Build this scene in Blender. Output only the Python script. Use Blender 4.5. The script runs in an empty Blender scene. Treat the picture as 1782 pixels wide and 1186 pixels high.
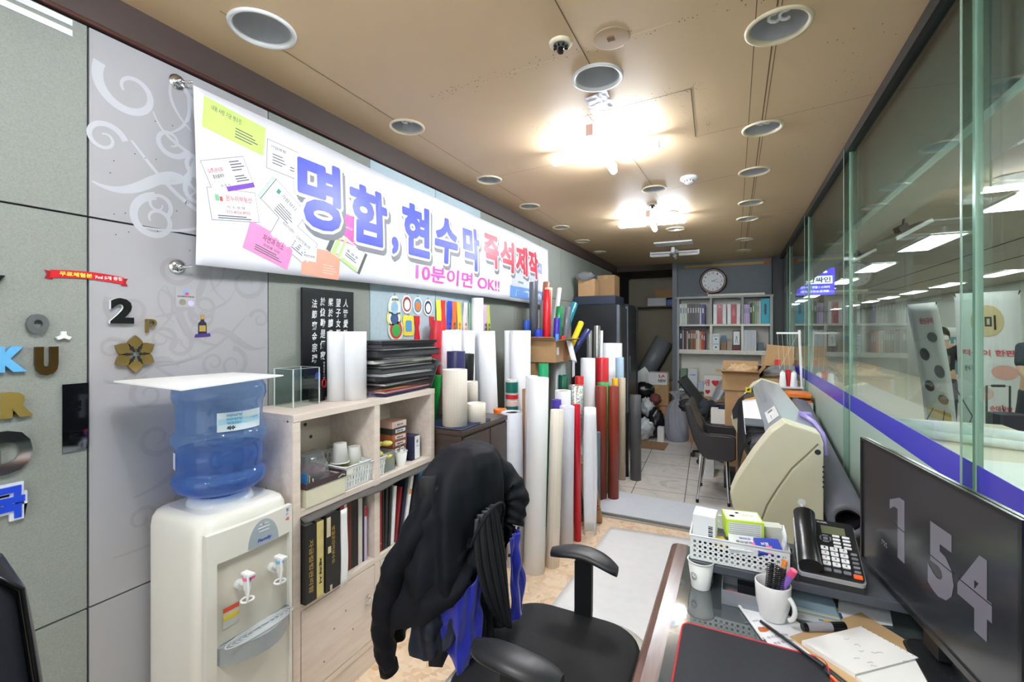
import bpy, bmesh, math, random
from math import sin, cos
from mathutils import Vector, Matrix, geometry, noise
PI = math.pi
sc = bpy.context.scene
C = sc.collection
rnd = random.Random(7)

# ------------------------------------------------------------------ camera, world, exposure
YAW = math.atan(389 / 792.0)
cam_data = bpy.data.cameras.new('camera')
cam = bpy.data.objects.new('camera', cam_data)
C.objects.link(cam)
cam_data.sensor_width = 36.0
cam_data.lens = 36.0 * 792.0 / 1782.0
cam_data.shift_y = -18.0 / 1782.0
cam_data.clip_start = 0.02
cam.location = (0,0,1.5)
cam.rotation_euler = (PI / 2,0, YAW)
sc.camera = cam

world = bpy.data.worlds.new('world')
sc.world = world
world.use_nodes = True
bg = world.node_tree.nodes['Background']
bg.inputs['Color'].default_value = (0.86,0.93,1.0,1)
bg.inputs['Strength'].default_value = 0.95
sc.view_settings.view_transform = 'Standard'
sc.view_settings.look = 'None'
sc.view_settings.gamma = 1.0
sc.view_settings.exposure = 1.32
sc.view_settings.use_curve_mapping = False
LAMP = 64.0          # radiance of the fluorescent tubes
HALL = 11.0          # radiance of the corridor panels

# ------------------------------------------------------------------ materials
def srgb(r, g, b):
    f = lambda v: ((v / 255.0) / 12.92 if v / 255.0 <= 0.04045 else ((v / 255.0 + 0.055) / 1.055) ** 2.4)
    return (f(r), f(g), f(b),1.0)

_mats = {}
def mat(name, col, rough=0.5, metal=0.0, var=0.06, scale=18.0, bump=0.0, bscale=60.0, spec=0.5, coat=0.0, sheen=0.0, alpha=1.0, trans=0.0):
    """Principled material with a procedural noise variation; col as sRGB 0-255."""
    if name in _mats:
        return _mats[name]
    m = bpy.data.materials.new(name)
    _mats[name] = m
    m.use_nodes = True
    nt = m.node_tree
    b = nt.nodes['Principled BSDF']
    c = srgb(*col)
    tc = nt.nodes.new('ShaderNodeTexCoord')
    n = nt.nodes.new('ShaderNodeTexNoise')
    n.inputs['Scale'].default_value = scale
    n.inputs['Detail'].default_value = 4
    nt.links.new(tc.outputs['Object'], n.inputs['Vector'])
    mx = nt.nodes.new('ShaderNodeMix')
    mx.data_type = 'RGBA'
    mx.inputs['A'].default_value = [v * (1 - var) for v in c[:3]] + [1]
    mx.inputs['B'].default_value = [min(1, v * (1 + var)) for v in c[:3]] + [1]
    nt.links.new(n.outputs['Fac'], mx.inputs['Factor'])
    nt.links.new(mx.outputs['Result'], b.inputs['Base Color'])
    b.inputs['Roughness'].default_value = rough
    b.inputs['Metallic'].default_value = metal
    b.inputs['Specular IOR Level'].default_value = spec
    b.inputs['Coat Weight'].default_value = coat
    b.inputs['Sheen Weight'].default_value = sheen
    b.inputs['Alpha'].default_value = alpha
    b.inputs['Transmission Weight'].default_value = trans
    if bump:
        n2 = nt.nodes.new('ShaderNodeTexNoise')
        n2.inputs['Scale'].default_value = bscale
        n2.inputs['Detail'].default_value = 3
        nt.links.new(tc.outputs['Object'], n2.inputs['Vector'])
        bp = nt.nodes.new('ShaderNodeBump')
        bp.inputs['Strength'].default_value = bump
        bp.inputs['Distance'].default_value = 0.004
        nt.links.new(n2.outputs['Fac'], bp.inputs['Height'])
        nt.links.new(bp.outputs['Normal'], b.inputs['Normal'])
    return m

def emit(name, col, strength):
    if name in _mats:
        return _mats[name]
    m = bpy.data.materials.new(name)
    _mats[name] = m
    m.use_nodes = True
    b = m.node_tree.nodes['Principled BSDF']
    c = srgb(*col)
    b.inputs['Base Color'].default_value = (0.8,0.8,0.8,1)
    b.inputs['Emission Color'].default_value = c
    b.inputs['Emission Strength'].default_value = strength
    return m

def clear(name, tint=(240,248,244), refl=1.0, rough=0.0, haze=0.0, hazecol=(235,240,245)):
    """Thin clear sheet: fresnel mix of see-through and mirror, with an optional milky share."""
    if name in _mats:
        return _mats[name]
    m = bpy.data.materials.new(name)
    _mats[name] = m
    m.use_nodes = True
    nt = m.node_tree
    nt.nodes.remove(nt.nodes['Principled BSDF'])
    out = nt.nodes['Material Output']
    tr = nt.nodes.new('ShaderNodeBsdfTransparent')
    tr.inputs['Color'].default_value = srgb(*tint)
    gl = nt.nodes.new('ShaderNodeBsdfGlossy')
    gl.inputs['Roughness'].default_value = rough
    # Schlick reflectance of glass, the same from both sides of the sheet
    geo = nt.nodes.new('ShaderNodeNewGeometry')
    def mth(op, a, b_=None):
        n_ = nt.nodes.new('ShaderNodeMath'); n_.operation = op
        for i_, q in enumerate((a, b_)):
            if q is None: continue
            if isinstance(q,(int, float)): n_.inputs[i_].default_value = q
            else: nt.links.new(q, n_.inputs[i_])
        return n_.outputs[0]
    dt = nt.nodes.new('ShaderNodeVectorMath'); dt.operation = 'DOT_PRODUCT'
    nt.links.new(geo.outputs['Normal'], dt.inputs[0]); nt.links.new(geo.outputs['Incoming'], dt.inputs[1])
    cosv = mth('ABSOLUTE', dt.outputs['Value'])
    p5 = mth('POWER', mth('SUBTRACT',1.0, cosv),5.0)
    ml = nt.nodes.new('ShaderNodeMath'); ml.operation = 'MULTIPLY'; ml.use_clamp = True
    nt.links.new(mth('ADD', mth('MULTIPLY', p5,0.96),0.04), ml.inputs[0])
    ml.inputs[1].default_value = refl
    mx = nt.nodes.new('ShaderNodeMixShader')
    nt.links.new(ml.outputs[0], mx.inputs[0])
    nt.links.new(tr.outputs[0], mx.inputs[1])
    nt.links.new(gl.outputs[0], mx.inputs[2])
    last = mx
    if haze:
        df = nt.nodes.new('ShaderNodeBsdfDiffuse')
        df.inputs['Color'].default_value = srgb(*hazecol)
        tl = nt.nodes.new('ShaderNodeBsdfTranslucent')
        tl.inputs['Color'].default_value = srgb(*hazecol)
        ad = nt.nodes.new('ShaderNodeMixShader')
        ad.inputs[0].default_value = 0.5
        nt.links.new(df.outputs[0], ad.inputs[1])
        nt.links.new(tl.outputs[0], ad.inputs[2])
        m2 = nt.nodes.new('ShaderNodeMixShader')
        m2.inputs[0].default_value = haze
        nt.links.new(mx.outputs[0], m2.inputs[1])
        nt.links.new(ad.outputs[0], m2.inputs[2])
        last = m2
    nt.links.new(last.outputs[0], out.inputs['Surface'])
    return m

def nodes_of(m):
    return m.node_tree, m.node_tree.nodes['Principled BSDF']

def ramp(nt, fac, stops, interp='LINEAR'):
    r = nt.nodes.new('ShaderNodeValToRGB')
    r.color_ramp.interpolation = interp
    els = r.color_ramp.elements
    while len(els) < len(stops):
        els.new(0.5)
    for e,(p, c) in zip(els, stops):
        e.position = p
        e.color = c
    nt.links.new(fac, r.inputs['Fac'])
    return r

def gridpaper(name, base, line, step=0.0127, w=0.06, rough=0.6):
    """Paper with a printed square grid, drawn on the sheet's own UV in metres."""
    m = mat(name, base, rough, var=0.02)
    nt, b = nodes_of(m)
    uv = nt.nodes.new('ShaderNodeUVMap')
    sep = nt.nodes.new('ShaderNodeSeparateXYZ')
    nt.links.new(uv.outputs[0], sep.inputs[0])
    outs = []
    for ax in (0,1):
        a = nt.nodes.new('ShaderNodeMath'); a.operation = 'DIVIDE'; a.inputs[1].default_value = step
        nt.links.new(sep.outputs[ax], a.inputs[0])
        f = nt.nodes.new('ShaderNodeMath'); f.operation = 'FRACT'
        nt.links.new(a.outputs[0], f.inputs[0])
        l = nt.nodes.new('ShaderNodeMath'); l.operation = 'LESS_THAN'; l.inputs[1].default_value = w
        nt.links.new(f.outputs[0], l.inputs[0])
        outs.append(l)
    mxm = nt.nodes.new('ShaderNodeMath'); mxm.operation = 'MAXIMUM'
    nt.links.new(outs[0].outputs[0], mxm.inputs[0]); nt.links.new(outs[1].outputs[0], mxm.inputs[1])
    mx = nt.nodes.new('ShaderNodeMix'); mx.data_type = 'RGBA'
    mx.inputs['A'].default_value = srgb(*base); mx.inputs['B'].default_value = srgb(*line)
    nt.links.new(mxm.outputs[0], mx.inputs['Factor'])
    nt.links.new(mx.outputs['Result'], b.inputs['Base Color'])
    return m

def plain(col, rough=0.5, tag='', **k):
    return mat('paint_%d_%d_%d_%d%s' % (col[0], col[1], col[2], int(rough * 100), tag), col, rough, **k)

# ------------------------------------------------------------------ mesh builder
def V(*a):
    return Vector(a)

class MB:
    def __init__(self):
        self.v = []; self.f = []; self.mi = []; self.uv = []; self.sm = []
    def add(self, vs, fs, mi=0, uvs=None, smooth=False, M=None):
        o = len(self.v)
        self.v += [(M @ Vector(p)) if M is not None else Vector(p) for p in vs]
        for k, f in enumerate(fs):
            self.f.append([o + i for i in f]); self.mi.append(mi); self.sm.append(smooth)
            self.uv.append(uvs[k] if uvs else None)
        return self
    def box(self, x0, x1, y0, y1, z0, z1, mi=0, M=None):
        vs = [(x, y, z) for z in (z0, z1) for y in (y0, y1) for x in (x0, x1)]
        fs = [(0,2,3,1),(4,5,7,6),(0,1,5,4),(2,6,7,3),(0,4,6,2),(1,3,7,5)]
        return self.add(vs, fs, mi, M=M)
    def cbox(self, c, s, mi=0, M=None):
        return self.box(c[0]-s[0]/2, c[0]+s[0]/2, c[1]-s[1]/2, c[1]+s[1]/2, c[2]-s[2]/2, c[2]+s[2]/2, mi, M)
    def rbox(self, x0, x1, y0, y1, z0, z1, r=0.01, n=4, mi=0, M=None, axis='z'):
        """Box with rounded vertical edges (axis z) and slightly chamfered ends."""
        pts = rrect(x0, x1, y0, y1, r, n) if axis == 'z' else (rrect(x0, x1, z0, z1, r, n) if axis == 'y' else rrect(y0, y1, z0, z1, r, n))
        e = min(r * 0.35,0.006)
        cx = sum(p[0] for p in pts) / len(pts); cy = sum(p[1] for p in pts) / len(pts)
        lo, hi = (z0, z1) if axis == 'z' else ((y0, y1) if axis == 'y' else (x0, x1))
        def put(p, h):
            if axis == 'z': return (p[0], p[1], h)
            if axis == 'y': return (p[0], h, p[1])
            return (h, p[0], p[1])
        wx = max(p[0] for p in pts) - cx; wy = max(p[1] for p in pts) - cy
        def shr(p): return (cx + (p[0]-cx) * (1 - e / max(wx,1e-6)), cy + (p[1]-cy) * (1 - e / max(wy,1e-6)))
        rings = [[put(shr(p), lo) for p in pts],[put(p, lo + e) for p in pts],[put(p, hi - e) for p in pts],[put(shr(p), hi) for p in pts]]
        return self.loft(rings, mi, M=M, caps=True, smooth=False)
    def loft(self, rings, mi=0, M=None, caps=True, smooth=True, closed=True, uvlen=None):
        n = len(rings[0]); vs = [p for r in rings for p in r]; fs = []; uvs = []
        acc = [0.0]
        for i in range(1, len(rings)):
            acc.append(acc[-1] + (Vector(rings[i][0]) - Vector(rings[i-1][0])).length)
        peri = [0.0]
        for j in range(1, n + 1):
            peri.append(peri[-1] + (Vector(rings[0][j % n]) - Vector(rings[0][j-1])).length)
        for i in range(len(rings) - 1):
            for j in range(n if closed else n - 1):
                k = (j + 1) % n
                fs.append((i*n+j, i*n+k,(i+1)*n+k,(i+1)*n+j))
                uvs.append(((peri[j], acc[i]),(peri[j+1], acc[i]),(peri[j+1], acc[i+1]),(peri[j], acc[i+1])))
        self.add(vs, fs, mi, uvs, smooth, M)
        if caps:
            self.add(list(rings[0]),[tuple(range(n))[::-1]], mi, M=M)
            self.add(list(rings[-1]),[tuple(range(n))], mi, M=M)
        return self
    def cyl(self, a, b, r, r2=None, n=16, mi=0, caps=True, M=None, smooth=True):
        a = Vector(a); b = Vector(b); r2 = r if r2 is None else r2
        d = (b - a).normalized()
        u = d.orthogonal().normalized() if abs(d.z) < 0.99 else Vector((1,0,0))
        if abs(d.z) < 0.99:
            u = Vector((0,0,1)).cross(d).normalized()
        else:
            u = (u - d * u.dot(d)).normalized()
        w = d.cross(u)
        R = [[p + (u * cos(t) + w * sin(t)) * q for t in [2*PI*k/n for k in range(n)]] for p, q in ((a, r),(b, r2))]
        return self.loft(R, mi, M, caps, smooth)
    def tube(self, pts, r, n=8, mi=0, caps=True, M=None):
        """Round tube along a polyline; r a number or a list."""
        pts = [Vector(p) for p in pts]; rings = []
        u = None
        for i, p in enumerate(pts):
            d = (pts[min(i+1, len(pts)-1)] - pts[max(i-1,0)]).normalized()
            if u is None: u = d.orthogonal().normalized()
            u = (u - d * u.dot(d)).normalized(); w = d.cross(u)
            q = r[i] if isinstance(r,(list, tuple)) else r
            rings.append([p + (u*cos(t) + w*sin(t)) * q for t in [2*PI*k/n for k in range(n)]])
        return self.loft(rings, mi, M, caps)
    def lathe(self, prof, c=(0,0,0), n=32, mi=0, M=None, caps=False, sx=1, sy=1, smooth=True):
        """Profile [(radius, height)] turned about z."""
        rings = [[(c[0] + r*cos(t)*sx, c[1] + r*sin(t)*sy, c[2] + z) for t in [2*PI*k/n for k in range(n)]] for r, z in prof]
        return self.loft(rings, mi, M, caps, smooth)
    def prism(self, poly, h, mi=0, M=None, z0=0.0):
        """Polygon in xy extruded from z0 to z0+h."""
        n = len(poly)
        vs = [(p[0], p[1], z0) for p in poly] + [(p[0], p[1], z0 + h) for p in poly]
        fs = [tuple(range(n))[::-1], tuple(range(n,2*n))] + [(i,(i+1) % n, n+(i+1) % n, n+i) for i in range(n)]
        return self.add(vs, fs, mi, M=M)
    def quad(self, a, b, c, d, mi=0, M=None):
        w = (Vector(b)-Vector(a)).length; h = (Vector(d)-Vector(a)).length
        return self.add([a, b, c, d],[(0,1,2,3)], mi,[((0,0),(w,0),(w, h),(0, h))], M=M)
    def grid(self, fn, nu, nv, mi=0, M=None, smooth=True):
        """Surface fn(u, v) over [0,1]^2."""
        vs = [fn(i/nu, j/nv) for j in range(nv+1) for i in range(nu+1)]
        fs = [(j*(nu+1)+i, j*(nu+1)+i+1,(j+1)*(nu+1)+i+1,(j+1)*(nu+1)+i) for j in range(nv) for i in range(nu)]
        return self.add(vs, fs, mi, smooth=smooth, M=M)
    def sphere(self, c, r, n=16, m=10, mi=0, M=None, s=(1,1,1)):
        prof = [(max(1e-4, sin(PI*k/m)) * r,-cos(PI*k/m) * r) for k in range(m+1)]
        rings = [[(c[0]+q*cos(t)*s[0], c[1]+q*sin(t)*s[1], c[2]+z*s[2]) for t in [2*PI*k/n for k in range(n)]] for q, z in prof]
        return self.loft(rings, mi, M, True)
    def text(self, s, w, h, M, mi=0, bold=0.0, ext=0.0006, spacing=1.0, shear=0.0):
        """Lettering scaled to w x h, lower left at the origin of M, reading along its x."""
        vs, fs = text_geo(s, bold, spacing, shear)
        if not vs: return self
        x0 = min(p[0] for p in vs); x1 = max(p[0] for p in vs); y0 = min(p[1] for p in vs); y1 = max(p[1] for p in vs)
        kx = w / max(x1-x0,1e-6); ky = h / max(y1-y0,1e-6) if h else kx
        return self.add([((p[0]-x0)*kx,(p[1]-y0)*ky, ext) for p in vs], fs, mi, M=M)

_tg = {}
def text_geo(s, bold=0.0, spacing=1.0, shear=0.0):
    key = (s, bold, spacing, shear)
    if key in _tg: return _tg[key]
    cu = bpy.data.curves.new('lettering', 'FONT')
    cu.body = s; cu.size = 1.0; cu.offset = bold; cu.space_character = spacing; cu.shear = shear; cu.resolution_u = 3
    o = bpy.data.objects.new('lettering', cu)
    C.objects.link(o)
    dg = bpy.context.evaluated_depsgraph_get(); dg.update()
    me = bpy.data.meshes.new_from_object(o.evaluated_get(dg))
    vs = [tuple(v.co) for v in me.vertices]; fs = [tuple(p.vertices) for p in me.polygons]
    bpy.data.objects.remove(o); bpy.data.curves.remove(cu); bpy.data.meshes.remove(me)
    _tg[key] = (vs, fs)
    return vs, fs

def rrect(x0, x1, y0, y1, r, n=4):
    r = min(r,(x1-x0)/2*0.999,(y1-y0)/2*0.999)
    out = []
    for cx, cy, a in ((x1-r, y1-r,0),(x0+r, y1-r, PI/2),(x0+r, y0+r, PI),(x1-r, y0+r,1.5*PI)):
        for k in range(n+1):
            t = a + PI/2*k/n
            out.append((cx + r*cos(t), cy + r*sin(t)))
    return out

def obj(name, mb, mats, parent=None, world=True, bevel=0.0, recalc=False):
    """Link the builder's shape as one mesh object. world: its coordinates are the scene's."""
    me = bpy.data.meshes.new(name)
    me.from_pydata([tuple(v) for v in mb.v],[], mb.f)
    if not isinstance(mats,(list, tuple)): mats = [mats]
    for m in mats: me.materials.append(m)
    me.polygons.foreach_set('material_index', mb.mi)
    me.polygons.foreach_set('use_smooth', mb.sm)
    if any(u is not None for u in mb.uv):
        L = me.uv_layers.new(name='UVMap')
        for p, u in zip(me.polygons, mb.uv):
            if u:
                for li, q in zip(p.loop_indices, u): L.data[li].uv = q
    if recalc:
        bm = bmesh.new(); bm.from_mesh(me); bmesh.ops.recalc_face_normals(bm, faces=bm.faces); bm.to_mesh(me); bm.free()
    me.update()
    o = bpy.data.objects.new(name, me)
    C.objects.link(o)
    if parent is not None:
        o.parent = parent
        if world:
            p = parent; off = Vector((0,0,0))
            while p is not None: off += p.location; p = p.parent
            o.location = -off
    if bevel:
        b = o.modifiers.new('bevel', 'BEVEL'); b.width = bevel; b.segments = 2; b.limit_method = 'ANGLE'; b.angle_limit = math.radians(40)
    return o

def tag(o, label, cat, group=None, kind=None):
    if label: o['label'] = label
    if cat: o['category'] = cat
    if group: o['group'] = group
    if kind: o['kind'] = kind
    return o

def thing(name, label, cat, loc=(0,0,0), rz=0.0, group=None, rot=None):
    o = bpy.data.objects.new(name, None)
    o.empty_display_size = 0.05
    C.objects.link(o)
    o.location = loc
    o.rotation_euler = rot if rot else (0,0, rz)
    return tag(o, label, cat, group)

def struct(name, mb, mats, parent=None, **k):
    o = obj(name, mb, mats, parent, **k)
    o['kind'] = 'structure'
    return o

def dup(root, loc, rz=None, label=None, group=None, rot=None, scale=None):
    r = root.copy(); C.objects.link(r); r.location = loc
    if rz is not None: r.rotation_euler = (0,0, rz)
    if rot is not None: r.rotation_euler = rot
    if scale is not None: r.scale = scale
    if label: r['label'] = label
    if group: r['group'] = group
    for ch in list(root.children):
        c2 = ch.copy(); C.objects.link(c2); c2.parent = r
        for g in ch.children:
            d = g.copy(); C.objects.link(d); d.parent = c2
    return r

def frame(o, ax, ay):
    """Matrix with origin o, x along ax, y along ay."""
    ax = Vector(ax).normalized(); ay = Vector(ay); ay = (ay - ax*ax.dot(ay)).normalized(); az = ax.cross(ay)
    M = Matrix(((ax.x, ay.x, az.x, o[0]),(ax.y, ay.y, az.y, o[1]),(ax.z, ay.z, az.z, o[2]),(0,0,0,1)))
    return M
def on_left(y, z, x=-1.739):   return frame((x, y, z),(0,1,0),(0,0,1))     # reads along +Y, faces +X
def on_back(x, z, y):          return frame((x, y, z),(1,0,0),(0,0,1))     # reads along +X, faces -Y
def T(x, y, z, rz=0.0, rx=0.0, ry=0.0):
    return Matrix.Translation((x, y, z)) @ Matrix.Rotation(rz,4, 'Z') @ Matrix.Rotation(ry,4, 'Y') @ Matrix.Rotation(rx,4, 'X')

# shared materials
M_white   = mat('white_plastic',(236,238,238),0.4)
M_cream   = mat('cream_plastic',(222,220,208),0.38, bump=0.03)
M_black   = mat('black_plastic',(24,25,28),0.42, var=0.15)
M_blackg  = mat('black_gloss',(14,14,16),0.15)
M_grey    = mat('grey_plastic',(120,124,130),0.4)
M_chrome  = mat('chrome',(215,218,222),0.15, metal=1.0)
M_steel   = mat('brushed_steel',(150,152,155),0.35, metal=1.0)
M_dkmetal = mat('dark_metal',(60,62,66),0.45, metal=0.6)
M_card    = mat('cardboard',(176,140,100),0.85, var=0.10, bump=0.05)
M_cardd   = mat('cardboard_dark',(150,116,80),0.85, var=0.10)  # darker brown board colour for the loose pieces
M_paper   = mat('white_paper',(240,241,244),0.7, var=0.015)
M_paperc  = mat('cream_paper',(236,230,214),0.7, var=0.03)
M_ink     = mat('black_ink',(22,22,24),0.7)
M_green   = mat('glass_edge',(132,160,143),0.25, spec=0.6)

# ------------------------------------------------------------------ setting: materials
def osb():
    m = mat('strand_board',(214,184,148),0.55, var=0.0)
    nt, b = nodes_of(m)
    tc = nt.nodes.new('ShaderNodeTexCoord')
    mp = nt.nodes.new('ShaderNodeMapping'); mp.inputs['Scale'].default_value = (1.0,1.0,1.0)
    nt.links.new(tc.outputs['Object'], mp.inputs[0])
    nz = nt.nodes.new('ShaderNodeTexNoise'); nz.inputs['Scale'].default_value = 9; nz.inputs['Detail'].default_value = 3
    nt.links.new(mp.outputs[0], nz.inputs['Vector'])
    add = nt.nodes.new('ShaderNodeMix'); add.data_type = 'VECTOR'; add.inputs['Factor'].default_value = 0.12
    nt.links.new(mp.outputs[0], add.inputs['A']); nt.links.new(nz.outputs['Color'], add.inputs['B'])
    vo = nt.nodes.new('ShaderNodeTexVoronoi'); vo.inputs['Scale'].default_value = 34
    nt.links.new(add.outputs['Result'], vo.inputs['Vector'])
    r = ramp(nt, vo.outputs['Color'],[(0.0, srgb(206,168,132)),(0.3, srgb(234,206,174)),(0.6, srgb(242,222,196)),(1.0, srgb(218,182,148))])
    nt.links.new(r.outputs[0], b.inputs['Base Color'])
    return m

def marble():
    m = mat('pale_marble_tile',(214,210,204),0.22, var=0.0)
    nt, b = nodes_of(m)
    tc = nt.nodes.new('ShaderNodeTexCoord')
    mp = nt.nodes.new('ShaderNodeMapping'); mp.inputs['Rotation'].default_value = (0,0, math.radians(-3)); mp.inputs['Location'].default_value = (0.18,0.14,0)
    nt.links.new(tc.outputs['Object'], mp.inputs[0])
    nz = nt.nodes.new('ShaderNodeTexNoise'); nz.inputs['Scale'].default_value = 3.5; nz.inputs['Detail'].default_value = 8; nz.inputs['Distortion'].default_value = 1.6
    nt.links.new(tc.outputs['Object'], nz.inputs['Vector'])
    r = ramp(nt, nz.outputs['Fac'],[(0.3, srgb(196,192,186)),(0.5, srgb(226,223,217)),(0.7, srgb(212,208,202))])
    br = nt.nodes.new('ShaderNodeTexBrick'); br.offset = 0.0; br.inputs['Scale'].default_value = 1.0
    br.inputs['Brick Width'].default_value = 0.46; br.inputs['Row Height'].default_value = 0.46; br.inputs['Mortar Size'].default_value = 0.0035
    nt.links.new(mp.outputs[0], br.inputs['Vector'])
    mx = nt.nodes.new('ShaderNodeMix'); mx.data_type = 'RGBA'
    nt.links.new(br.outputs['Fac'], mx.inputs['Factor']); nt.links.new(r.outputs[0], mx.inputs['A'])
    mx.inputs['B'].default_value = srgb(92,88,84)
    nt.links.new(mx.outputs['Result'], b.inputs['Base Color'])
    return m

def fabric(name, c1, c2, sc_=260, rough=0.8):
    m = mat(name, c1, rough, var=0.0)
    nt, b = nodes_of(m)
    tc = nt.nodes.new('ShaderNodeTexCoord')
    n = nt.nodes.new('ShaderNodeTexNoise'); n.inputs['Scale'].default_value = sc_; n.inputs['Detail'].default_value = 5; n.inputs['Roughness'].default_value = 0.7
    nt.links.new(tc.outputs['Object'], n.inputs['Vector'])
    r = ramp(nt, n.outputs['Fac'],[(0.32, srgb(*c2)),(0.62, srgb(*c1))])
    nt.links.new(r.outputs[0], b.inputs['Base Color'])
    bp = nt.nodes.new('ShaderNodeBump'); bp.inputs['Strength'].default_value = 0.25; bp.inputs['Distance'].default_value = 0.002
    nt.links.new(n.outputs['Fac'], bp.inputs['Height']); nt.links.new(bp.outputs['Normal'], b.inputs['Normal'])
    return m

M_fabric = fabric('grey_green_fabric',(146,151,145),(128,133,127))
M_wallp  = mat('pearl_wallpaper',(164,164,167),0.42, var=0.03, scale=6, bump=0.06, bscale=180)
M_scroll = mat('silver_scroll_print',(186,190,195),0.34, var=0.05, scale=14)
M_scrolld = mat('dull_scroll_print',(156,155,158),0.4, var=0.04, scale=14)
M_bluep  = fabric('pale_blue_wall_paper',(176,196,204),(166,187,196),60,0.7)
M_ceil   = mat('tan_ceiling_paint',(204,178,142),0.55, var=0.05, scale=1.2, bump=0.03, bscale=30)
M_trim   = mat('dark_brown_trim',(72,60,56),0.5, var=0.08)
M_gap    = mat('dark_gap',(40,38,36),0.9)

# ------------------------------------------------------------------ floor
struct('floor', MB().box(-1.80,0.60,-2.5,3.62,-0.10,0.0), osb())
struct('floor_tiles', MB().box(-1.80,0.60,3.72,8.5,-0.10,0.0), marble())
g = MB(); g.box(-1.80,0.60,3.62,3.72,-0.10,-0.012)
struct('floor_channel', g, M_gap)
g = MB(); g.box(-1.74,0.56,3.625,3.652,-0.012,0.006); g.box(-1.74,0.56,3.690,3.700,-0.012,0.005)
struct('trim_1', g, mat('threshold_aluminium',(200,198,190),0.35, metal=0.5))

# ------------------------------------------------------------------ left wall
struct('wall_left', MB().box(-1.86,-1.752,-2.5,8.5,0,2.6), M_gap)
zs = [0.0,0.670,1.841,2.412]
names = {}
for k in range(-5,13):
    y0 = 0.0785 + 0.585 * (k - 1) + 0.0; y1 = y0 + 0.585
    if y1 < -2.4: continue
    m = M_fabric
    if k == 2: m = M_wallp
    if k in (4,5): m = M_bluep
    for a, b_ in zip(zs[:-1], zs[1:]):
        g = MB(); g.box(-1.756,-1.740, y0 + 0.003, y1 - 0.003, a + 0.003, b_ - 0.003)
        struct('wall_left_panel', g, m)
struct('wall_left_upper', MB().box(-1.752,-1.738,-2.5,8.4,2.415,2.53), M_trim)
g = MB(); g.box(-1.74,-1.722,-2.5,8.4,2.424,2.532)
struct('trim_2', g, M_trim)
g = MB(); g.box(-1.738,-1.724,-2.5,8.4,2.414,2.424)
struct('trim_3', g, mat('red_brown_lip',(74,34,24),0.5))

# printed scrolls of the wallpaper column, flat ribbons on the panel
RIB = [0]
def ribbon(g, pts, ws, mi=0, x=-1.7392):
    n = len(pts); RIB[0] += 1; x = x + 0.00006*(RIB[0] % 15)
    vs = []
    for i,(y, z) in enumerate(pts):
        a = pts[max(i-1,0)]; b_ = pts[min(i+1, n-1)]
        dy, dz = b_[0]-a[0], b_[1]-a[1]; L = math.hypot(dy, dz) or 1
        w = ws[i] if isinstance(ws, list) else ws
        vs += [(x, y - dz/L*w/2, z + dy/L*w/2),(x, y + dz/L*w/2, z - dy/L*w/2)]
    g.add(vs,[(2*i,2*i+1,2*i+3,2*i+2) for i in range(n-1)], mi)
def spiral(cy, cz, r0, r1, a0, turns, w0, w1, n=48):
    P = []; W = []
    for i in range(n+1):
        t = i/n; a = a0 + turns*2*PI*t; r = r0 + (r1-r0)*t**0.8
        P.append((cy + r*cos(a), cz + r*sin(a))); W.append(w0 + (w1-w0)*t)
    return P, W
def bez(p0, p1, p2, p3, w0, w1, n=24):
    P = []; W = []
    for i in range(n+1):
        t = i/n
        P.append(tuple((1-t)**3*a + 3*(1-t)**2*t*b_ + 3*(1-t)*t*t*c_ + t**3*d for a, b_, c_, d in zip(p0, p1, p2, p3)))
        W.append(w0 + (w1-w0)*t if not isinstance(w1, tuple) else w0 + (w1[0]-w0)*sin(PI*t))
    return P, W
def scrolls(g, oy, oz, k=1.0, fl=1):
    def Y(v): return oy + v*fl*k
    def S(cy, cz, r0, r1, a0, tu, w0, w1):
        P, W = spiral(0,0, r0*k, r1*k, a0, tu, w0*k, w1*k)
        ribbon(g,[(Y(cy) + p[0]*fl, oz + cz*k + p[1]) for p in P], W)
    def B(a, b_, c_, d, w0, w1):
        P, W = bez(a, b_, c_, d, w0*k,(w1[0]*k,) if isinstance(w1, tuple) else w1*k)
        ribbon(g,[(Y(p[0]), oz + p[1]*k) for p in P], W)
    S(0.10,0.30,0.095,0.022,2.6,1.15,0.030,0.006)
    S(0.30,0.13,0.070,0.014,1.0,-1.2,0.024,0.005)
    S(0.03,0.12,0.055,0.012,0.2,1.3,0.018,0.004)
    S(0.42,0.33,0.075,0.018,3.4,1.2,0.026,0.006)
    S(0.17,-0.10,0.080,0.018,1.6,1.3,0.026,0.006)
    S(0.47,0.03,0.060,0.015,4.2,-1.2,0.020,0.005)
    B((0.0,-0.02),(0.14,-0.08),(0.20,0.16),(0.30,0.02),0.005,(0.034,))
    B((0.22,0.40),(0.36,0.34),(0.24,0.16),(0.50,0.12),0.005,(0.032,))
    B((0.10,0.14),(0.20,0.02),(0.30,-0.10),(0.56,-0.08),0.006,(0.014,))
    B((0.20,0.20),(0.30,0.26),(0.28,0.36),(0.24,0.42),0.004,(0.012,))
    B((0.24,0.42),(0.18,0.36),(0.22,0.28),(0.28,0.24),0.003,(0.010,))
    B((0.16,0.26),(0.20,0.14),(0.30,0.20),(0.36,0.06),0.003,(0.012,))
g = MB(); scrolls(g,0.672,1.97); scrolls(g,1.20,1.90,0.75,-1)
struct('wall_left_scroll', g, M_scroll)
g = MB(); scrolls(g,1.20,0.86,0.85,-1); scrolls(g,0.70,1.36,0.7,1); scrolls(g,1.235,1.45,0.8,-1)
struct('wall_left_scroll_faint', g, M_scrolld)
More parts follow.
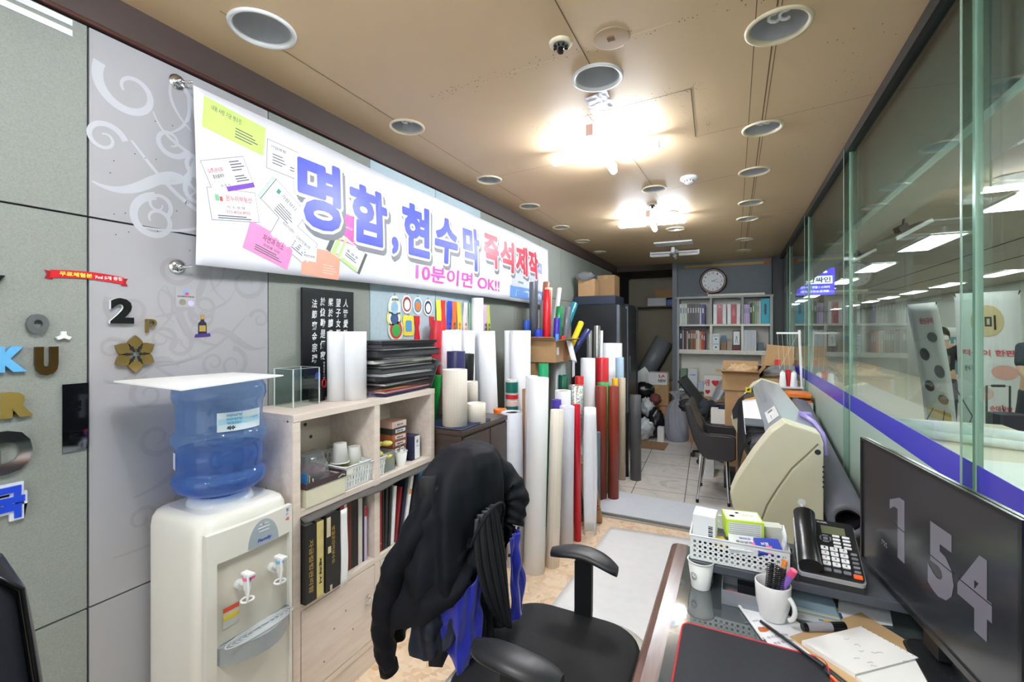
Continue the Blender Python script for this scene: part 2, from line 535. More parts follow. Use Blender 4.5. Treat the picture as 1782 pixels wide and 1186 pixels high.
# pin holes and scuffs
g = MB()
for k in range(26):
    y = 0.70 + rnd.random()*0.45; z = 1.75 + rnd.random()*0.55
    g.cyl((-1.7395, y, z),(-1.7385, y, z),0.0016, n=6)
struct('wall_left_mark', g, M_ink)

# ------------------------------------------------------------------ ceiling with real cut-outs for the downlights
LIGHTS = [(-1.45,1.02,.105),(-1.49,1.83,.088),(-1.51,2.72,.088),(-1.53,3.44,.085),(-1.56,4.28,.085),(-1.58,5.05,.085),(-1.60,5.85,.085),
          (-0.505,1.815,.102),(-0.53,3.42,.086),(-0.54,4.20,.105),(-0.545,4.86,.095),
          (0.13,1.78,.102),(0.123,2.64,.094),(0.11,3.335,.094),(0.112,4.13,.094),(0.10,4.71,.094),(0.093,5.76,.090),(0.093,6.55,.090)]
ZC = 2.53
loops = [[V(-1.75,-2.5,0), V(0.60,-2.5,0), V(0.60,8.45,0), V(-1.75,8.45,0)]]
for (x, y, r) in LIGHTS:
    q = r*0.86
    loops.append([V(x + q*cos(-2*PI*k/28), y + q*sin(-2*PI*k/28),0) for k in range(28)])
tri = geometry.tessellate_polygon(loops)
flat = [p for l in loops for p in l]
g = MB(); g.add([(p.x, p.y, ZC) for p in flat],[tuple(t) for t in tri])
struct('ceiling', g, M_ceil)
struct('ceiling_slab', MB().box(-1.86,0.70,-2.5,8.5,2.72,2.80), M_gap)
# board joints, scratches and stain specks on the ceiling
g = MB()
def line(x0, y0, x1, y1, w=0.003):
    n = max(1, int(math.hypot(x1-x0, y1-y0)/0.03))
    for k in range(n):      # a joint stops at the rim of every downlight
        a, b_ = k/n,(k+1)/n; mx_, my_ = x0+(x1-x0)*(a+b_)/2, y0+(y1-y0)*(a+b_)/2
        if all(math.hypot(mx_-q[0], my_-q[1]) > q[2] for q in LIGHTS): seg(x0+(x1-x0)*a, y0+(y1-y0)*a, x0+(x1-x0)*b_, y0+(y1-y0)*b_, w)
def seg(x0, y0, x1, y1, w):
    dx, dy = x1-x0, y1-y0; L = math.hypot(dx, dy); nx, ny = -dy/L*w/2, dx/L*w/2
    g.add([(x0+nx, y0+ny, ZC-0.0012),(x1+nx, y1+ny, ZC-0.0012),(x1-nx, y1-ny, ZC-0.0012),(x0-nx, y0-ny, ZC-0.0012)],[(0,1,2,3)])
line(-0.50,-2.4,-0.505,1.71,.004); line(-0.63,2.13,-0.625,2.60,.004); line(-0.555,2.60,-0.53,3.33,.003); line(-0.54,3.5,-0.55,8.3,.002)
line(-0.66,2.115,-0.17,2.075,.004); line(-0.17,2.075,-0.19,2.60,.005)
line(-1.49,0.9,-1.52,5.0,.003)
line(0.06,1.5,0.052,6.8,.003); line(0.122,0.5,0.105,6.8,.005); line(0.135,0.5,0.118,6.8,.003)
line(-0.19,2.60,0.55,2.47,.0025); line(-0.50,3.50,0.0,3.34,.003); line(-1.7,2.7,-0.7,2.62,.002)
for y in (4.55,5.75,6.9): line(-1.7, y+.06,0.5, y-.05,.0025)
struct('ceiling_joint', g, mat('joint_brown',(104,82,58),0.8))  # board joints drawn as flat brown lines
g = MB()
line(-0.80,1.628,-0.60,1.62,.006); line(-0.36,1.612,-0.19,1.600,.007); line(-0.02,2.56,0.10,2.54,.004)
struct('ceiling_scratch', g, mat('pale_scratch',(214,190,156),0.7))
g = MB()
def speck(x, y, r):
    g.add([(x + r*cos(2*PI*k/6), y + r*sin(2*PI*k/6), ZC-0.0015) for k in range(6)],[tuple(range(6))])
for k in range(130):
    t = rnd.random()
    speck(-1.2 + 1.5*t,1.64 - 0.04*t + rnd.gauss(0,0.02), rnd.uniform(.0012,.003))
for k in range(110):
    t = rnd.random(); speck(-0.95 + 0.85*t,2.13 - 0.07*t + rnd.gauss(0,0.02), rnd.uniform(.0012,.003))
for k in range(40): speck(-0.17 + rnd.choice((-.05,.05)) + rnd.gauss(0,.008), rnd.uniform(2.08,2.6), rnd.uniform(.0012,.0026))
for k in range(60): speck(0.40 + rnd.gauss(0,.06), rnd.uniform(1.9,3.2), rnd.uniform(.001,.003))
struct('ceiling_speck', g, mat('speck_brown',(92,70,48),0.8))

# ------------------------------------------------------------------ back wall, recess
M_back = fabric('blue_grey_wall',(128,134,140),(112,118,124),90)
M_recess = mat('olive_beige_wall',(150,140,118),0.7, var=0.12, scale=2.5)
struct('wall_back', MB().box(-0.87,0.60,7.42,7.50,0,2.53), M_back)
struct('wall_back_side', MB().box(-0.87,-0.80,7.35,8.45,0,2.53), mat('grey_post',(120,126,134),0.5))
struct('wall_recess', MB().box(-1.80,-0.80,8.42,8.50,0,2.53), M_recess)
struct('trim_4', MB().box(-0.70,0.36,7.408,7.42,2.455,2.49), mat('yellowed_batten',(190,160,96),0.6))
struct('trim_5', MB().box(0.36,0.44,7.40,7.42,2.44,2.50), mat('orange_batten',(176,110,62),0.6))
struct('wall_back_post', MB().box(0.46,0.60,7.20,7.42,0,2.53), mat('near_black_post',(32,32,34),0.5))
struct('ceiling_beam', MB().box(-1.75,-0.87,7.35,8.42,2.44,2.53), mat('dark_recess_beam',(66,56,48),0.7))

# ------------------------------------------------------------------ glass front on the right
M_pane = clear('window_glass',(232,242,236), refl=0.85)
M_frost = mat('frosted_film',(176,196,184),0.35, var=0.05, scale=3)
M_bluef = mat('blue_film',(58,48,196),0.25, var=0.05)
FINS = [-1.312,0.148,1.608,3.068,4.658,6.178,7.42]
for i,(a, b_) in enumerate(zip(FINS[:-1], FINS[1:])):
    w = struct('window_%d' % (i+1), MB().box(0.566,0.576, a+0.004, b_-0.004,0.04,2.50), M_pane)
    struct('window_film', MB().box(0.5635,0.5655, a+0.012, b_-0.012,0.05,1.062), M_frost, w)
    struct('window_stripe', MB().box(0.5635,0.5655, a+0.012, b_-0.012,1.062,1.150), M_bluef, w)
for y in FINS[:-1]:
    f = struct('window_fin', MB().box(0.538,0.562, y-0.005, y+0.005,0.0,2.50), clear('fin_glass',(228,240,234), refl=0.6))
    g = MB(); g.box(0.536,0.538, y-0.005, y+0.005,0,2.50); g.box(0.562,0.578, y-0.008, y+0.008,0,2.50)
    struct('window_fin_edge', g, M_green, f)
struct('trim_6', MB().box(0.545,0.60,-2.5,7.42,2.48,2.53), mat('black_track',(34,33,32),0.4))
struct('trim_7', MB().box(0.545,0.60,-2.5,7.42,0.0,0.05), M_steel)

# ------------------------------------------------------------------ the corridor outside
M_hallw = mat('hall_wall_panels',(166,166,164),0.5, var=0.05, scale=0.7)
M_hallc = mat('hall_ceiling',(160,156,148),0.7, var=0.04, scale=0.8)
M_hallf = mat('hall_floor',(196,184,168),0.25, var=0.06, scale=1.4)
struct('floor_corridor', MB().box(0.62,5.4,-4,30,-0.10,-0.005), M_hallf)
struct('wall_corridor', MB().box(5.35,5.5,-4,30,0,2.6), M_hallw)
struct('wall_corridor_end', MB().box(0.62,5.4,30,30.2,0,2.6), M_hallw)
struct('wall_corridor_near', MB().box(0.62,0.75,7.9,30,0,2.6), mat('neighbour_front',(120,130,132),0.3, var=0.2, scale=1.5))
struct('ceiling_corridor', MB().box(0.62,5.4,-4,30,2.55,2.7), M_hallc)
struct('wall_fascia', MB().box(0.62,0.74,-3,7.9,2.09,2.55), mat('dark_fascia',(62,68,70),0.45, var=0.1, scale=1.2))
g = MB(); g.box(0.60,0.755,-3,7.9,2.06,2.09); struct('trim_8', g, mat('fascia_lip',(150,158,158),0.4))
g = MB(); g.box(1.16,1.20,-3,16,2.50,2.548); struct('trim_9', g, mat('ceiling_rail',(92,92,90),0.6))
for x in (2.9,3.6): struct('ceiling_corridor_joint', MB().box(x, x+0.012,-4,30,2.545,2.55), M_gap)
M_hallp = emit('hall_panel_glow',(255,255,255), HALL)
first = None
for x, y0s in ((2.06,(-0.1,2.0,4.25,6.45,8.85,11.2,13.5,15.8,18.1,20.4,23.0,26)),(4.34,(-0.1,2.2,4.4,6.6,8.7,10.85,13.2,15.4,17.6,19.8,22.5,26))):
    for y0 in y0s:
        lab = 'bright strip light set in the corridor ceiling outside the glass'
        if first is None:
            first = thing('strip_light', lab, 'ceiling light',(x, y0,2.54), group='strip lights of the corridor ceiling')
            g = MB(); g.box(-0.15,0.15,0,1.15,-0.006,0.004); obj('diffuser', g, M_hallp, first, world=False)
            g = MB(); g.box(-0.17,-0.15,-0.02,1.17,-0.01,0.006); g.box(0.15,0.17,-0.02,1.17,-0.01,0.006)
            g.box(-0.15,0.15,-0.02,0,-0.01,0.006); g.box(-0.15,0.15,1.15,1.17,-0.01,0.006); obj('frame', g, M_white, first, world=False)
        else:
            dup(first,(x, y0,2.54))

# ------------------------------------------------------------------ recessed downlights
M_ringc = mat('cream_ring',(208,198,168),0.45)
M_ringw = mat('white_ring',(214,216,216),0.4)
M_refl = mat('reflector',(196,198,202),0.3, metal=0.35, var=0.1, scale=30)
M_cfl = mat('lamp_glass',(232,234,236),0.2)
rows = {'l': 'left', 'm': 'middle', 'r': 'right'}
where = {
 0: 'grey reflector downlight nearest the banner corner, above the pinned top hook',
 1: 'cream rimmed downlight over the banner, second from the front in the wall row',
 2: 'cream rimmed downlight over the banner, third in the row along the brown trim',
 3: 'small downlight of the wall row, level with the round smoke detector',
 4: 'small downlight of the wall row, level with the second lit cross lamp',
 5: 'dim small downlight of the wall row, beside the unlit cross lamp',
 6: 'last small dim downlight of the wall row, above the black cabinets',
 7: 'wide white rimmed downlight with empty ribbed reflector above the silver foil patch',
 8: 'cream rimmed downlight between the two lit cross lamps',
 9: 'shallow pale downlight just behind the second lit cross lamp, its nearer neighbour',
 10: 'shallow pale downlight behind the second lit cross lamp, its farther neighbour',
 11: 'large cream rimmed downlight with a coiled bulb, nearest of the glass side row',
 12: 'cream rimmed downlight with a coiled bulb, second of the glass side row',
 13: 'cream rimmed downlight, third of the glass side row',
 14: 'cream rimmed downlight, fourth of the glass side row',
 15: 'cream rimmed downlight, fifth of the glass side row',
 16: 'cream rimmed downlight, sixth of the glass side row',
 17: 'last downlight of the glass side row, before the wall with the clock'}
for i,(x, y, r) in enumerate(LIGHTS):
    t = thing('recessed_downlight', where[i], 'downlight',(x, y,2.53), group='recessed ceiling downlights')
    g = MB(); g.lathe([(r*.84,0.004),(r*.86,-0.004),(r*.92,-0.009),(r,-0.007),(r*1.01,0.0),(r*1.0,0.003)], n=36)
    obj('rim', g, M_ringw if i in (0,7) else M_ringc, t, world=False)
    g = MB(); g.lathe([(r*.85,0.0),(r*.83,0.01),(r*.80,0.05),(r*.66,0.11),(r*.40,0.13),(0.001,0.132)], n=36)
    obj('reflector', g, M_refl, t, world=False)
    if i in (1,11,12,13,2,3):
        g = MB()
        for s in (-1,1):
            P = [(s*0.016 + 0.014*cos(a*0.9),0.014*sin(a*0.9),0.02 + 0.004*a) for a in range(16)]
            g.tube(P,0.006, n=8)
        g.cyl((0,0,0.08),(0,0,0.13),0.02, n=16)
        obj('bulb', g, M_cfl, t, world=False)

# ------------------------------------------------------------------ cross-shaped fluorescent lamps
M_tube = emit('tube_glow',(238,245,255), LAMP)
M_pinkc = mat('pink_brown_clip',(222,184,170),0.5)
M_lampw = mat('lamp_white',(226,228,230),0.35)
def cross_lamp(x, y, lit, label, rz=0.0, dz=0.0, arm=0.29):
    t = thing('cross_lamp', label, 'ceiling lamp',(x, y,2.53 - dz), rz, group='cross shaped ceiling lamps')
    g = MB(); g.cyl((0,0,-0.045),(0,0,0.0 + dz),0.045, n=24)
    obj('hub', g, M_lampw, t, world=False)
    for k in range(4):
        M = Matrix.Rotation(k*PI/2,4, 'Z')
        g = MB(); g.box(0.04, arm,-0.016,0.016,-0.040,-0.020, M=M)
        obj('arm', g, M_lampw, t, world=False)
        g = MB()
        g.cyl((0.055,0,-0.062),(arm-0.01,0,-0.062),0.019, n=14, M=M)
        obj('tube', g, M_tube if lit else M_lampw, t, world=False)
        g = MB(); g.box(arm-0.014, arm+0.006,-0.018,0.018,-0.072,-0.016, M=M)
        obj('end_clip', g, M_pinkc if lit else M_lampw, t, world=False)
    return t
cross_lamp(-0.655,2.47, True, 'large lit cross shaped fluorescent lamp with four glowing arms, over the banner',0.03)
cross_lamp(-0.68,4.25, True, 'lit cross shaped fluorescent lamp farther back, beside a pale shallow downlight',0.05)
cross_lamp(-0.70,6.12, False, 'unlit white cross shaped fluorescent lamp near the wall clock',0.06)
cross_lamp(-0.60,0.45, True, 'lit cross shaped fluorescent lamp over the desk chair, nearest to the shop entrance but one')
cross_lamp(-0.40,-1.40, True, 'lit cross shaped fluorescent lamp near the shop entrance')
g = MB(); g.box(-0.86,-0.44,5.50,5.72,2.512,2.529)
tag(obj('ceiling_vent', g, M_lampw, bevel=0.003), 'flat white rectangular panel on the ceiling before the unlit cross lamp', 'ceiling panel')
# smoke detector, sprinkler heads, cover plate, tape patch
t = thing('smoke_detector', 'round white smoke detector on the ceiling between the lamps', 'smoke detector',(-0.28,3.27,2.53))
g = MB(); g.lathe([(0.056,0),(0.058,-0.012),(0.050,-0.020),(0.030,-0.024)], n=32, caps=True); obj('base', g, M_white, t, world=False)
g = MB(); g.lathe([(0.030,-0.022),(0.032,-0.034),(0.020,-0.042),(0.0005,-0.043)], n=24)
obj('sensor_cap', g, M_white, t, world=False)
g = MB()
for k in range(10):
    a = 2*PI*k/10; g.cbox((0.031,0,-0.029),(0.004,0.006,0.009), M=Matrix.Rotation(a,4, 'Z'))
obj('vent_slot', g, M_black, t, world=False)
def sprinkler(x, y, r, label):
    t = thing('ceiling_sensor', label, 'sensor',(x, y,2.53), group='round ceiling sensors')
    g = MB(); g.lathe([(r,0),(r*.98,-0.006),(r*.80,-0.012),(r*.62,-0.010),(r*.6,0.0)], n=32); obj('flange', g, mat('sensor_cream',(214,206,180),0.5), t, world=False)
    g = MB()
    g.lathe([(r*.62,-0.008),(r*.45,-0.016),(0.001,-0.02)], n=24); obj('cage', g, M_steel, t, world=False)
    g = MB()
    for k in range(8):
        g.cbox((r*.50,0,-0.0165),(r*.26, r*.13,0.006), M=Matrix.Rotation(2*PI*k/8,4, 'Z'))
    g.cyl((0,0,-0.018),(0,0,-0.036), r*.24, n=16); obj('nozzle', g, M_blackg, t, world=False)
sprinkler(-0.562,1.54,0.042, 'round ceiling sensor with black slots, nearer one by the cover plate')
sprinkler(-0.609,3.83,0.040, 'small round ceiling sensor with a dark tip before the second lit lamp')
t = thing('cover_plate', 'round tan cover plate with a square hole on the ceiling', 'cover plate',(-0.393,1.596,2.53))
g = MB(); g.lathe([(0.0005,-0.002),(0.060,-0.002),(0.064,-0.0015),(0.065,0)], n=40); obj('disc', g, mat('plate_tan',(178,152,122),0.6), t, world=False)
g = MB(); g.box(-0.014,0.010,-0.010,0.010,-0.0035,-0.001); obj('socket', g, mat('socket_brown',(112,66,38),0.7), t, world=False)
g = MB()
random.seed(3)
g.grid(lambda u, v: V(-0.605 + 0.11*u,1.955 + 0.15*v - 0.04*u,2.526 - 0.006*v - 0.002*noise.noise(V(u*6, v*6,1))),14,14, smooth=False)
tag(obj('foil_patch', g, mat('aluminium_foil_tape',(176,176,182),0.42, metal=0.5, bump=0.1, bscale=14)), 'crumpled silver foil tape patch on the ceiling beside the wide downlight', 'tape')

# ------------------------------------------------------------------ the big banner on the left wall
M_ban = mat('banner_vinyl',(236,238,246),0.38, var=0.01)
BX = -1.690
def bx(y, z):
    return BX + 0.010*sin(y*2.3) + 0.006*sin(y*6.1 + z*5) + 0.012*sin((z-1.7)*5)
Y0, Y1 = 0.930,4.27
def btop(y): return 2.352 - 0.012*(y-Y0) + 0.0*y
def bbot(y):
    return 1.728 + 0.004*(y-Y0) + 0.018*sin(PI*(y-Y0)/(Y1-Y0))
t = thing('banner', 'long white vinyl banner with big blue and red Korean lettering stretched along the wall', 'banner',(BX, Y0,1.72))
g = MB(); g.grid(lambda u, v: V(bx(Y0+u*(Y1-Y0), bbot(Y0+u*(Y1-Y0)) + v*(btop(Y0+u*(Y1-Y0))-bbot(Y0+u*(Y1-Y0)))), Y0+u*(Y1-Y0), bbot(Y0+u*(Y1-Y0)) + v*(btop(Y0+u*(Y1-Y0))-bbot(Y0+u*(Y1-Y0)))),90,14)
sheet = obj('sheet', g, M_ban, t)
sm = sheet.modifiers.new('thick', 'SOLIDIFY'); sm.thickness = 0.0015; sm.offset = -1
def onban(mb, lift):
    for i, p in enumerate(mb.v):
        mb.v[i] = Vector((bx(p.y, p.z) + lift, p.y, p.z))
    return mb
def densify(mb, mx=0.04):
    """cut large faces so that they follow the banner"""
    return mb
M_bblue = mat('banner_blue',(72,86,216),0.4, var=0.03)
M_bred = mat('banner_red',(214,62,84),0.4, var=0.03)
M_bpink = mat('banner_pink',(232,84,190),0.4, var=0.03)
M_bsh = mat('banner_shadow_grey',(132,134,140),0.5)
M_bwh = mat('banner_outline_white',(240,241,248),0.4)
def letter(ch, y, z, w, h, m, nm='lettering'):
    vs, fs = text_geo(ch,0.018); x0 = min(p[0] for p in vs); x1 = max(p[0] for p in vs); y0 = min(p[1] for p in vs); y1 = max(p[1] for p in vs)
    def stamp(nm_, rads, dy, dz, lift, mm):
        # thick stroke: the glyph printed at small offsets all round
        g = MB(); k = 0
        for r, n in rads:
            for i in range(n):
                a = 2*PI*i/n + .2; k += 1
                g.add([(lift + .00002*k, y + dy + r*cos(a) + (p[0]-x0)/(x1-x0)*w, z + dz + r*sin(a) + (p[1]-y0)/(y1-y0)*h) for p in vs], fs)
        for i, p in enumerate(g.v): g.v[i] = Vector((bx(p.y, p.z) + p.x, p.y, p.z))
        obj(nm_, g, mm, t)
    stamp('letter_shadow',((.024,12),(.012,6)),.016,-.022,.0020, M_bsh)
    stamp('letter_outline',((.022,14),(.011,7)),0,0,.0032, M_bwh)
    stamp(nm,((.0075,8),(0,1)),0,0,.0044, m)
# 명함, 현수막 즉석제작
letter('명',1.345,1.960,0.225,0.300, M_bblue)
letter('함',1.640,1.945,0.260,0.280, M_bblue)
letter(',',1.945,1.925,0.045,0.085, M_bblue)
letter('현',2.045,1.945,0.240,0.290, M_bblue)
letter('수',2.345,1.940,0.230,0.280, M_bblue)
letter('막',2.650,1.930,0.210,0.290, M_bblue)
for ch, y in (('즉',2.94),('석',3.20),('제',3.47),('작',3.73)):
    letter(ch, y,1.985,0.225,0.240, M_bred)
g = MB(); g.text('10분이면 OK!!',1.02,0.105, on_left(2.16,1.800,0), bold=0.016); onban(g,0.0035); obj('slogan', g, M_bpink, t)
# printed business cards
def bcard(cy, cz, w, h, ang, fill, edge, items, nm='printed_card'):
    c_, s_ = cos(ang), sin(ang)
    def P(a, b_): return (0, cy + a*c_ - b_*s_, cz + a*s_ + b_*c_)
    mats_ = [edge, fill]
    g = MB()
    def rect(a0, a1, b0, b1, mi, n=6, lift=0.0):
        for k in range(n):
            p0 = a0 + (a1-a0)*k/n; p1 = a0 + (a1-a0)*(k+1)/n
            vs = [P(p0, b0), P(p1, b0), P(p1, b1), P(p0, b1)]
            g.add([(lift, v[1], v[2]) for v in vs],[(0,1,2,3)], mi)
    e = 0.0025
    rect(-w/2, w/2,-h/2, h/2,0, lift=0.0006); rect(-w/2+e, w/2-e,-h/2+e, h/2-e,1, lift=0.0010)
    for (a0, a1, b0, b1, m) in items:
        if isinstance(m, tuple):     # lettering: (text, material)
            if m[1] not in mats_: mats_.append(m[1])
            mi = mats_.index(m[1])
            M = frame(P(a0, b0), Vector(P(1,0)) - Vector(P(0,0)), Vector(P(0,1)) - Vector(P(0,0)))
            k0 = len(g.v); g.text(m[0], a1-a0, b1-b0, M, mi=mi, bold=0.01)
            for i in range(k0, len(g.v)): g.v[i] = Vector((0.0014, g.v[i].y, g.v[i].z))
        else:
            if m not in mats_: mats_.append(m)
            rect(a0, a1, b0, b1, mats_.index(m), lift=0.0013)
    for i, p in enumerate(g.v): g.v[i] = Vector((bx(p.y, p.z) + p.x + 0.0006, p.y, p.z))
    obj(nm, g, mats_, t)
Wh = M_bwh; Ed = mat('card_edge',(150,152,160),0.5); Tx = mat('small_print',(96,98,108),0.6)
def lines(x0, x1, y0, n, dy, m=Tx, hh=0.004):
    return [(x0, x0 + (x1-x0)*(0.75 + 0.25*((k*7) % 3)/2), y0 - k*dy, y0 - k*dy + hh, m) for k in range(n)]
bcard(1.075,2.262,0.235,0.115,-0.10, mat('lime_card',(206,238,128),0.5), mat('lime_card2',(206,238,128),0.5),
      [(-0.09,0.02,0.02,0.040,('내용 사랑 기운 명수진', Tx))] + lines(0.0,0.09,-0.005,4,0.011), 'lime_card')
bcard(1.285,2.205,0.17,0.12,-0.05, Wh, Ed,[(-0.07,0.0,0.03,0.042,('기업명함', Tx))] + lines(-0.06,0.0,0.005,4,0.012) + lines(0.02,0.07,-0.02,2,0.012))
bcard(1.045,2.075,0.175,0.115,0.42, Wh, Ed,[(-0.075,-0.015,0.010,0.028,('G(주)온리화', mat('card_red',(214,40,60),0.5))),(-0.065,-0.02,-0.008,0.006,('홍보물제작', M_ink)),(-0.05,-0.01,-0.04,-0.03,('권 영 숙', Tx)),
      (-0.03,0.0875,-0.0575,-0.040, mat('card_purple',(122,66,190),0.5))] + lines(0.02,0.075,0.04,4,0.010) + lines(0.02,0.075,-0.012,3,0.009))
bcard(1.065,1.965,0.19,0.115,0.16, Wh, Ed,[(-0.03,0.075,0.015,0.035,('온누리부동산', mat('card_red2',(220,60,90),0.5))),(-0.03,0.04,-0.012,-0.002,('이 소 정 형', Tx)),(-0.035,0.06,-0.030,-0.019,('010-4036-4935', mat('card_red3',(226,90,110),0.5))),
      (-0.07,-0.055,0.012,0.034, mat('card_green',(120,196,150),0.5)),(-0.053,-0.042,0.012,0.028, mat('card_red4',(226,70,80),0.5))] + lines(-0.07,0.08,-0.042,2,0.008))
bcard(1.275,2.020,0.20,0.12,-0.62, Wh, Ed,[(-0.10,-0.088,-0.06,0.06, mat('card_mint',(196,230,210),0.5)),(-0.086,-0.083,-0.06,0.06, mat('card_dgreen',(40,90,60),0.5)),(-0.03,0.05,0.018,0.036,('가람뷰티', Tx)),
      (-0.055,-0.04,0.016,0.036, mat('card_teal',(40,150,130),0.5))] + lines(-0.02,0.07,-0.01,5,0.010))
bcard(1.330,1.885,0.21,0.12,-0.50, Wh, Ed,[(-0.08,-0.02,0.02,0.032,('PHOTOZEN', Tx)),(0.0,0.08,0.01,0.026,('디자인인쇄나라', Tx))] + lines(0.0,0.085,-0.005,4,0.010))
bcard(1.215,1.840,0.21,0.115,-0.30, mat('pink_card',(244,150,206),0.5, var=0.12, scale=30), mat('pink_card2',(244,150,206),0.5),
      [(-0.04,0.06,0.008,0.034,('자연과 미소', mat('card_dpink',(120,50,96),0.5))),(-0.03,0.05,-0.012,-0.002,('화장품 전문', Tx))] + lines(-0.06,0.07,-0.024,3,0.009), 'pink_card')
bcard(1.475,1.805,0.21,0.125,-0.03, mat('peach_card',(252,176,152),0.5), mat('peach_card2',(252,176,152),0.5),
      [(-0.105,-0.03,0.0,0.0625, Wh),(-0.09,-0.04,0.016,0.026,('대한생명', Tx)),(-0.075,-0.06,0.034,0.050, mat('card_orange',(240,110,80),0.5))] + lines(0.01,0.09,-0.005,4,0.012, mat('card_peach_print',(255,214,196),0.5)), 'peach_card')
bcard(1.625,1.880,0.23,0.115,-0.42, Wh, Ed,[(-0.115,-0.09,-0.0575,0.0575, mat('card_slate',(92,98,96),0.5)),(0.098,0.115,-0.0575,0.0575, mat('card_slate',(92,98,96),0.5)),(-0.085,-0.06,-0.0575,0.0575, mat('card_lime',(196,232,150),0.5)),(-0.045,-0.03,-0.0575,0.0575, mat('card_lime',(196,232,150),0.5)),(-0.02,0.09,-0.0575,-0.040, mat('card_lime',(196,232,150),0.5)),(-0.01,0.07,0.0,0.012,('홍 길 동', Tx))] + lines(-0.01,0.08,-0.012,2,0.010))
bcard(1.660,1.985,0.24,0.14,-0.10, mat('magenta_card',(236,92,184),0.5), mat('magenta_card2',(236,92,184),0.5),[(-0.06,-0.01,0.0,0.012,('뷰티샵', Wh))] + lines(0.0,0.08,-0.03,3,0.012, Wh), 'magenta_card')
bcard(3.95,2.10,0.26,0.10,-0.06, mat('lilac_card',(168,172,232),0.5), mat('lilac_card2',(150,156,226),0.5),[(-0.04,0.10,-0.02,0.015,('홍보물제작', Wh))], 'lilac_card')
bcard(3.72,1.92,0.62,0.17,-0.04, mat('skyline_card',(214,222,240),0.5), mat('skyline_card2',(190,200,226),0.5),[(0.05,0.06,-0.06,0.06, Ed),(0.15,0.16,-0.06,0.05, Ed),(-0.2,-0.1,-0.02,0.0,('토목측량', Tx))], 'skyline_card')
bcard(3.78,1.825,0.80,0.10,-0.01, mat('azure_card',(112,160,226),0.4), mat('azure_card2',(90,140,216),0.4),[(-0.36,-0.28,-0.035,0.035, mat('card_pale',(200,220,245),0.4)),(-0.05,0.28,-0.025,0.02,('환경시설물', Wh))], 'azure_card')
# rope grommets and the suction hooks that carry it
def hook(y, z, label):
    t = thing('suction_hook', label, 'hook',(-1.739, y, z), group='suction hooks of the banner')
    g = MB(); M = frame((0,0,0),(0,1,0),(0,0,1))
    g.lathe([(0.027,0.0),(0.026,0.004),(0.018,0.010),(0.010,0.013),(0.0005,0.014)], n=28, M=M); obj('cup', g, M_chrome, t, world=False)
    g = MB(); g.sphere((0.018,0,0),0.010,14,10); g.tube([(0.018,0,0),(0.030,0.012,-0.002),(0.040,0.028,0.004)],0.004); obj('knob', g, M_chrome, t, world=False)
hook(0.905,2.362, 'chrome suction hook at the top left corner of the banner')
hook(0.905,1.722, 'chrome suction hook at the bottom left corner of the banner')

# ------------------------------------------------------------------ cut letters and stickers on the left wall
W = -1.7385
def cut(name, ch, y, z, w, h, m, label, cat, d=0.012, bold=0.05, shear=0.0, back=None):
    g = MB()
    vs, fs = text_geo(ch, bold,1.0, shear)
    x0 = min(p[0] for p in vs); x1 = max(p[0] for p in vs); y0 = min(p[1] for p in vs); y1 = max(p[1] for p in vs)
    M = on_left(y, z,0)
    def at(p, e): return M @ Vector(((p[0]-x0)/(x1-x0)*w,(p[1]-y0)/(y1-y0)*h,0)) + Vector((W + e,0,0))
    a = [at(p,0.0005) for p in vs]; b_ = [at(p, d) for p in vs]; n = len(vs)
    F = [tuple(n + i for i in f) for f in fs]
    ed = {}
    for f in fs:
        for i in range(len(f)):
            e = (f[i], f[(i+1) % len(f)])
            ed[e] = ed.get(e,0) + 1
    side = [(i, j, n + j, n + i) for (i, j) in ed if (j, i) not in ed]
    g.add(a + b_, F,0); g.add(a + b_, side,1)
    o = obj(name, g,[m, back or m])
    return tag(o, label, cat, 'cut sample letters on the wall')
M_gold = mat('gold_mirror',(168,140,84),0.18, metal=0.85)
M_bronze = mat('bronze_mirror',(104,78,44),0.12, metal=0.9)
cut('sample_letter', '2',0.712,1.522,0.062,0.080, M_blackg, 'thick black number 2 fixed to the wallpaper', 'letter', back=M_white)
cut('sample_letter', 'P',0.808,1.493,0.030,0.045, M_gold, 'small gold letter P beside the black number 2', 'letter', bold=0.0)
cut('sample_letter', 'o',0.528,1.490,0.046,0.056, mat('brushed_grey_letter',(128,130,134),0.3, metal=0.7), 'brushed grey ring shaped letter o above the brown U', 'letter', bold=0.035)
cut('sample_letter', 'ㅅ',0.588,1.474,0.034,0.024, M_white, 'tiny white Korean character beside the grey ring letter', 'letter', bold=0.10)
cut('sample_letter', 'U',0.545,1.375,0.048,0.080, M_bronze, 'glossy bronze letter U', 'letter', bold=0.09)
cut('sample_letter', 'K',0.470,1.390,0.058,0.068, mat('sky_blue_letter',(98,176,226),0.3), 'sky blue letter K beside the bronze U', 'letter', bold=0.08)
cut('sample_letter', 'R',0.480,1.268,0.062,0.068, mat('olive_gold_letter',(164,142,74),0.3, metal=0.5), 'dull gold letter R under the sky blue K', 'letter', bold=0.09)
cut('sample_letter', 'D',0.455,1.120,0.085,0.115, mat('mirror_letter',(196,196,200),0.06, metal=1.0), 'big mirror finish letter D under the gold R', 'letter', bold=0.06)
cut('sample_letter', '국',0.462,1.000,0.062,0.086, mat('royal_blue_letter',(34,74,210),0.35), 'royal blue Korean character with a white outline, lowest of the cut letters', 'letter', bold=0.06, d=0.016)
cut('sample_letter', '국',0.456,0.993,0.074,0.100, mat('white_outline_plate',(226,230,240),0.4), 'white outline plate behind the royal blue Korean character', 'letter', bold=0.17, d=0.010)
cut('sample_letter', 'Y',0.428,1.575,0.060,0.070, M_blackg, 'black letter cut off at the picture edge, above the grey ring letter', 'letter', bold=0.06)
g = MB(); g.box(W, W+0.004,0.604,0.662,1.148,1.345)
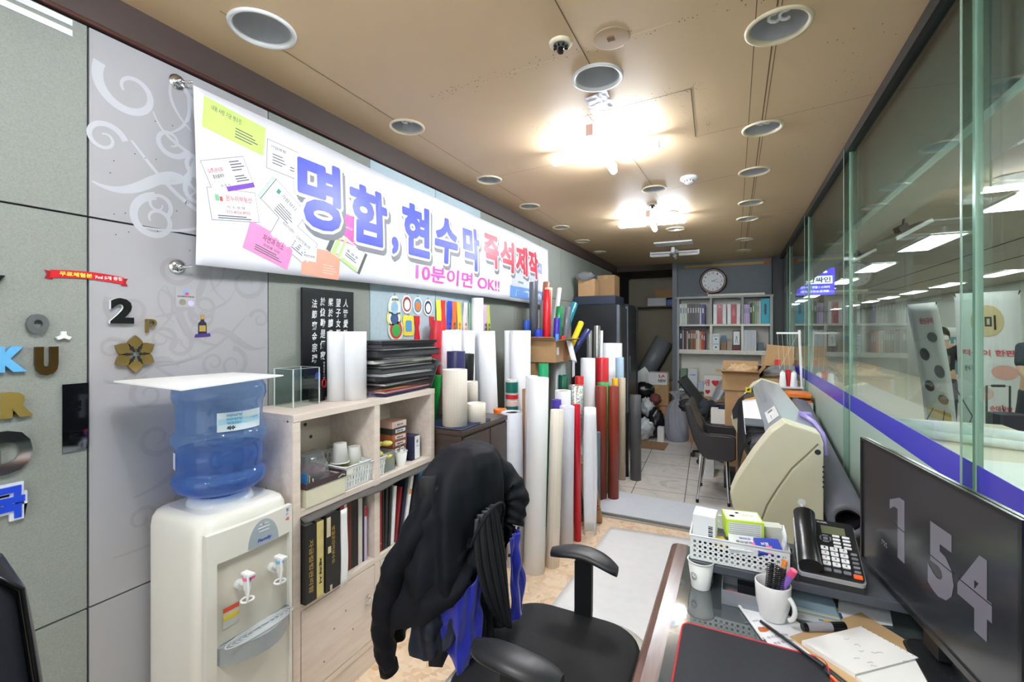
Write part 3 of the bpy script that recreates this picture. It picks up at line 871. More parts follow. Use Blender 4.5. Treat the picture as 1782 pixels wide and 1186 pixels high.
t = thing('mirror_tile', 'tall dark mirror tile with black characters on the grey panel', 'mirror',(W,0.604,1.148))
obj('plate', g, mat('dark_mirror',(120,124,134),0.04, metal=1.0), t)
g = MB(); g.text('청',0.030,0.032, on_left(0.616,1.262, W+0.0045), bold=0.05); g.text('도',0.030,0.024, on_left(0.616,1.186, W+0.0045), bold=0.05); obj('lettering', g, M_blackg, t)
# gold lily emblem
g = MB()
cy, cz = 0.778,1.425
for k in range(6):
    a = PI/2 + 2*PI*k/6; L, w = 0.060,0.022
    P = []
    for i in range(13):
        u = i/12; P.append((0.014 + u*(L-0.014), w*sin(PI*u**0.8)*0.9))
    pol = P + [(p[0],-p[1]) for p in reversed(P[1:-1])]
    M = on_left(cy, cz, W) @ Matrix.Rotation(a,4, 'Z')
    g.prism(pol,0.012, M=M, z0=0.001)
t = thing('lily_emblem', 'gold mirror flower emblem with six petals under the number 2', 'emblem',(W, cy, cz))
obj('petals', g, M_gold, t)
g = MB()
for k in range(6):
    M = on_left(cy, cz, W) @ Matrix.Rotation(PI/2 + 2*PI*k/6 + PI/6,4, 'Z')
    g.prism([(0.008,-0.0022),(0.026,-0.005),(0.028,0),(0.026,0.005),(0.008,0.0022)],0.002, M=M, z0=0.0135)
obj('stamens', g, M_black, t)
# red ribbon sticker
t = thing('ribbon_sticker', 'red ribbon sticker with yellow and white Korean print across the panel joint', 'sticker',(W,0.57,1.66))
g = MB()
def rib(u, v): return V(W + 0.002 + 0.001*v,0.578 + 0.172*u,1.650 + 0.006*sin(PI*u) - 0.004*u + 0.022*v)
g.grid(rib,20,1); obj('ribbon', g, mat('ribbon_red',(204,28,40),0.4), t)
g = MB()
g.add([(W+0.001,0.566,1.647),(W+0.001,0.584,1.644),(W+0.001,0.584,1.668),(W+0.001,0.566,1.671),(W+0.001,0.572,1.659)],[(0,1,2,3,4)])
g.add([(W+0.001,0.762,1.641),(W+0.001,0.744,1.641),(W+0.001,0.744,1.665),(W+0.001,0.762,1.665),(W+0.001,0.756,1.653)],[(0,1,2,3,4)])
obj('ribbon_tail', g, mat('ribbon_dark_red',(150,20,30),0.4), t)
g = MB(); g.text('무료체험분',0.074,0.013, on_left(0.597,1.6575, W+0.0045), bold=0.03); obj('print', g, mat('ribbon_yellow',(246,226,90),0.4), t)
g = MB(); g.text('7ml 5개 증정',0.068,0.011, on_left(0.677,1.6565, W+0.0045), bold=0.03); obj('print', g, M_white, t)
# fan emblem stickers and bottle sticker
t = thing('award_sticker', 'small printed award sticker with a red and blue swirl and two seals', 'sticker',(W,0.92,1.60))
g = MB(); g.box(W, W+0.0006,0.900,0.965,1.583,1.650); obj('film', g, mat('sticker_film',(168,168,171),0.42), t)
g = MB(); g.cyl((W,0.932,1.636),(W+0.0014,0.932,1.636),0.009, n=20); obj('swirl', g, mat('swirl_blue',(120,170,226),0.4), t)
g = MB(); g.box(W, W+0.0018,0.930,0.941,1.626,1.634); obj('swirl', g, mat('swirl_red',(214,60,70),0.4), t)
g = MB(); g.text('2023대한민국 국회대상',0.055,0.0055, on_left(0.905,1.617, W+0.0012), bold=0.02); obj('print', g, M_ink, t)
g = MB(); g.cyl((W,0.922,1.600),(W+0.0014,0.922,1.600),0.011, n=20); obj('seal', g, mat('seal_grey',(150,146,130),0.3, metal=0.4), t)
g = MB(); g.cyl((W,0.949,1.597),(W+0.0014,0.949,1.597),0.010, n=20); obj('seal', g, mat('seal_lilac',(196,190,226),0.3), t)
t = thing('bottle_sticker', 'printed sticker of a dark bottle with a gold label standing on a purple box', 'sticker',(W,0.985,1.50))
g = MB(); g.prism([(-0.006,0.052),(-0.006,0.030),(-0.014,0.022),(-0.015,-0.018),(0.015,-0.018),(0.014,0.022),(0.006,0.030),(0.006,0.052)],0.001, M=on_left(0.988,1.505, W)); obj('bottle', g, mat('bottle_dark',(44,38,62),0.3), t)
g = MB(); g.prism([(-0.011,0.014),(-0.011,-0.008),(0.011,-0.008),(0.011,0.014)],0.0014, M=on_left(0.988,1.505, W)); g.prism([(-0.006,0.052),(-0.006,0.036),(0.006,0.036),(0.006,0.052)],0.0014, M=on_left(0.988,1.505, W)); obj('bottle_label', g, mat('label_gold',(170,144,70),0.4), t)
g = MB(); g.prism([(-0.027,-0.030),(-0.024,-0.018),(0.026,-0.014),(0.029,-0.026)],0.0012, M=on_left(0.988,1.505, W)); obj('box_base', g, mat('box_purple',(70,46,120),0.4), t)
# two thin white bands on the wall at the top corner
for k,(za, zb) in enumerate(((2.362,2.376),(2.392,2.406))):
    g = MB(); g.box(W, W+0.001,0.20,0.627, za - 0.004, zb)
    tag(obj('white_stripe', g, mat('stripe_white',(226,230,236),0.3)),('lower' if k == 0 else 'upper') + ' of two thin white stripe films near the ceiling trim', 'film strip', 'white stripe films')

# ------------------------------------------------------------------ water dispenser
D0 = (-1.56,0.945,0)
M_dbody = mat('dispenser_cream',(226,225,216),0.28, var=0.02, coat=0.3)
M_dgrey = mat('dispenser_grey',(158,164,168),0.35)
t = thing('water_dispenser', 'cream floor standing water dispenser with two taps, beside the pale wood shelf unit', 'water dispenser', D0)
def drr(inset, x0=-1.705, x1=-1.415, y0=0.792, y1=1.102, r=0.045, bulge=0.012):
    pts = rrect(x0+inset, x1-inset, y0+inset, y1-inset, r,6)
    return [(x + (bulge*(1-((y-(y0+y1)/2)/((y1-y0)/2))**2) if x > x1-inset-0.02 else 0), y) for x, y in pts]
rings = []
for z, ins in ((0.0,0.008),(0.012,0.0),(0.875,0.0),(0.905,0.003),(0.922,0.010),(0.931,0.022),(0.934,0.036)):
    rings.append([(p[0], p[1], z) for p in drr(ins)])
g = MB(); g.loft(rings, smooth=True); body = obj('body', g, M_dbody, t)
# front panel groove lines and recess
g = MB()
def front(y): return -1.415 + 0.012*(1-((y-0.947)/0.155)**2)
def patch(y0, y1, z0, z1, lift, n=8):
    g.grid(lambda u, v: V(front(y0+(y1-y0)*u) + lift, y0+(y1-y0)*u, z0+(z1-z0)*v), n,1)
# recess: bevelled opening, hollowed into a frame standing proud
FR = 0.016
def frameshell(g):
    ys = [0.805 + (1.092-0.805)*k/14 for k in range(15)]
    for za, zb, ya, yb in ((0.800,0.892,0.806,1.094),(0.10,0.800,0.806,0.834),(0.10,0.800,1.084,1.094)):
        n = 10
        for k in range(n):
            a = ya + (yb-ya)*k/n; b_ = ya + (yb-ya)*(k+1)/n
            vs = []
            for z in (za, zb):
                for y in (a, b_):
                    vs += [(front(y)-0.004, y, z),(front(y)+FR, y, z)]
            g.add(vs,[(1,3,7,5),(0,1,5,4)[::-1] if k == 0 else (0,1,5,4),(2,3,7,6),(0,2,3,1),(4,5,7,6)])
frameshell(g)
obj('front_frame', g, M_dbody, t, recalc=True)
g = MB(); patch(0.834,1.084,0.545,0.800,0.0012); obj('recess_panel', g, mat('recess_cream',(206,203,190),0.35), t)
g = MB(); patch(0.834,1.084,0.02,0.490,0.010)
obj('lower_door', g, M_dbody, t)
# drip tray: a lens-shaped grey tray with curved ribs
g = MB()
def tray(s, z0, z1, mi=0):
    n = 24; top = []
    for k in range(n+1):
        y = 0.838 + (1.090-0.838)*k/n; u = (k/n)*2-1
        top.append((front(y) + 0.006 + s*0.062*(1-u*u), y))
    back = [(front(p[1]) - 0.002, p[1]) for p in reversed(top[1:-1])]
    g.prism(top + back, z1-z0, mi, z0=z0)
tray(1.0,0.486,0.540)
obj('drip_tray', g, M_dgrey, t)
g = MB()
for q in (0.98,0.84,0.70,0.56,0.42,0.28):
    P = []
    for k in range(33):
        a = 2*PI*k/32; P.append((front(0.964) + 0.026 + 0.030*q*cos(a)*1.0,0.964 + 0.118*q*sin(a),0.5425))
    g.tube(P,0.0021, n=6, caps=False)
g.box(front(.964)-0.004, front(.964)+0.056,0.9625,0.9655,0.541,0.5435)
obj('drip_grille', g, mat('grille_pale',(188,192,196),0.35), t)
# badge
g = MB(); n = 20
pol = [(0.052*cos(PI*k/n)*1.02,0.082*sin(PI*k/n)) for k in range(n+1)]
M = frame((front(0.979)+FR,0.979,0.802),(0.02,1,0),(0,0,1)); g.prism(pol,0.0016, M=M)
bd = obj('badge', g, mat('badge_grey',(160,172,180),0.35), t)
g = MB(); g.text('Family',0.050,0.013, frame((front(0.979)+FR+0.002,0.957,0.812),(0.02,1,0),(0,0,1)), bold=0.03, shear=0.2); obj('print', g, mat('badge_blue',(44,70,190),0.4), bd)
g = MB()
for k, w in enumerate((0.030,0.042,0.036)): g.box(front(.98)+FR, front(.98)+FR+0.0028,0.980-w/2,0.980+w/2,0.868-0.011*k,0.8705-0.011*k)
obj('indicator', g, M_white, bd)
g = MB(); g.box(front(.98)+FR, front(.98)+FR+0.003,0.974,0.980,0.868,0.8705); obj('indicator', g, mat('indicator_red',(220,50,40),0.4), bd)
g = MB(); M = frame((front(1.05)+FR,1.03,0.832),(-0.10,1,0.02),(0,0,1))
g.prism([(0,0),(0.052,0.0),(0.052,0.058),(0,0.058)],0.0008, M=M); st = obj('sticker', g, mat('sticker_white',(226,230,238),0.4), t)
g = MB()
M2 = M @ T(0,0,0.0012)
g.text('나의정',0.038,0.013, M2 @ T(0.012,0.040,0), bold=0.04); g.text('국내산',0.036,0.009, M2 @ T(0.012,0.028,0), bold=0.02)
obj('print', g, mat('print_blue',(60,84,180),0.5), st)
g = MB(); g.text('책임수리',0.040,0.014, M2 @ T(0.010,0.008,0), bold=0.05); obj('print', g, mat('print_red',(214,50,60),0.5), st)
# warning label on the recess
M = frame((front(0.88)+0.0022,0.857,0.588),(0.03,1,0),(0,0,1)); g = MB()
g.prism([(0,0),(0.049,0),(0.049,0.062),(0,0.062)],0.0006, M=M); wl = obj('warning_label', g, mat('label_silver',(196,196,190),0.4), t)
g = MB(); g.prism([(0,0.048),(0.049,0.048),(0.049,0.062),(0,0.062)],0.0010, M=M); obj('label_band', g, mat('label_orange',(214,84,48),0.5), wl)
g = MB(); g.prism([(0.001,0.024),(0.048,0.024),(0.048,0.038),(0.001,0.038)],0.0010, M=M); obj('label_band', g, mat('label_yellow',(214,196,40),0.5), wl)
# taps
def tap(y, m, side):
    g = MB(); x = front(y); z = 0.735
    g.cyl((x, y, z-0.030),(x+0.020, y, z-0.030),0.015, n=20); g.cyl((x+0.045, y, z-0.034),(x+0.045, y, z+0.010),0.0115, n=20)
    g.cyl((x+0.015, y, z-0.022),(x+0.045, y, z-0.022),0.009, n=14)
    g.cyl((x+0.045, y, z-0.052),(x+0.045, y, z-0.034),0.007,0.010, n=16)
    a = obj('tap', g, mat('tap_translucent',(214,216,214),0.25), t)
    g = MB(); g.cyl((x+0.045, y, z-0.006),(x+0.045, y, z+0.004),0.0128, n=20)
    if side: g.cbox((x+0.058, y+0.006, z+0.004),(0.018,0.010,0.008))
    obj('colour_ring', g, m, a)
    g = MB()
    g.box(x+0.028, x+0.070, y-0.010, y+0.010, z+0.010, z+0.016)
    g.tube([(x+0.066, y-0.012, z+0.012),(x+0.072, y-0.014, z-0.02),(x+0.068, y-0.014, z-0.05),(x+0.062, y-0.012, z-0.066)],0.0035)
    P = [(x+0.045 + 0.016*cos(2*PI*k/16), y + 0.018*sin(2*PI*k/16), z-0.068) for k in range(17)]
    g.tube(P,0.0032, caps=False); obj('lever', g, M_white, a)
tap(0.905, mat('hot_pink',(236,110,168),0.35), True)
tap(1.019, mat('cold_blue',(96,184,226),0.35), False)
g = MB(); g.lathe([(0.098,0.928),(0.096,0.942),(0.088,0.952),(0.070,0.958)], c=(D0[0], D0[1],0), n=40); obj('bottle_collar', g, mat('collar_white',(214,218,222),0.25), t)

# ------------------------------------------------------------------ bottle
M_bot = clear('blue_polycarbonate',(216,230,246),1.2,0.06, haze=0.30, hazecol=(140,180,232))
t = thing('water_bottle', 'large blue translucent water bottle upside down on the dispenser, half full', 'water bottle',(D0[0], D0[1],0.945))
R0 = 0.136
prof = [(0.030,-0.004),(0.036,0.010),(0.060,0.018),(0.110,0.030),(0.132,0.046),(0.138,0.068),(0.136,0.084),(0.125,0.094),(0.122,0.104),(0.127,0.112),(0.128,0.150),
        (0.127,0.176),(0.132,0.184),(0.139,0.196),(0.139,0.214),(0.132,0.226),(0.126,0.234),(0.126,0.300),(0.128,0.318),(0.134,0.328),(0.138,0.342),(0.136,0.366),(0.126,0.386),(0.104,0.396),(0.070,0.399),(0.0005,0.399)]
g = MB(); g.lathe([(r*0.99, z) for r, z in prof], n=64); obj('shell', g, M_bot, t, world=False)
M_wat = clear('bottle_water',(170,204,246),0.5,0.02, haze=0.25, hazecol=(90,156,240))
g = MB(); wp = [(r*0.965, z) for r, z in prof if z <= 0.16 and z > 0.0] + [(0.1235,0.168),(0.0005,0.168)]
g.lathe([(0.0005, wp[0][1])] + wp, n=48); obj('water', g, M_wat, t, world=False)
def label_patch(name, a0, a1, z0, z1, m, parent, r=0.1285, lift=0.0):
    g = MB(); g.grid(lambda u, v: V((r+lift)*cos(a0+(a1-a0)*u),(r+lift)*sin(a0+(a1-a0)*u), z0+(z1-z0)*v),20,1)
    return obj(name, g, m, parent, world=False)
lb = label_patch('label',-0.62,0.50,0.236,0.296, mat('label_ice',(222,236,246),0.35), t)
label_patch('label_band',-0.60,0.48,0.258,0.276, mat('label_cyan',(176,222,240),0.35), lb, lift=0.0006)
def curved_text(s, w, h, a0, z, m, parent, bold=0.02, r=0.1297):
    g = MB(); vs, fs = text_geo(s, bold); x0 = min(p[0] for p in vs); x1 = max(p[0] for p in vs); y0 = min(p[1] for p in vs); y1 = max(p[1] for p in vs)
    g.add([(r*cos(a0+(p[0]-x0)/(x1-x0)*w/r), r*sin(a0+(p[0]-x0)/(x1-x0)*w/r), z+(p[1]-y0)/(y1-y0)*h) for p in vs], fs)
    obj('print', g, m, parent, world=False)
m = mat('label_print_blue',(92,178,220),0.4)
for k, w_ in enumerate(('natural', 'mineral', 'water')): curved_text(w_,0.045,0.0105,-0.42,0.283-0.0125*k, m, lb)
curved_text('석수',0.024,0.014,-0.42,0.240, M_ink, lb,0.05)
curved_text('1.8.9L',0.030,0.006,0.18,0.268, m, lb)
g = MB(); label_patch('side_label',-2.0,-1.75,0.115,0.168, mat('label_ice2',(214,226,240),0.4), t)
g = MB(); M = T(0,0,0)
zt = 1.3455
g.add([(-1.655,0.690, zt+0.002),(-1.635,1.035, zt),(-1.345,1.020, zt+0.004),(-1.325,0.700, zt-0.006)],[(0,1,2,3)]); g.add([(-1.655,0.690, zt+0.006),(-1.635,1.035, zt+0.004),(-1.345,1.020, zt+0.008),(-1.325,0.700, zt-0.002)],[(0,1,2,3)])
g.add([(-1.655,0.690, zt+0.002),(-1.325,0.700, zt-0.006),(-1.325,0.700, zt-0.002),(-1.655,0.690, zt+0.006),(-1.345,1.020, zt+0.004),(-1.345,1.020, zt+0.008),(-1.635,1.035, zt),(-1.635,1.035, zt+0.004)],[(0,1,2,3),(1,4,5,2),(4,6,7,5),(6,0,3,7)])
t = thing('foam_board', 'white foam board sheet lying flat on top of the blue water bottle', 'board',(-1.5,0.86, zt))
obj('sheet', g, M_white, t)

# ------------------------------------------------------------------ pale wood shelf unit
def wood(name, c, c2, rough=0.45, axis='X', sc_=2.5, knots=False):
    m = mat(name, c, rough, var=0.0)
    nt, b = nodes_of(m)
    tc = nt.nodes.new('ShaderNodeTexCoord'); mp = nt.nodes.new('ShaderNodeMapping')
    mp.inputs['Scale'].default_value = (14,1.6,14) if axis == 'Y' else ((1.6,14,14) if axis == 'X' else (14,14,1.6))
    nt.links.new(tc.outputs['Object'], mp.inputs[0])
    n = nt.nodes.new('ShaderNodeTexNoise'); n.inputs['Scale'].default_value = sc_; n.inputs['Detail'].default_value = 6; n.inputs['Distortion'].default_value = 0.8
    nt.links.new(mp.outputs[0], n.inputs['Vector'])
    r = ramp(nt, n.outputs['Fac'],[(0.3, srgb(*c2)),(0.65, srgb(*c))])
    nt.links.new(r.outputs[0], b.inputs['Base Color'])
    return m
M_pine = wood('washed_pine',(230,217,206),(217,202,190), axis='Y')
M_knot = mat('knot_brown',(150,128,112),0.6)
SX0, SX1, SY0, SY1, SZ = -1.735,-1.452,1.140,2.012,1.190
t = thing('shelf_unit', 'pale washed pine shelf unit with open cubbies, a door and two drawers', 'shelf',(-1.59,1.14,0))
tk = 0.027
def pn(name, *a):
    g = MB(); g.box(*a); return obj(name, g, M_pine, t, bevel=0.0015)
pn('side_panel', SX0, SX1, SY0, SY0+tk+.006,0.0, SZ-tk)
pn('side_panel', SX0, SX1, SY1-tk-.006, SY1,0.0, SZ-tk)
pn('top', SX0, SX1+0.002, SY0, SY1, SZ-tk, SZ)
pn('shelf', SX0, SX1, SY0+tk+.006, SY1-tk-.006,0.806,0.831)
pn('shelf', SX0, SX1, SY0+tk+.006, SY1-tk-.006,0.455,0.480)
pn('shelf', SX0, SX1, SY0+tk+.006, SY1-tk-.006,0.100,0.124)
pn('plinth', SX0, SX1-0.008, SY0+tk+.006, SY1-tk-.006,0.0,0.100)
pn('divider', SX0, SX1,1.560,1.594,0.124,0.455)
pn('divider', SX0, SX1,1.560,1.594,0.480,0.806)
pn('divider', SX0, SX1,1.560,1.594,0.831, SZ-tk)
pn('back_panel', SX0, SX0+0.006, SY0+tk, SY1-tk,0.1, SZ-tk)
door = pn('door', SX1-0.020, SX1+0.001, SY0+tk+.009,1.557,0.127,0.452)
g = MB(); g.cyl((SX1+0.001,1.515,0.335),(SX1+0.012,1.515,0.335),0.009, n=20); g.box(SX1+0.001, SX1+0.004,1.505,1.525,0.285,0.300)
P = [(SX1+0.012,1.515 + 0.011*sin(a*PI/8)*(1 if a < 99 else 1),0.312 + 0.016*cos(a*PI/8)) for a in range(17)]; g.tube(P,0.0016, caps=False); g.cyl((SX1+0.012,1.515,0.292),(SX1+0.012,1.515,0.300),0.005)
obj('latch', g, M_chrome, door)
pn('drawer', SX1-0.020, SX1+0.001,1.597, SY1-tk-.009,0.300,0.452)
pn('drawer', SX1-0.020, SX1+0.001,1.597, SY1-tk-.009,0.127,0.294)
g = MB()
for y, z in ((1.28,0.20),(1.43,0.24),(1.39,0.34),(1.66,0.375),(1.33,0.30),(1.70,0.22)):
    g.cyl((SX1+0.0008, y, z),(SX1+0.0016, y, z),0.006 if y > 1.6 else 0.004, n=10)
obj('wood_knot', g, M_knot, t)
g = MB()
for x, z in ((-1.48,1.165),(-1.60,0.90),(-1.47,0.76),(-1.47,0.47)): g.cyl((x, SY0-0.001, z),(x, SY0, z),0.004, n=12)
for y, z in ((1.42,1.08),(1.45,1.02),(1.66,1.10)): g.cyl((SX0+0.006, y, z),(SX0+0.0075, y, z),0.008, n=12)
obj('screw_hole', g, mat('hole_dark',(84,66,56),0.7), t)

# ------------------------------------------------------------------ things inside the shelf unit
def book(name, label, y, w, z0, h, dep, m, mp=None, x1=-1.462, lean=0.0, cat='book', group=None, spine=None, ring=False):
    """Upright book or binder, spine facing +X; y is its near edge at the foot."""
    o = thing(name, label, cat,(x1-dep/2, y, z0), group=group, rot=(lean,0,0))
    g = MB(); a = 0.0022
    g.box(-dep/2, dep/2,0, a,0, h); g.box(-dep/2, dep/2, w-a, w,0, h); g.box(dep/2-a, dep/2, a, w-a,0, h)
    obj('cover', g, m, o, world=False)
    g = MB(); g.box(-dep/2+0.004, dep/2-a-0.0005, a, w-a,0.003, h-0.005); obj('pages', g, mp or M_paper, o, world=False)
    if spine:
        txt, ms, tw, th, z = spine
        g = MB(); M = frame((dep/2+0.0006, w/2 - th/2, z + tw),(0,0,-1),(0,1,0)); g.text(txt, tw, th, M, bold=0.03); obj('spine_title', g, ms, o, world=False)
    return o
M_bkc = mat('binder_black',(26,26,28),0.45, var=0.2); M_gilt = mat('gilt_print',(168,142,70),0.4, metal=0.3)
M_pg = mat('old_pages',(206,186,140),0.8, var=0.12)
book('binder', 'thick black binder with gilt spine lettering, first on the middle shelf by the dispenser',1.176,0.050,0.481,0.292,0.25, M_bkc, x1=-1.430, spine=('자금집행관리함', M_gilt,0.20,0.020,0.035), cat='binder', group='binders and folders in the left cubby')
book('binder', 'yellowed stained binder between two black binders',1.229,0.032,0.481,0.288,0.24, mat('stained_cream',(216,200,128),0.7, var=0.25, scale=25), x1=-1.432, spine=('제작서', M_ink,0.10,0.012,0.05), cat='binder', group='binders and folders in the left cubby')
bb = book('binder', 'wide worn black binder with peeled white tape patches and gilt lettering',1.266,0.072,0.481,0.300,0.26, M_bkc, x1=-1.426, spine=('영월군간이상수도', M_gilt,0.15,0.016,0.10), cat='binder', group='binders and folders in the left cubby')
for q in ((0.004,0.022,0.215,0.290),(0.010,0.024,0.150,0.175),(0.020,0.030,0.0,0.022)): g = MB(); g.box(0.130,0.1318, *q); obj('tape_patch', g, mat('peeled_tape',(206,196,164),0.7), bb, world=False)
g = MB()
g.grid(lambda u, v: V(-1.430 + 0.004*sin(v*5),1.342 + 0.036*u + 0.004*v,0.462 + 0.31*v),6,12)
o = obj('loose_sheet', g, M_paper); sd = o.modifiers.new('t', 'SOLIDIFY'); sd.thickness = 0.003
tag(o, 'white loose paper sheet hanging out beside the wide black binder', 'paper')
row = [(0.024,(22,22,25),.325, 'black folder with a red top label, beside the hanging white sheet',(200,30,40)),(0.015,(232,232,236),.320, 'slim white folder with small print on its spine', None),
       (0.014,(120,36,28),.322, 'first of the rust red folders in the row', None),(0.012,(112,40,30),.324, 'second rust red folder, darker spine', None),(0.014,(20,20,22),.322, 'thin black folder after the rust red ones', None),(0.013,(26,26,28),.320, 'second thin black folder in the row', None),(0.012,(18,18,20),.318, 'third thin black folder next to the pale one', None),
       (0.024,(212,208,200),.316, 'pale grey binder in the row of black folders', None),(0.012,(24,30,44),.290, 'dark navy slim book beside the pale grey binder', None),(0.016,(206,190,220),.240, 'short lilac and red booklet beside the divider',(206,50,56))]
y = 1.381
for w_, c_, h_, lab, top in row:
    o = book('folder', lab, y, w_-0.0012,0.481, min(h_,.318),0.215, plain(c_,0.45), x1=-1.475, cat='folder', group='binders and folders in the left cubby')
    if top:
        g = MB(); g.box(0.1073,0.1085,0.0005, w_-0.002, min(h_,.318)-0.045, min(h_,.318)-0.002); obj('spine_label', g, plain(top,0.4), o, world=False)
    y += w_
row = [(0.026,(150,30,38),.318,0, 'dark red binder with two studs, first right of the divider', 'studs'),(0.014,(20,20,22),.315,0, 'thin black folder beside the dark red binder', None),(0.018,(28,36,34),.312,-0.03, 'black folder with a green tint in the right cubby', None),(0.016,(24,24,26),.305,-0.05, 'spiral bound black folder leaning in the right cubby', None),
       (0.022,(226,228,232),.27,-0.08, 'white ring binder leaning in the right cubby', None),(0.016,(140,28,34),.255,-0.16, 'red folder leaning in the right cubby', None),(0.020,(34,38,52),.31,-0.20, 'navy box file leaning in the right cubby', None),(0.022,(232,232,236),.31,-0.23, 'white box file with orange band leaning in the right cubby', 'band'),(0.018,(30,32,40),.315,-0.25, 'dark leaning folder before the blue one', None),(0.024,(66,156,216),.300,-0.26, 'bright blue plastic folder leaning in the right cubby', None)]
y = 1.600
for k,(w_, c_, h_, ln, lab, ex) in enumerate(row):
    o = book('folder', lab, y, w_-0.002,0.482 + w_*abs(sin(ln)), h_,0.21, plain(c_,0.45), x1=-1.468, lean=ln, cat='folder', group='folders in the right cubby')
    if ex == 'studs':
        g = MB(); [g.cyl((0.105, w_/2, z),(0.108, w_/2, z),0.003, n=10) for z in (0.04,0.28)]; obj('stud', g, M_chrome, o, world=False)
    if ex == 'band':
        g = MB(); g.box(0.105,0.1062,0.001, w_-0.003,0.20,0.225); obj('spine_label', g, plain((226,140,60),0.5), o, world=False)
    y += w_ + 0.002 + abs(ln)*0.05
# folders lying under the upper shelf (dark mat hanging out)
g = MB(); g.grid(lambda u, v: V(-1.455 + 0.03*v - 0.004*sin(u*9),1.17 + 0.83*u,0.802 - 0.014*v*(1+0.4*sin(u*17))),40,3)
o = obj('shelf_liner', g, mat('liner_grey',(86,82,80),0.7)); sd = o.modifiers.new('t', 'SOLIDIFY'); sd.thickness = 0.004
tag(o, 'dark grey liner strip hanging under the upper shelf edge', 'liner')

# boxes, baskets and cups on the upper shelf
def basket(t, x0, x1, y0, y1, z0, z1, m, rows=3, flare=0.012, th=0.0025, hole='slot', nx=6, ny=8, handle=True):
    """Open plastic basket built of rim, posts and bands so that its holes are real."""
    def lerp(k): return flare*k
    g = MB(); H = z1-z0
    def band(za, zb):
        for sgn in (0,1):
            pass
        ea = flare*(za-z0)/H; eb = flare*(zb-z0)/H
        o1 = [(x0-ea, y0-ea, za),(x1+ea, y0-ea, za),(x1+ea, y1+ea, za),(x0-ea, y1+ea, za)]
        o2 = [(x0-eb, y0-eb, zb),(x1+eb, y0-eb, zb),(x1+eb, y1+eb, zb),(x0-eb, y1+eb, zb)]
        i1 = [(x0-ea+th, y0-ea+th, za),(x1+ea-th, y0-ea+th, za),(x1+ea-th, y1+ea-th, za),(x0-ea+th, y1+ea-th, za)]
        i2 = [(x0-eb+th, y0-eb+th, zb),(x1+eb-th, y0-eb+th, zb),(x1+eb-th, y1+eb-th, zb),(x0-eb+th, y1+eb-th, zb)]
        vs = o1 + o2 + i1 + i2
        fs = []
        for k in range(4):
            j = (k+1) % 4
            fs += [(k, j,4+j,4+k),(8+j,8+k,12+k,12+j),(4+k,4+j,12+j,12+k),(j, k,8+k,8+j)]
        g.add(vs, fs)
    band(z0, z0+0.010)
    band(z1-0.014, z1)
    for r in range(1, rows):
        zc = z0 + 0.010 + (H-0.024)*r/rows
        band(zc-0.004, zc+0.004)
    def post(px, py, dx, dy, w):
        e = flare
        nx_, ny_ = (dx, dy)
        bx0, by0 = px, py; bx1, by1 = px + dx*e, py + dy*e
        tx, ty = (-dy, dx)
        vs = []
        for (qx, qy, z) in ((bx0, by0, z0),(bx1, by1, z1)):
            for s_ in (-w/2, w/2):
                vs += [(qx+tx*s_, qy+ty*s_, z),(qx+tx*s_-dx*th, qy+ty*s_-dy*th, z)]
        g.add(vs,[(0,2,6,4),(1,5,7,3),(0,4,5,1),(2,3,7,6)])
    for k in range(nx+1):
        f = k/nx
        for yy, dy in ((y0,-1),(y1,1)): post(x0+(x1-x0)*f, yy,0, dy,0.010)
    for k in range(ny+1):
        f = k/ny
        for xx, dx in ((x0,-1),(x1,1)): post(xx, y0+(y1-y0)*f, dx,0,0.009)
    sidesh = obj('sides', g, m, t)
    g = MB(); g.box(x0, x1, y0, y1, z0, z0+0.003); obj('bottom', g, m, t)
    g = MB(); e = flare
    g.tube([(x0-e, y0-e, z1),(x1+e, y0-e, z1),(x1+e, y1+e, z1),(x0-e, y1+e, z1),(x0-e, y0-e, z1)],0.0035, n=6); obj('rim', g, m, t)
t = thing('fabric_box', 'cream fabric storage box with a dark brown rim on the upper shelf', 'storage box',(-1.54,1.285,0.831))
g = MB()
def obox(g, x0, x1, y0, y1, z0, z1, th=0.004, mi=0):
    g.box(x0, x1, y0, y1, z0, z0+th, mi); g.box(x0, x0+th, y0, y1, z0+th, z1, mi); g.box(x1-th, x1, y0, y1, z0+th, z1, mi)
    g.box(x0+th, x1-th, y0, y0+th, z0+th, z1, mi); g.box(x0+th, x1-th, y1-th, y1, z0+th, z1, mi)
obox(g,-1.66,-1.448,1.195,1.385,0.832,0.912); obj('body', g, mat('cream_canvas',(218,214,190),0.8, bump=0.1), t)
g = MB()
obox(g,-1.663,-1.445,1.192,1.388,0.900,0.922,0.006); g.v = g.v[0:]; 
obj('rim_band', g, mat('brown_binding',(66,48,54),0.7), t)
g = MB(); g.tube([(-1.444,1.345,0.905),(-1.440,1.360,0.915),(-1.444,1.378,0.908)],0.003); obj('tab', g, mat('tab_grey',(150,150,140),0.6), t)
g = MB()
def bagf(u, v):
    a = u*2*PI
    return V(-1.545 + (0.075*cos(a))*(1-0.6*v) + 0.012*noise.noise(V(u*9, v*5,0)),1.295 + 0.075*sin(a)*(1-0.15*v) + 0.010*noise.noise(V(u*9, v*5,4)),0.915 + 0.085*v*(1-0.1*cos(a)))
g.grid(bagf,30,8); g.add([bagf(k/30,1.0) for k in range(30)],[tuple(range(30))])
t = thing('zip_bag', 'clear zip bag of dark and pink bits standing in the cream fabric box', 'plastic bag',(-1.54,1.295,0.912))
obj('film', g, clear('bag_film',(235,238,240),1.0,0.15, haze=0.14), t)
g = MB(); g.sphere((-1.545,1.295,0.93),0.06,18,10, s=(1,1,0.55)); obj('contents', g, mat('bag_bits',(96,76,84),0.8, var=0.8, scale=60), t)
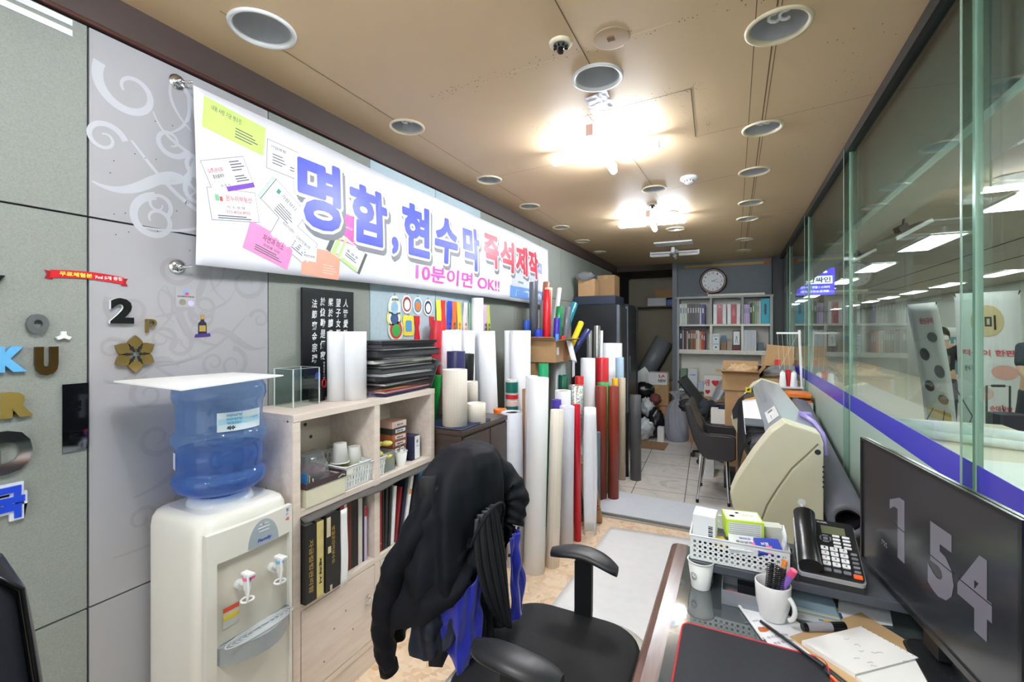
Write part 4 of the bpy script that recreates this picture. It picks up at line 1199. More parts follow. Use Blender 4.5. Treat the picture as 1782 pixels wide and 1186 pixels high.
for k,(c_, y_, l_) in enumerate((((52,120,176),1.206, 'blue'),((190,150,70),1.214, 'ochre'),((40,60,70),1.222, 'dark teal'),((206,206,190),1.230, 'pale'))):
    g = MB(); g.box(-1.52,-1.455, y_, y_+0.004,0.845,0.955-0.008*k, M=None)
    tag(obj('sample_swatch', g, plain(c_,0.5)), l_ + ' sample card standing in the front corner of the cream fabric box', 'sample card', 'sample cards in the fabric box')
t = thing('plastic_basket', 'white slotted plastic basket on the upper shelf, nearer one with white lids', 'basket',(-1.53,1.465,0.831), group='white slotted baskets'); basket(t,-1.63,-1.462,1.400,1.525,0.833,0.930, M_white)
t = thing('plastic_basket', 'white slotted plastic basket on the upper shelf, next to the divider', 'basket',(-1.53,1.60,0.831), group='white slotted baskets'); basket(t,-1.60,-1.468,1.540,1.64,0.833,0.918, M_white, ny=7)
t.location = (-1.53,1.59,0.831)
t2 = thing('plastic_basket', 'white slotted plastic basket at the back of the upper shelf behind the other two', 'basket',(-1.67,1.42,0.831), group='white slotted baskets'); basket(t2,-1.725,-1.650,1.36,1.53,0.833,0.965, M_white)
def cup(name, label, x, y, z, r=0.037, h=0.082, flip=False, m=None, group='paper cups'):
    t = thing(name, label, 'cup',(x, y, z), group=group)
    m = m or mat('cup_white',(236,236,232),0.5)
    s = -1 if flip else 1; z0 = h if flip else 0
    g = MB(); g.lathe([(r*.72, z0),(r, z0+s*h),(r*.97, z0+s*h),(r*.70, z0+s*0.004),(0.0005, z0+s*0.004)], n=32); g.lathe([(0.0005, z0),(r*.72, z0)], n=32); obj('wall', g, m, t, world=False)
    g = MB(); P = [(r*cos(2*PI*k/28), r*sin(2*PI*k/28), z0+s*h) for k in range(29)]; g.tube(P,0.0022, n=6, caps=False); obj('rim', g, m, t, world=False)
    return t
cup('paper_cup', 'white paper cup turned upside down on the nearer slotted basket',-1.545,1.448,0.930, flip=True)
cup('paper_cup', 'white paper cup upside down, farther of the two on the slotted baskets',-1.535,1.520,0.900, flip=True)
g = MB(); g.sphere((-1.54,1.46,0.875),0.05,16,8, s=(1,1,0.6)); tag(obj('yellow_wrapper', g, mat('wrapper_yellow',(230,222,120),0.5, var=0.2, scale=40)), 'yellow wrappers lying in the nearer slotted basket', 'wrapper')
t = cup('paper_cup', 'white paper cup holding two silver spoons on the upper shelf',-1.495,1.790,0.832, r=0.031, h=0.070)
for k, dy in enumerate((-.010,.010)):
    s_ = thing('spoon', 'silver spoon handle standing in the paper cup on the shelf', 'spoon',(-1.495,1.79+dy,0.84), group='spoons in the paper cup')
    g = MB(); g.tube([(0,0,0.0),(0.004, dy*0.6,0.05),(0.010, dy,0.098)],[0.0025,0.002,0.004], n=8); obj('handle', g, M_chrome, s_, world=False)
    g = MB(); g.sphere((0,0,0.0),0.009,10,6, s=(0.4,1,0.7)); obj('bowl', g, M_chrome, s_, world=False)
t = thing('food_container', 'clear plastic tub of yellow wrapped sweets on the upper shelf', 'container',(-1.535,1.665,0.832))
g = MB(); obox(g,-1.60,-1.475,1.612,1.722,0.834,0.925,0.002); obj('tub', g, clear('tub_plastic',(236,240,238),1.0,0.1, haze=0.25), t)
g = MB()
for k in range(22): g.sphere((-1.585 + 0.10*rnd.random(),1.625 + 0.085*rnd.random(),0.85 + 0.11*rnd.random()),0.017,8,5, s=(1,1.5,.7))
tag(obj('sweets', g, mat('sweet_yellow',(216,206,110),0.4, var=0.4, scale=50)), 'yellow and white wrapped sweets heaped in the clear tub', 'sweets', kind='stuff')
bxs = [((224,186,172), 'pink'),((60,56,58), 'dark grey'),((176,104,62), 'orange brown'),((150,86,60), 'rust brown'),((120,66,60), 'maroon')]
for k,(c_, nm) in enumerate(bxs):
    z1_ = 1.045 - 0.0315*k
    t = thing('card_box', nm + ' card box in the stack on the upper shelf, ' + ('topmost', 'second from the top', 'in the middle', 'second from the bottom', 'lowest')[k], 'box',(-1.565,1.80, z1_-0.031), group='business card boxes')
    g = MB(); g.box(-1.625,-1.52+0.002*(k % 2),1.755,1.862, z1_-0.0305, z1_); obj('lid', g, plain(c_,0.5), t)
    g = MB(); g.box(-1.520,-1.5165,1.775,1.850, z1_-0.024, z1_-0.007); l_ = obj('label', g, plain((206,206,204),0.5), t)
    g = MB(); g.text('명함 500',0.045,0.008, on_left(1.785, z1_-0.019,-1.516), bold=0.04); obj('print', g, M_ink, l_)
for k in range(2):
    g = MB(); g.box(-1.625,-1.525,1.756,1.860,0.832+0.028*k,0.859+0.028*k); tag(obj('card_box', g, plain((96,60,56),0.5), bevel=0.001),('lowest dark brown card box touching the shelf', 'dark brown card box just under the stack with labels')[k], 'box', 'business card boxes')
t = thing('ink_box', 'white and navy ink box at the right end of the upper shelf', 'box',(-1.54,1.905,0.832))
g = MB(); g.box(-1.60,-1.49,1.870,1.935,0.832,0.955); obj('carton', g, plain((40,42,74),0.45), t)
g = MB(); g.box(-1.490,-1.4885,1.892,1.932,0.835,0.953); f_ = obj('face', g, M_white, t)
g = MB(); g.text('水',0.016,0.022, on_left(1.902,0.915,-1.488), bold=0.03); g.text('INK',0.02,0.008, on_left(1.902,0.898,-1.488)); obj('print', g, plain((40,42,74),0.45), f_)
g = MB(); g.box(-1.72,-1.66,1.60,1.70,0.832,0.935); tag(obj('card_box', g, plain((110,30,44),0.5)), 'maroon box at the back of the upper shelf behind the sweets', 'box')

# ------------------------------------------------------------------ on top of the shelf unit
def acrylic(x0, x1, y0, y1, z0, z1):
    t = thing('acrylic_box', 'empty clear acrylic box standing on the shelf unit by the water bottle', 'box',((x0+x1)/2,(y0+y1)/2, z0))
    m = clear('acrylic',(240,246,244),1.0); me = mat('acrylic_edge',(206,214,212),0.2)
    for (a) in ((x0, x0+.003, y0, y1, z0, z1),(x1-.003, x1, y0, y1, z0, z1),(x0, x1, y0, y0+.003, z0, z1),(x0, x1, y1-.003, y1, z0, z1)):
        g = MB(); g.box(*a); obj('pane', g, m, t)
    g = MB()
    for x in (x0, x1-.003):
        for y in (y0, y1-.003): g.box(x-.0005, x+.0035, y-.0005, y+.0035, z0, z1)
    g.box(x0, x1, y0, y0+.003, z1-.001, z1+.001); g.box(x0, x1, y1-.003, y1, z1-.001, z1+.001); g.box(x0, x0+.003, y0, y1, z1-.001, z1+.001); g.box(x1-.003, x1, y0, y1, z1-.001, z1+.001)
    obj('edges', g, me, t)
acrylic(-1.70,-1.585,1.245,1.375,1.191,1.345)
t = thing('calligraphy_board', 'black board with white Chinese calligraphy leaning on the wall over the shelf unit', 'board',(-1.72,1.55,1.19))
g = MB(); g.box(-1.733,-1.721,1.400,1.700,1.191,1.692); obj('board', g, mat('board_black',(22,23,27),0.35), t)
g = MB()
cols = ['人皆愛珠玉我', '望子女賢能', '樂於讀書', '於儉勤是傳家', '法節齋金宗瑞']
for k, cc in enumerate(cols):
    for j, ch in enumerate(cc):
        g.text(ch,0.030,0.040, on_left(1.632 - 0.046*k,1.615 - 0.050*j - (0.012 if (k, j) > (3,0) and k == 4 else 0),-1.7205), bold=0.012 + 0.006*((k*3+j) % 3), shear=0.12)
obj('calligraphy', g, M_white, t)
g = MB()
for k in range(3):
    for j in range(9 - 3*(k == 2)): g.text('영월김종서백일장'[j % 8],0.009,0.011, on_left(1.556 - 0.022*k,1.345 - 0.014*j,-1.7205), bold=0.02)
obj('caption', g, plain((190,192,196),0.5), t)

def roll(name, label, a, b_, r, m, cat='roll', group=None, core=None, hole=0.45, n=28, flap=0.0, mcore=None):
    """Roll of sheet: outer wound layer with a real hollow, an inner core and a loose flap edge."""
    a = Vector(a); b_ = Vector(b_); L = (b_-a).length
    d = (b_-a).normalized()
    q = Vector((0,0,1)).rotation_difference(d)
    t = thing(name, label, cat, a, group=group)
    t.rotation_mode = 'QUATERNION'; t.rotation_quaternion = q
    g = MB(); rings = []
    ri = r*hole
    prof = [(ri,0.02),(ri,0),(r,0),(r, L),(r*0.985, L+0.0012),(ri, L+0.0006),(ri, L-min(0.25, L*0.8))]
    g.lathe(prof, n=n)
    # the loose outer edge of the sheet
    k0 = 0.9
    g.add([(r*cos(k0), r*sin(k0),0),(r*cos(k0), r*sin(k0), L),((r*1.035)*cos(k0+.22),(r*1.035)*sin(k0+.22), L),((r*1.035)*cos(k0+.22),(r*1.035)*sin(k0+.22),0)],[(0,1,2,3)])
    g.grid(lambda u, v: V(r*(1.035-0.03*u)*cos(k0+.22+1.2*u), r*(1.035-0.03*u)*sin(k0+.22+1.2*u), L*v),6,1)
    obj('sheet', g, m, t, world=False)
    g = MB(); g.lathe([(ri*.98,0.002),(ri*.98, L-0.004),(ri*.84, L-0.004),(ri*.84,0.002)], n=n)
    obj('core', g, mcore or M_card, t, world=False)
    return t
M_rollw = mat('vinyl_white',(244,246,250),0.32, var=0.01)
M_rollg = mat('vinyl_lightgrey',(222,224,236),0.3)
M_gridp = gridpaper('grid_backing',(240,232,220),(216,204,190),0.0127,0.05)
roll('vinyl_roll', 'thick white vinyl roll standing on the shelf unit before the calligraphy board',(-1.555,1.540,1.191),(-1.555,1.540,1.495),0.054, M_rollw, group='rolls on the shelf unit', hole=0.3)
roll('vinyl_roll', 'white paper roll partly hidden behind the thick roll on the shelf unit',(-1.595,1.475,1.191),(-1.595,1.475,1.495),0.040, M_rollw, group='rolls on the shelf unit', hole=0.5)
t = thing('pen_holder', 'black oval pen holder before the calligraphy board', 'pen holder',(-1.665,1.43,1.191))
g = MB(); g.lathe([(0.030,0),(0.031,0.055),(0.028,0.055),(0.027,0.004),(0.0005,0.004)], n=28, sy=1.2); obj('cup', g, M_black, t, world=False)
t = thing('glue_bottle', 'small blue capped glue bottle in the black pen holder', 'bottle',(-1.665,1.435,1.197))
g = MB(); g.lathe([(0.014,0),(0.015,0.07),(0.011,0.09)], n=18, caps=True); obj('body', g, plain((50,52,70),0.4), t, world=False)
g = MB(); g.lathe([(0.012,0.09),(0.012,0.108),(0.006,0.118),(0.0005,0.119)], n=18); obj('cap', g, plain((44,84,200),0.4), t, world=False)
g = MB(); g.lathe([(0.0152,0.02),(0.0152,0.05)], n=18); obj('label', g, plain((200,60,60),0.5), t, world=False)
t = thing('scissors', 'red and white handled scissors standing in the pen holder', 'scissors',(-1.650,1.455,1.20))
g = MB(); P = [(0.0,0.010*cos(a*PI/8),0.065+0.018*sin(a*PI/8)) for a in range(17)]; g.tube(P,0.0035, caps=False); obj('handle', g, plain((210,50,50),0.4), t, world=False)
g = MB(); g.box(-0.001,0.001,-0.004,0.004,0,0.05); obj('blade', g, M_steel, t, world=False)
# folders piled flat
pile = [((38,46,92), 'navy cloth',.205,0.010),((150,48,58), 'dark red leather',.195,0.014),((206,150,90), 'ochre',.19,0.006),((60,40,48), 'plum',.205,0.012),((72,76,84), 'slate grey plastic',.20,0.013),((78,34,46), 'maroon',.20,0.012),((30,30,34), 'matt black',.21,0.020),
        ((206,206,212), 'silver plastic',.20,0.012),((26,26,28), 'black ring bound',.215,0.026),((176,176,172), 'grey edged',.20,0.016),((22,22,25), 'black leather',.215,0.022),((120,122,130), 'slim grey',.19,0.008),((20,20,22), 'wide black',.225,0.034),((150,152,158), 'clear topped',.205,0.006),((30,31,34), 'top black frame',.22,0.022),((46,46,50), 'topmost black portfolio',.21,0.014)]
z = 1.192
words_ = ['lowest of the pile', 'second from the bottom of the pile', 'thin, third from the bottom of the pile', 'fourth from the bottom of the pile', 'fifth from the bottom of the pile', 'sixth from the bottom of the pile', 'above the maroon one in the pile', 'curved, in the lower half of the pile', 'above the silver one in the pile', 'in the middle of the pile', 'above the grey edged one', 'in the upper half of the pile', 'thick, near the top of the pile', 'fourth item below the top', 'under the topmost portfolio', 'on top of the whole pile']
for k,((c_, nm, hw, th_)) in enumerate(pile):
    a = rnd.uniform(-0.10,0.10); cy_ = 1.835 + rnd.uniform(-.012,.012) + (0.02 if k > 11 else 0); cx_ = -1.605 + rnd.uniform(-.01,.012)
    t = thing('portfolio_folder', nm + ' folder on the shelf unit, ' + words_[k], 'folder',(cx_, cy_, z), a, group='folders piled on the shelf unit')
    g = MB(); w_ = 0.125
    for s0, s1 in ((0,.0022),(th_-.0022-.0006, th_-.0006)): g.box(-w_, w_,-hw, hw, s0, s1)
    g.box(-w_,-w_+.0022,-hw, hw,.0022, th_-.0026)
    obj('cover', g, plain(c_,0.35), t, world=False)
    g = MB(); g.box(-w_+.003, w_-.006,-hw+.004, hw-.005,.0022, th_-.0028); obj('sheets', g, plain((216,214,208),0.6) if k % 3 == 1 else plain((70,70,74),0.5), t, world=False)
    z += th_ + 0.0008
# right-hand drooping sheet & clip on the pile
g = MB(); g.grid(lambda u, v: V(-1.60 + 0.20*v - 0.1,2.00 + 0.16*u,1.375 - 0.055*u*u - 0.02*v),10,6)
o = obj('paper_sheet', g, M_paper); sd = o.modifiers.new('t', 'SOLIDIFY'); sd.thickness = 0.001
tag(o, 'thin sheet drooping from the top of the folder pile towards the rolls', 'paper')
t = thing('acrylic_sign', 'dark green plastic board leaning beside the folder pile', 'board',(-1.56,2.06,1.2))
g = MB(); M = T(-1.56,2.015,1.20,0.1, rx=-0.55); g.box(-.08,.08,0,.004,0,.17, M=M); obj('sheet', g, plain((92,104,104),0.25), t)
t = thing('glue_stick', 'pale blue tube standing on the shelf unit beside the folder pile', 'glue',(-1.512,1.715,1.191))
g = MB(); g.cyl((0,0,0),(0,0,0.040),0.010, n=18); obj('body', g, plain((196,210,232),0.35), t, world=False)
g = MB(); g.cyl((0,0,0.040),(0,0,0.058),0.0085, n=18); obj('cap', g, plain((120,200,236),0.35), t, world=False)
g = MB(); g.grid(lambda u, v: V(-1.60 + 0.09*v,1.615 + 0.085*u,1.193 + 0.022*sin(PI*u)*sin(PI*v) + 0.006*noise.noise(V(u*8, v*8,2))),14,12)
tag(obj('plastic_wrap', g, clear('wrap_film',(226,222,240),1.0,0.2, haze=0.45, hazecol=(222,218,240))), 'crumpled lilac plastic wrap on the shelf unit beside the blue tube', 'plastic bag')
# medals and badges pinned on the pale blue wall paper
def plaque(y, z, w, h, cols, shape, label, txt=None):
    t = thing('sample_badge', label, 'badge',(-1.738, y, z), group='badge samples on the blue wall paper')
    g = MB()
    if shape == 'oval':
        pol = [(w/2*cos(2*PI*k/28), h/2*sin(2*PI*k/28)) for k in range(28)]
    else:
        pol = rrect(-w/2, w/2,-h/2, h/2, w*0.2)
    M = on_left(y, z,-1.738); g.prism(pol,0.004, M=M)
    obj('plate', g, plain(cols[0],0.35), t)
    for k, c_ in enumerate(cols[1:]):
        s = 0.80 - 0.24*k
        g = MB(); g.prism([(p[0]*s, p[1]*s - 0.003*k) for p in pol],0.0046 + 0.0006*k, M=M); obj('emblem', g, plain(c_,0.4), t)
    g = MB(); P = [(-1.735, y + 0.006*cos(a*PI/6), z + h/2 + 0.004 + 0.006*sin(a*PI/6)) for a in range(13)]; g.tube(P,0.0015, caps=False); obj('ring', g, M_steel, t)
    if txt:
        g = MB(); g.text(txt, w*0.55, w*0.16, on_left(y-w*0.27, z+h*0.26,-1.732), bold=0.05); obj('print', g, M_ink, t)
plaque(2.022,1.632,0.105,0.135,[(226,232,226),(238,240,216),(150,190,220)], 'oval', 'large pale oval badge with a teal arch, top left of the badges', '스카이')
plaque(2.020,1.570,0.120,0.105,[(236,232,120),(240,244,240),(60,84,130)], 'oval', 'yellow rimmed badge with dark sunglasses drawing under the large pale one')
plaque(2.035,1.505,0.130,0.130,[(214,226,214),(206,44,40),(60,170,80)], 'oval', 'round red rimmed badge with a green mountain, lowest left')
plaque(2.130,1.655,0.092,0.110,[(238,232,230),(150,60,56),(236,236,236)], 'oval', 'brown rimmed badge with a white peak, top row second')
plaque(2.232,1.652,0.088,0.105,[(238,238,236),(60,140,200),(226,130,50)], 'oval', 'blue and orange sunset badge in the top row')
plaque(2.335,1.645,0.088,0.105,[(238,238,240),(40,52,84),(236,236,236)], 'oval', 'white and navy target shaped badge, top row right')
plaque(2.145,1.530,0.100,0.120,[(238,222,80),(240,216,60),(80,150,200)], 'rect', 'yellow square badge with a blue figure beside the round red one')
def ribbon_strap(y, z0, z1, w, m, label, txt=None, mt=None, nm='ribbon_sample'):
    t = thing(nm, label, 'ribbon',(-1.738, y, z0), group='ribbon samples on the wall')
    g = MB(); g.grid(lambda u, v: V(-1.737 + 0.004*sin(v*7+y*30) + 0.004, y + w*u, z0 + (z1-z0)*v),2,14); obj('band', g, m, t)
    if txt:
        g = MB()
        for k, ch in enumerate(txt): g.text(ch, w*0.5, w*0.5, on_left(y+w*0.25, z0 + 0.13 - w*0.62*k,-1.7275), bold=0.03)
        obj('print', g, mt or M_ink, t)
RC = [((214,232,60), 'lime yellow', None),((206,30,40), 'crimson', None),((50,70,200), 'royal blue', '박일수'),((236,110,50), 'orange', '전국체'),((240,200,50), 'amber', '골프회'),((236,230,226), 'white', '축우승'),((190,230,196), 'mint', None),((200,226,80), 'lime', '강원도'),((214,226,90), 'yellow green', '생활체'),((226,190,220), 'lilac', '체육회'),((206,220,110), 'olive lime', '영월군')]
ys_ = [2.42,2.475,2.545,2.60,2.665,2.745,2.82,2.885,2.955,3.03,3.085]
for (c_, nm, tx), y_ in zip(RC, ys_):
    ribbon_strap(y_,1.40,1.70,0.052, plain(c_,0.45), nm + ' hanging ribbon sample on the wall under the banner', tx, plain((230,60,50),0.5) if nm in ('white', 'amber') else None)
for y_, lab in ((2.175, 'red strap sample with gold knot print, left of the pair'),(2.325, 'red strap sample, right of the pair')):
    t = thing('strap_sample', lab, 'ribbon',(-1.738, y_,1.4), group='red strap samples')
    g = MB(); g.prism([(-.028,0),(.030,0),(.026,.10),(.014,.16),(.024,.19),(.024,.235),(-.024,.235),(-.022,.19),(-.012,.16),(-.024,.10)],0.004, M=on_left(y_+0.05,1.355,-1.737)); obj('band', g, plain((206,34,44),0.4), t)
    g = MB(); g.text('영월',0.022,0.018, on_left(y_+0.038,1.40,-1.7325), bold=0.05); obj('print', g, plain((226,170,60),0.4), t)

# ------------------------------------------------------------------ dark cabinet with grid paper rolls on it
t = thing('side_cabinet', 'dark brown low cabinet between the shelf unit and the standing rolls', 'cabinet',(-1.52,2.33,0))
M_wenge = wood('wenge',(78,62,56),(58,46,42),0.4, axis='X')
g = MB(); g.box(-1.735,-1.300,2.034,2.560,0.0,0.945); obj('body', g, M_wenge, t, bevel=0.002)
g = MB(); g.box(-1.735,-1.285,2.026,2.566,0.945,0.970); obj('top', g, M_wenge, t, bevel=0.002)
g = MB(); g.box(-1.300,-1.288,2.05,2.33,0.06,0.93); d_ = obj('door', g, M_wenge, t, bevel=0.001)
g = MB(); g.box(-1.300,-1.288,2.34,2.55,0.06,0.93); obj('door', g, M_wenge, t, bevel=0.001)
g = MB(); g.tube([(-1.287,2.31,0.60),(-1.270,2.31,0.60),(-1.270,2.31,0.70),(-1.287,2.31,0.70)],0.004); obj('handle', g, M_steel, d_)
t = thing('cloth_folder', 'flat navy folder lying under the grid paper rolls on the dark cabinet', 'folder',(-1.42,2.2,0.971))
g = MB(); g.box(-.16,.125,-.16,.15,0,.004); g.box(-.16,.125,-.16,.15,.008,.012); g.box(-.16,-.156,-.16,.15,.004,.008); obj('cover', g, plain((34,44,78),0.6), t, world=False)
g = MB(); g.box(-.154,.12,-.155,.145,.0042,.0078); obj('sheets', g, M_paper, t, world=False)
zc_ = 0.984
G1 = 'rolls standing on the dark cabinet'; G2 = 'rolls standing on the floor along the wall'
roll('transfer_roll', 'fat cream roll with printed grid, nearest on the dark cabinet',(-1.38,2.10, zc_),(-1.38,2.10,1.287),0.068, M_gridp, group=G1, hole=0.75, mcore=M_gridp)
roll('transfer_roll', 'short fat cream grid roll at the right edge of the dark cabinet',(-1.345,2.262,0.972),(-1.345,2.262,1.082),0.058, M_gridp, group=G1, hole=0.8, mcore=M_gridp)
roll('transfer_roll', 'taller slim cream grid roll behind the short one on the dark cabinet',(-1.47,2.41,0.972),(-1.47,2.41,1.186),0.046, M_gridp, group=G1, hole=0.7, mcore=M_gridp)
roll('vinyl_roll', 'navy blue vinyl roll behind the fat grid roll',(-1.50,2.295,0.984),(-1.50,2.295,1.376),0.055, plain((46,46,96),0.4), group=G1)
roll('vinyl_roll', 'black vinyl roll behind the grid rolls, beside the navy one',(-1.575,2.52,0.972),(-1.565,2.53,1.350),0.045, plain((28,29,32),0.4), group=G1)
roll('vinyl_roll', 'green vinyl roll between the folder pile and the fat grid roll',(-1.59,2.175,0.984),(-1.575,2.20,1.240),0.034, plain((20,150,62),0.4), group=G1)
roll('vinyl_roll', 'red vinyl roll in front of the hanging ribbons',(-1.675,2.30,0.984),(-1.665,2.33,1.560),0.036, plain((206,44,62),0.4), group=G1)
for k,(x, y, r, zt) in enumerate(((-1.672,2.415,.052,1.50),(-1.672,2.525,.055,1.505),(-1.680,2.70,.060,1.50))):
    roll('vinyl_roll',('white vinyl roll behind the navy roll, next to the red one', 'white vinyl roll behind the black roll', 'white vinyl roll between the black roll and the tall white tube')[k],(x, y,0.972 if y < 2.6 else 0.0),(x, y, zt), r, M_rollw, group=G1 if y < 2.6 else G2)
roll('vinyl_roll', 'tallest slim white tube reaching up to the banner edge',(-1.685,2.86,0),(-1.685,2.86,1.735),0.044, M_rollw, group=G2)
roll('vinyl_roll', 'white vinyl roll leaning slightly, left of the tape rolls',(-1.535,2.84,0),(-1.578,2.80,1.495),0.062, M_rollw, group=G2)
roll('vinyl_roll', 'thin white roll beside the leaning one, widening at its foot',(-1.66,3.05,0),(-1.68,2.98,1.49),0.050, M_rollw, group=G2)
# tape rolls stack on a box
t = thing('cardboard_box', 'tall narrow cardboard box carrying the stack of tape rolls', 'box',(-1.47,2.98,0))
g = MB(); g.box(-1.53,-1.405,2.93,3.04,0,0.905); obj('carton', g, M_card, t, bevel=0.002)
zz = 0.907
for c_, h_, nm in (((24,120,120),.045, 'teal edged'),((236,206,196),.035, 'pale pink'),((236,238,240),.016, 'thin white'),((206,44,44),.030, 'red'),((236,238,240),.014, 'slim white'),((20,110,96),.075, 'dark teal'),((232,234,234),.020, 'topmost white')):
    t = thing('tape_roll', nm + ' tape roll in the small stack behind the orange roll', 'tape',(-1.468,2.985, zz), group='stacked tape rolls')
    g = MB(); r = .046 if h_ > .02 else .040; g.lathe([(r*.55,0),(r,0),(r, h_),(r*.55, h_),(r*.55,0)], n=28, smooth=False); obj('tape', g, plain(c_,0.3), t, world=False)
    g = MB(); g.lathe([(r*.54,0.001),(r*.54, h_-0.001),(r*.48, h_-0.001),(r*.48,0.001),(r*.54,0.001)], n=28); obj('core', g, M_card, t, world=False)
    zz += h_ + 0.0006
R_ = [
 ('white vinyl roll, tall and wide, behind the grey one with a dark hollow',(-1.47,3.13,0),(-1.465,3.13,1.50),.078, M_rollw,.5, None),
 ('slim white tall roll at the left side of the wide tall one',(-1.57,3.13,0),(-1.57,3.13,1.50),.030, M_rollw,.5, None),
 ('light grey vinyl roll with a dark open hollow on top, beside the orange roll',(-1.290,2.64,0),(-1.290,2.62,.978),.070, M_rollg,.62, plain((24,24,26),0.5)),
 ('orange vinyl roll behind the draped jacket',(-1.42,2.72,0),(-1.415,2.70,.975),.044, plain((242,120,28),0.35),.5, None),
 ('thick white vinyl roll in front, the tallest of the nearest ones',(-1.130,2.615,0),(-1.112,2.640,1.205),.066, M_rollw,.5, None),
 ('narrow white roll just behind the thick front one',(-1.235,2.76,0),(-1.215,2.77,1.20),.040, M_rollw,.5, None),
 ('cream roll with a fine printed grid standing beside the thick white one',(-1.052,2.72,0),(-1.030,2.755,.990),.043, M_gridp,.6, M_gridp),
 ('bluish white roll right of the cream grid roll',(-1.060,3.0,0),(-1.052,3.01,.975),.052, M_rollg,.5, None),
 ('slim crimson vinyl roll between two white ones',(-1.015,3.13,0),(-1.02,3.12,.975),.027, plain((206,22,44),0.3),.4, None),
 ('holographic glitter roll with sparkling colours',(-1.140,3.47,0),(-1.140,3.47,1.065),.064, None,.5, None),
 ('blue grey vinyl roll, short, behind the leaning cardboard box',(-1.075,3.80,0),(-1.075,3.80,.635),.043, plain((104,122,138),0.4),.5, None),
 ('brick brown vinyl roll, left one of the pair',(-1.082,4.02,0),(-1.082,4.02,1.003),.050, plain((146,58,42),0.4),.4, None),
 ('brick brown vinyl roll, right one of the pair',(-.983,4.06,0),(-.983,4.06,1.003),.047, plain((150,60,44),0.4),.4, None),
 ('beige roll behind the brick brown pair',(-1.030,4.62,0),(-1.030,4.62,1.02),.036, plain((214,200,180),0.5),.5, None),
 ('thin black vinyl roll between the beige and the dark grey one',(-1.008,4.73,0),(-1.008,4.73,.66),.022, plain((26,26,28),0.4),.5, None),
 ('dark grey vinyl roll, last of the row by the tiled floor',(-.905,4.67,0),(-.905,4.67,.850),.054, plain((84,84,88),0.4),.4, None),
 ('white vinyl roll left of the red one, behind the brick brown pair',(-1.200,4.0,0),(-1.200,4.0,1.25),.066, M_rollw,.5, None),
 ('red vinyl roll above the brick brown pair',(-1.165,4.36,0),(-1.165,4.36,1.235),.063, plain((206,30,44),0.35),.5, None),
 ('green vinyl roll just behind the brick brown pair',(-1.105,4.19,0),(-1.105,4.19,1.015),.058, plain((40,176,96),0.35),.5, None),
 ('pale blue vinyl roll behind the brick brown pair',(-1.090,4.80,0),(-1.090,4.78,1.22),.043, plain((176,208,232),0.35),.5, None),
 ('wide white vinyl roll at the back of the row',(-1.230,5.0,0),(-1.230,5.0,1.36),.115, M_rollw,.6, None),
 ('yellow vinyl roll next to the pale blue one',(-1.065,4.47,0),(-1.065,4.47,1.03),.030, plain((246,196,36),0.35),.5, None),
 ('silver tube at the back of the row, left one',(-1.325,4.47,0),(-1.325,4.47,1.50),.026, mat('silver_vinyl',(168,168,168),0.3, metal=0.6),.5, None),
 ('mirror silver tube at the back of the row, tallest of the three',(-1.305,4.60,0),(-1.285,4.62,1.55),.034, mat('chrome_vinyl',(200,198,194),0.22, metal=0.9),.5, None),
 ('white slim tube at the back of the row beside the silver ones',(-1.285,4.74,0),(-1.285,4.74,1.50),.028, M_rollw,.5, None),
 ('bright green vinyl roll under the box of colourful rolls',(-1.330,3.26,0),(-1.330,3.26,1.245),.040, plain((22,160,104),0.35),.5, None),
 ('grey metallic vinyl roll under the box of colourful rolls',(-1.345,3.60,0),(-1.345,3.60,1.246),.074, mat('grey_metallic_vinyl',(150,152,156),0.35, metal=0.4),.6, None),
 ('dark green glossy tube in front of the grey metallic roll',(-1.250,3.49,0),(-1.250,3.49,1.14),.041, plain((16,86,66),0.12),.7, None),
 ('red short roll behind the glitter roll',(-1.165,3.64,0),(-1.165,3.64,1.12),.036, plain((214,40,40),0.3),.6, None),
 ('purple vinyl roll peeking between the white ones in the middle',(-1.165,3.10,0),(-1.165,3.10,1.0),.036, plain((86,60,180),0.35),.5, None),
 ('white roll with a wide open hollow behind the purple one',(-1.165,3.24,0),(-1.165,3.24,1.05),.060, M_rollw,.78, None),
]
glit = mat('holographic_glitter',(200,200,205),0.25, metal=0.8)
nt, b = nodes_of(glit); uvn = nt.nodes.new('ShaderNodeUVMap'); vo = nt.nodes.new('ShaderNodeTexVoronoi'); vo.inputs['Scale'].default_value = 220
nt.links.new(uvn.outputs[0], vo.inputs['Vector']); hs = nt.nodes.new('ShaderNodeHueSaturation'); hs.inputs['Saturation'].default_value = 0.75; hs.inputs['Value'].default_value = 1.3
nt.links.new(vo.outputs['Color'], hs.inputs['Color']); nt.links.new(hs.outputs[0], b.inputs['Base Color'])
for lab, a_, b2, r, m, ho, mc in R_:
    roll('vinyl_roll', lab, a_, b2, r, m or glit, group=G2, hole=ho, mcore=mc)
# half unrolled white sheet at the front of the row
g = MB()
def curl(u, v):
    a = -0.6 + 4.6*u; r = 0.036 + 0.013*u + 0.010*sin(v*PI)
    return V(-.958 + r*cos(a),3.265 + r*sin(a),0.004 + v*0.93)
g.grid(curl,40,12)
o = obj('curled_sheet', g, M_rollw); sd = o.modifiers.new('t', 'SOLIDIFY'); sd.thickness = 0.0015
tag(o, 'white loosely curled sheet standing right of the slim crimson roll', 'sheet')
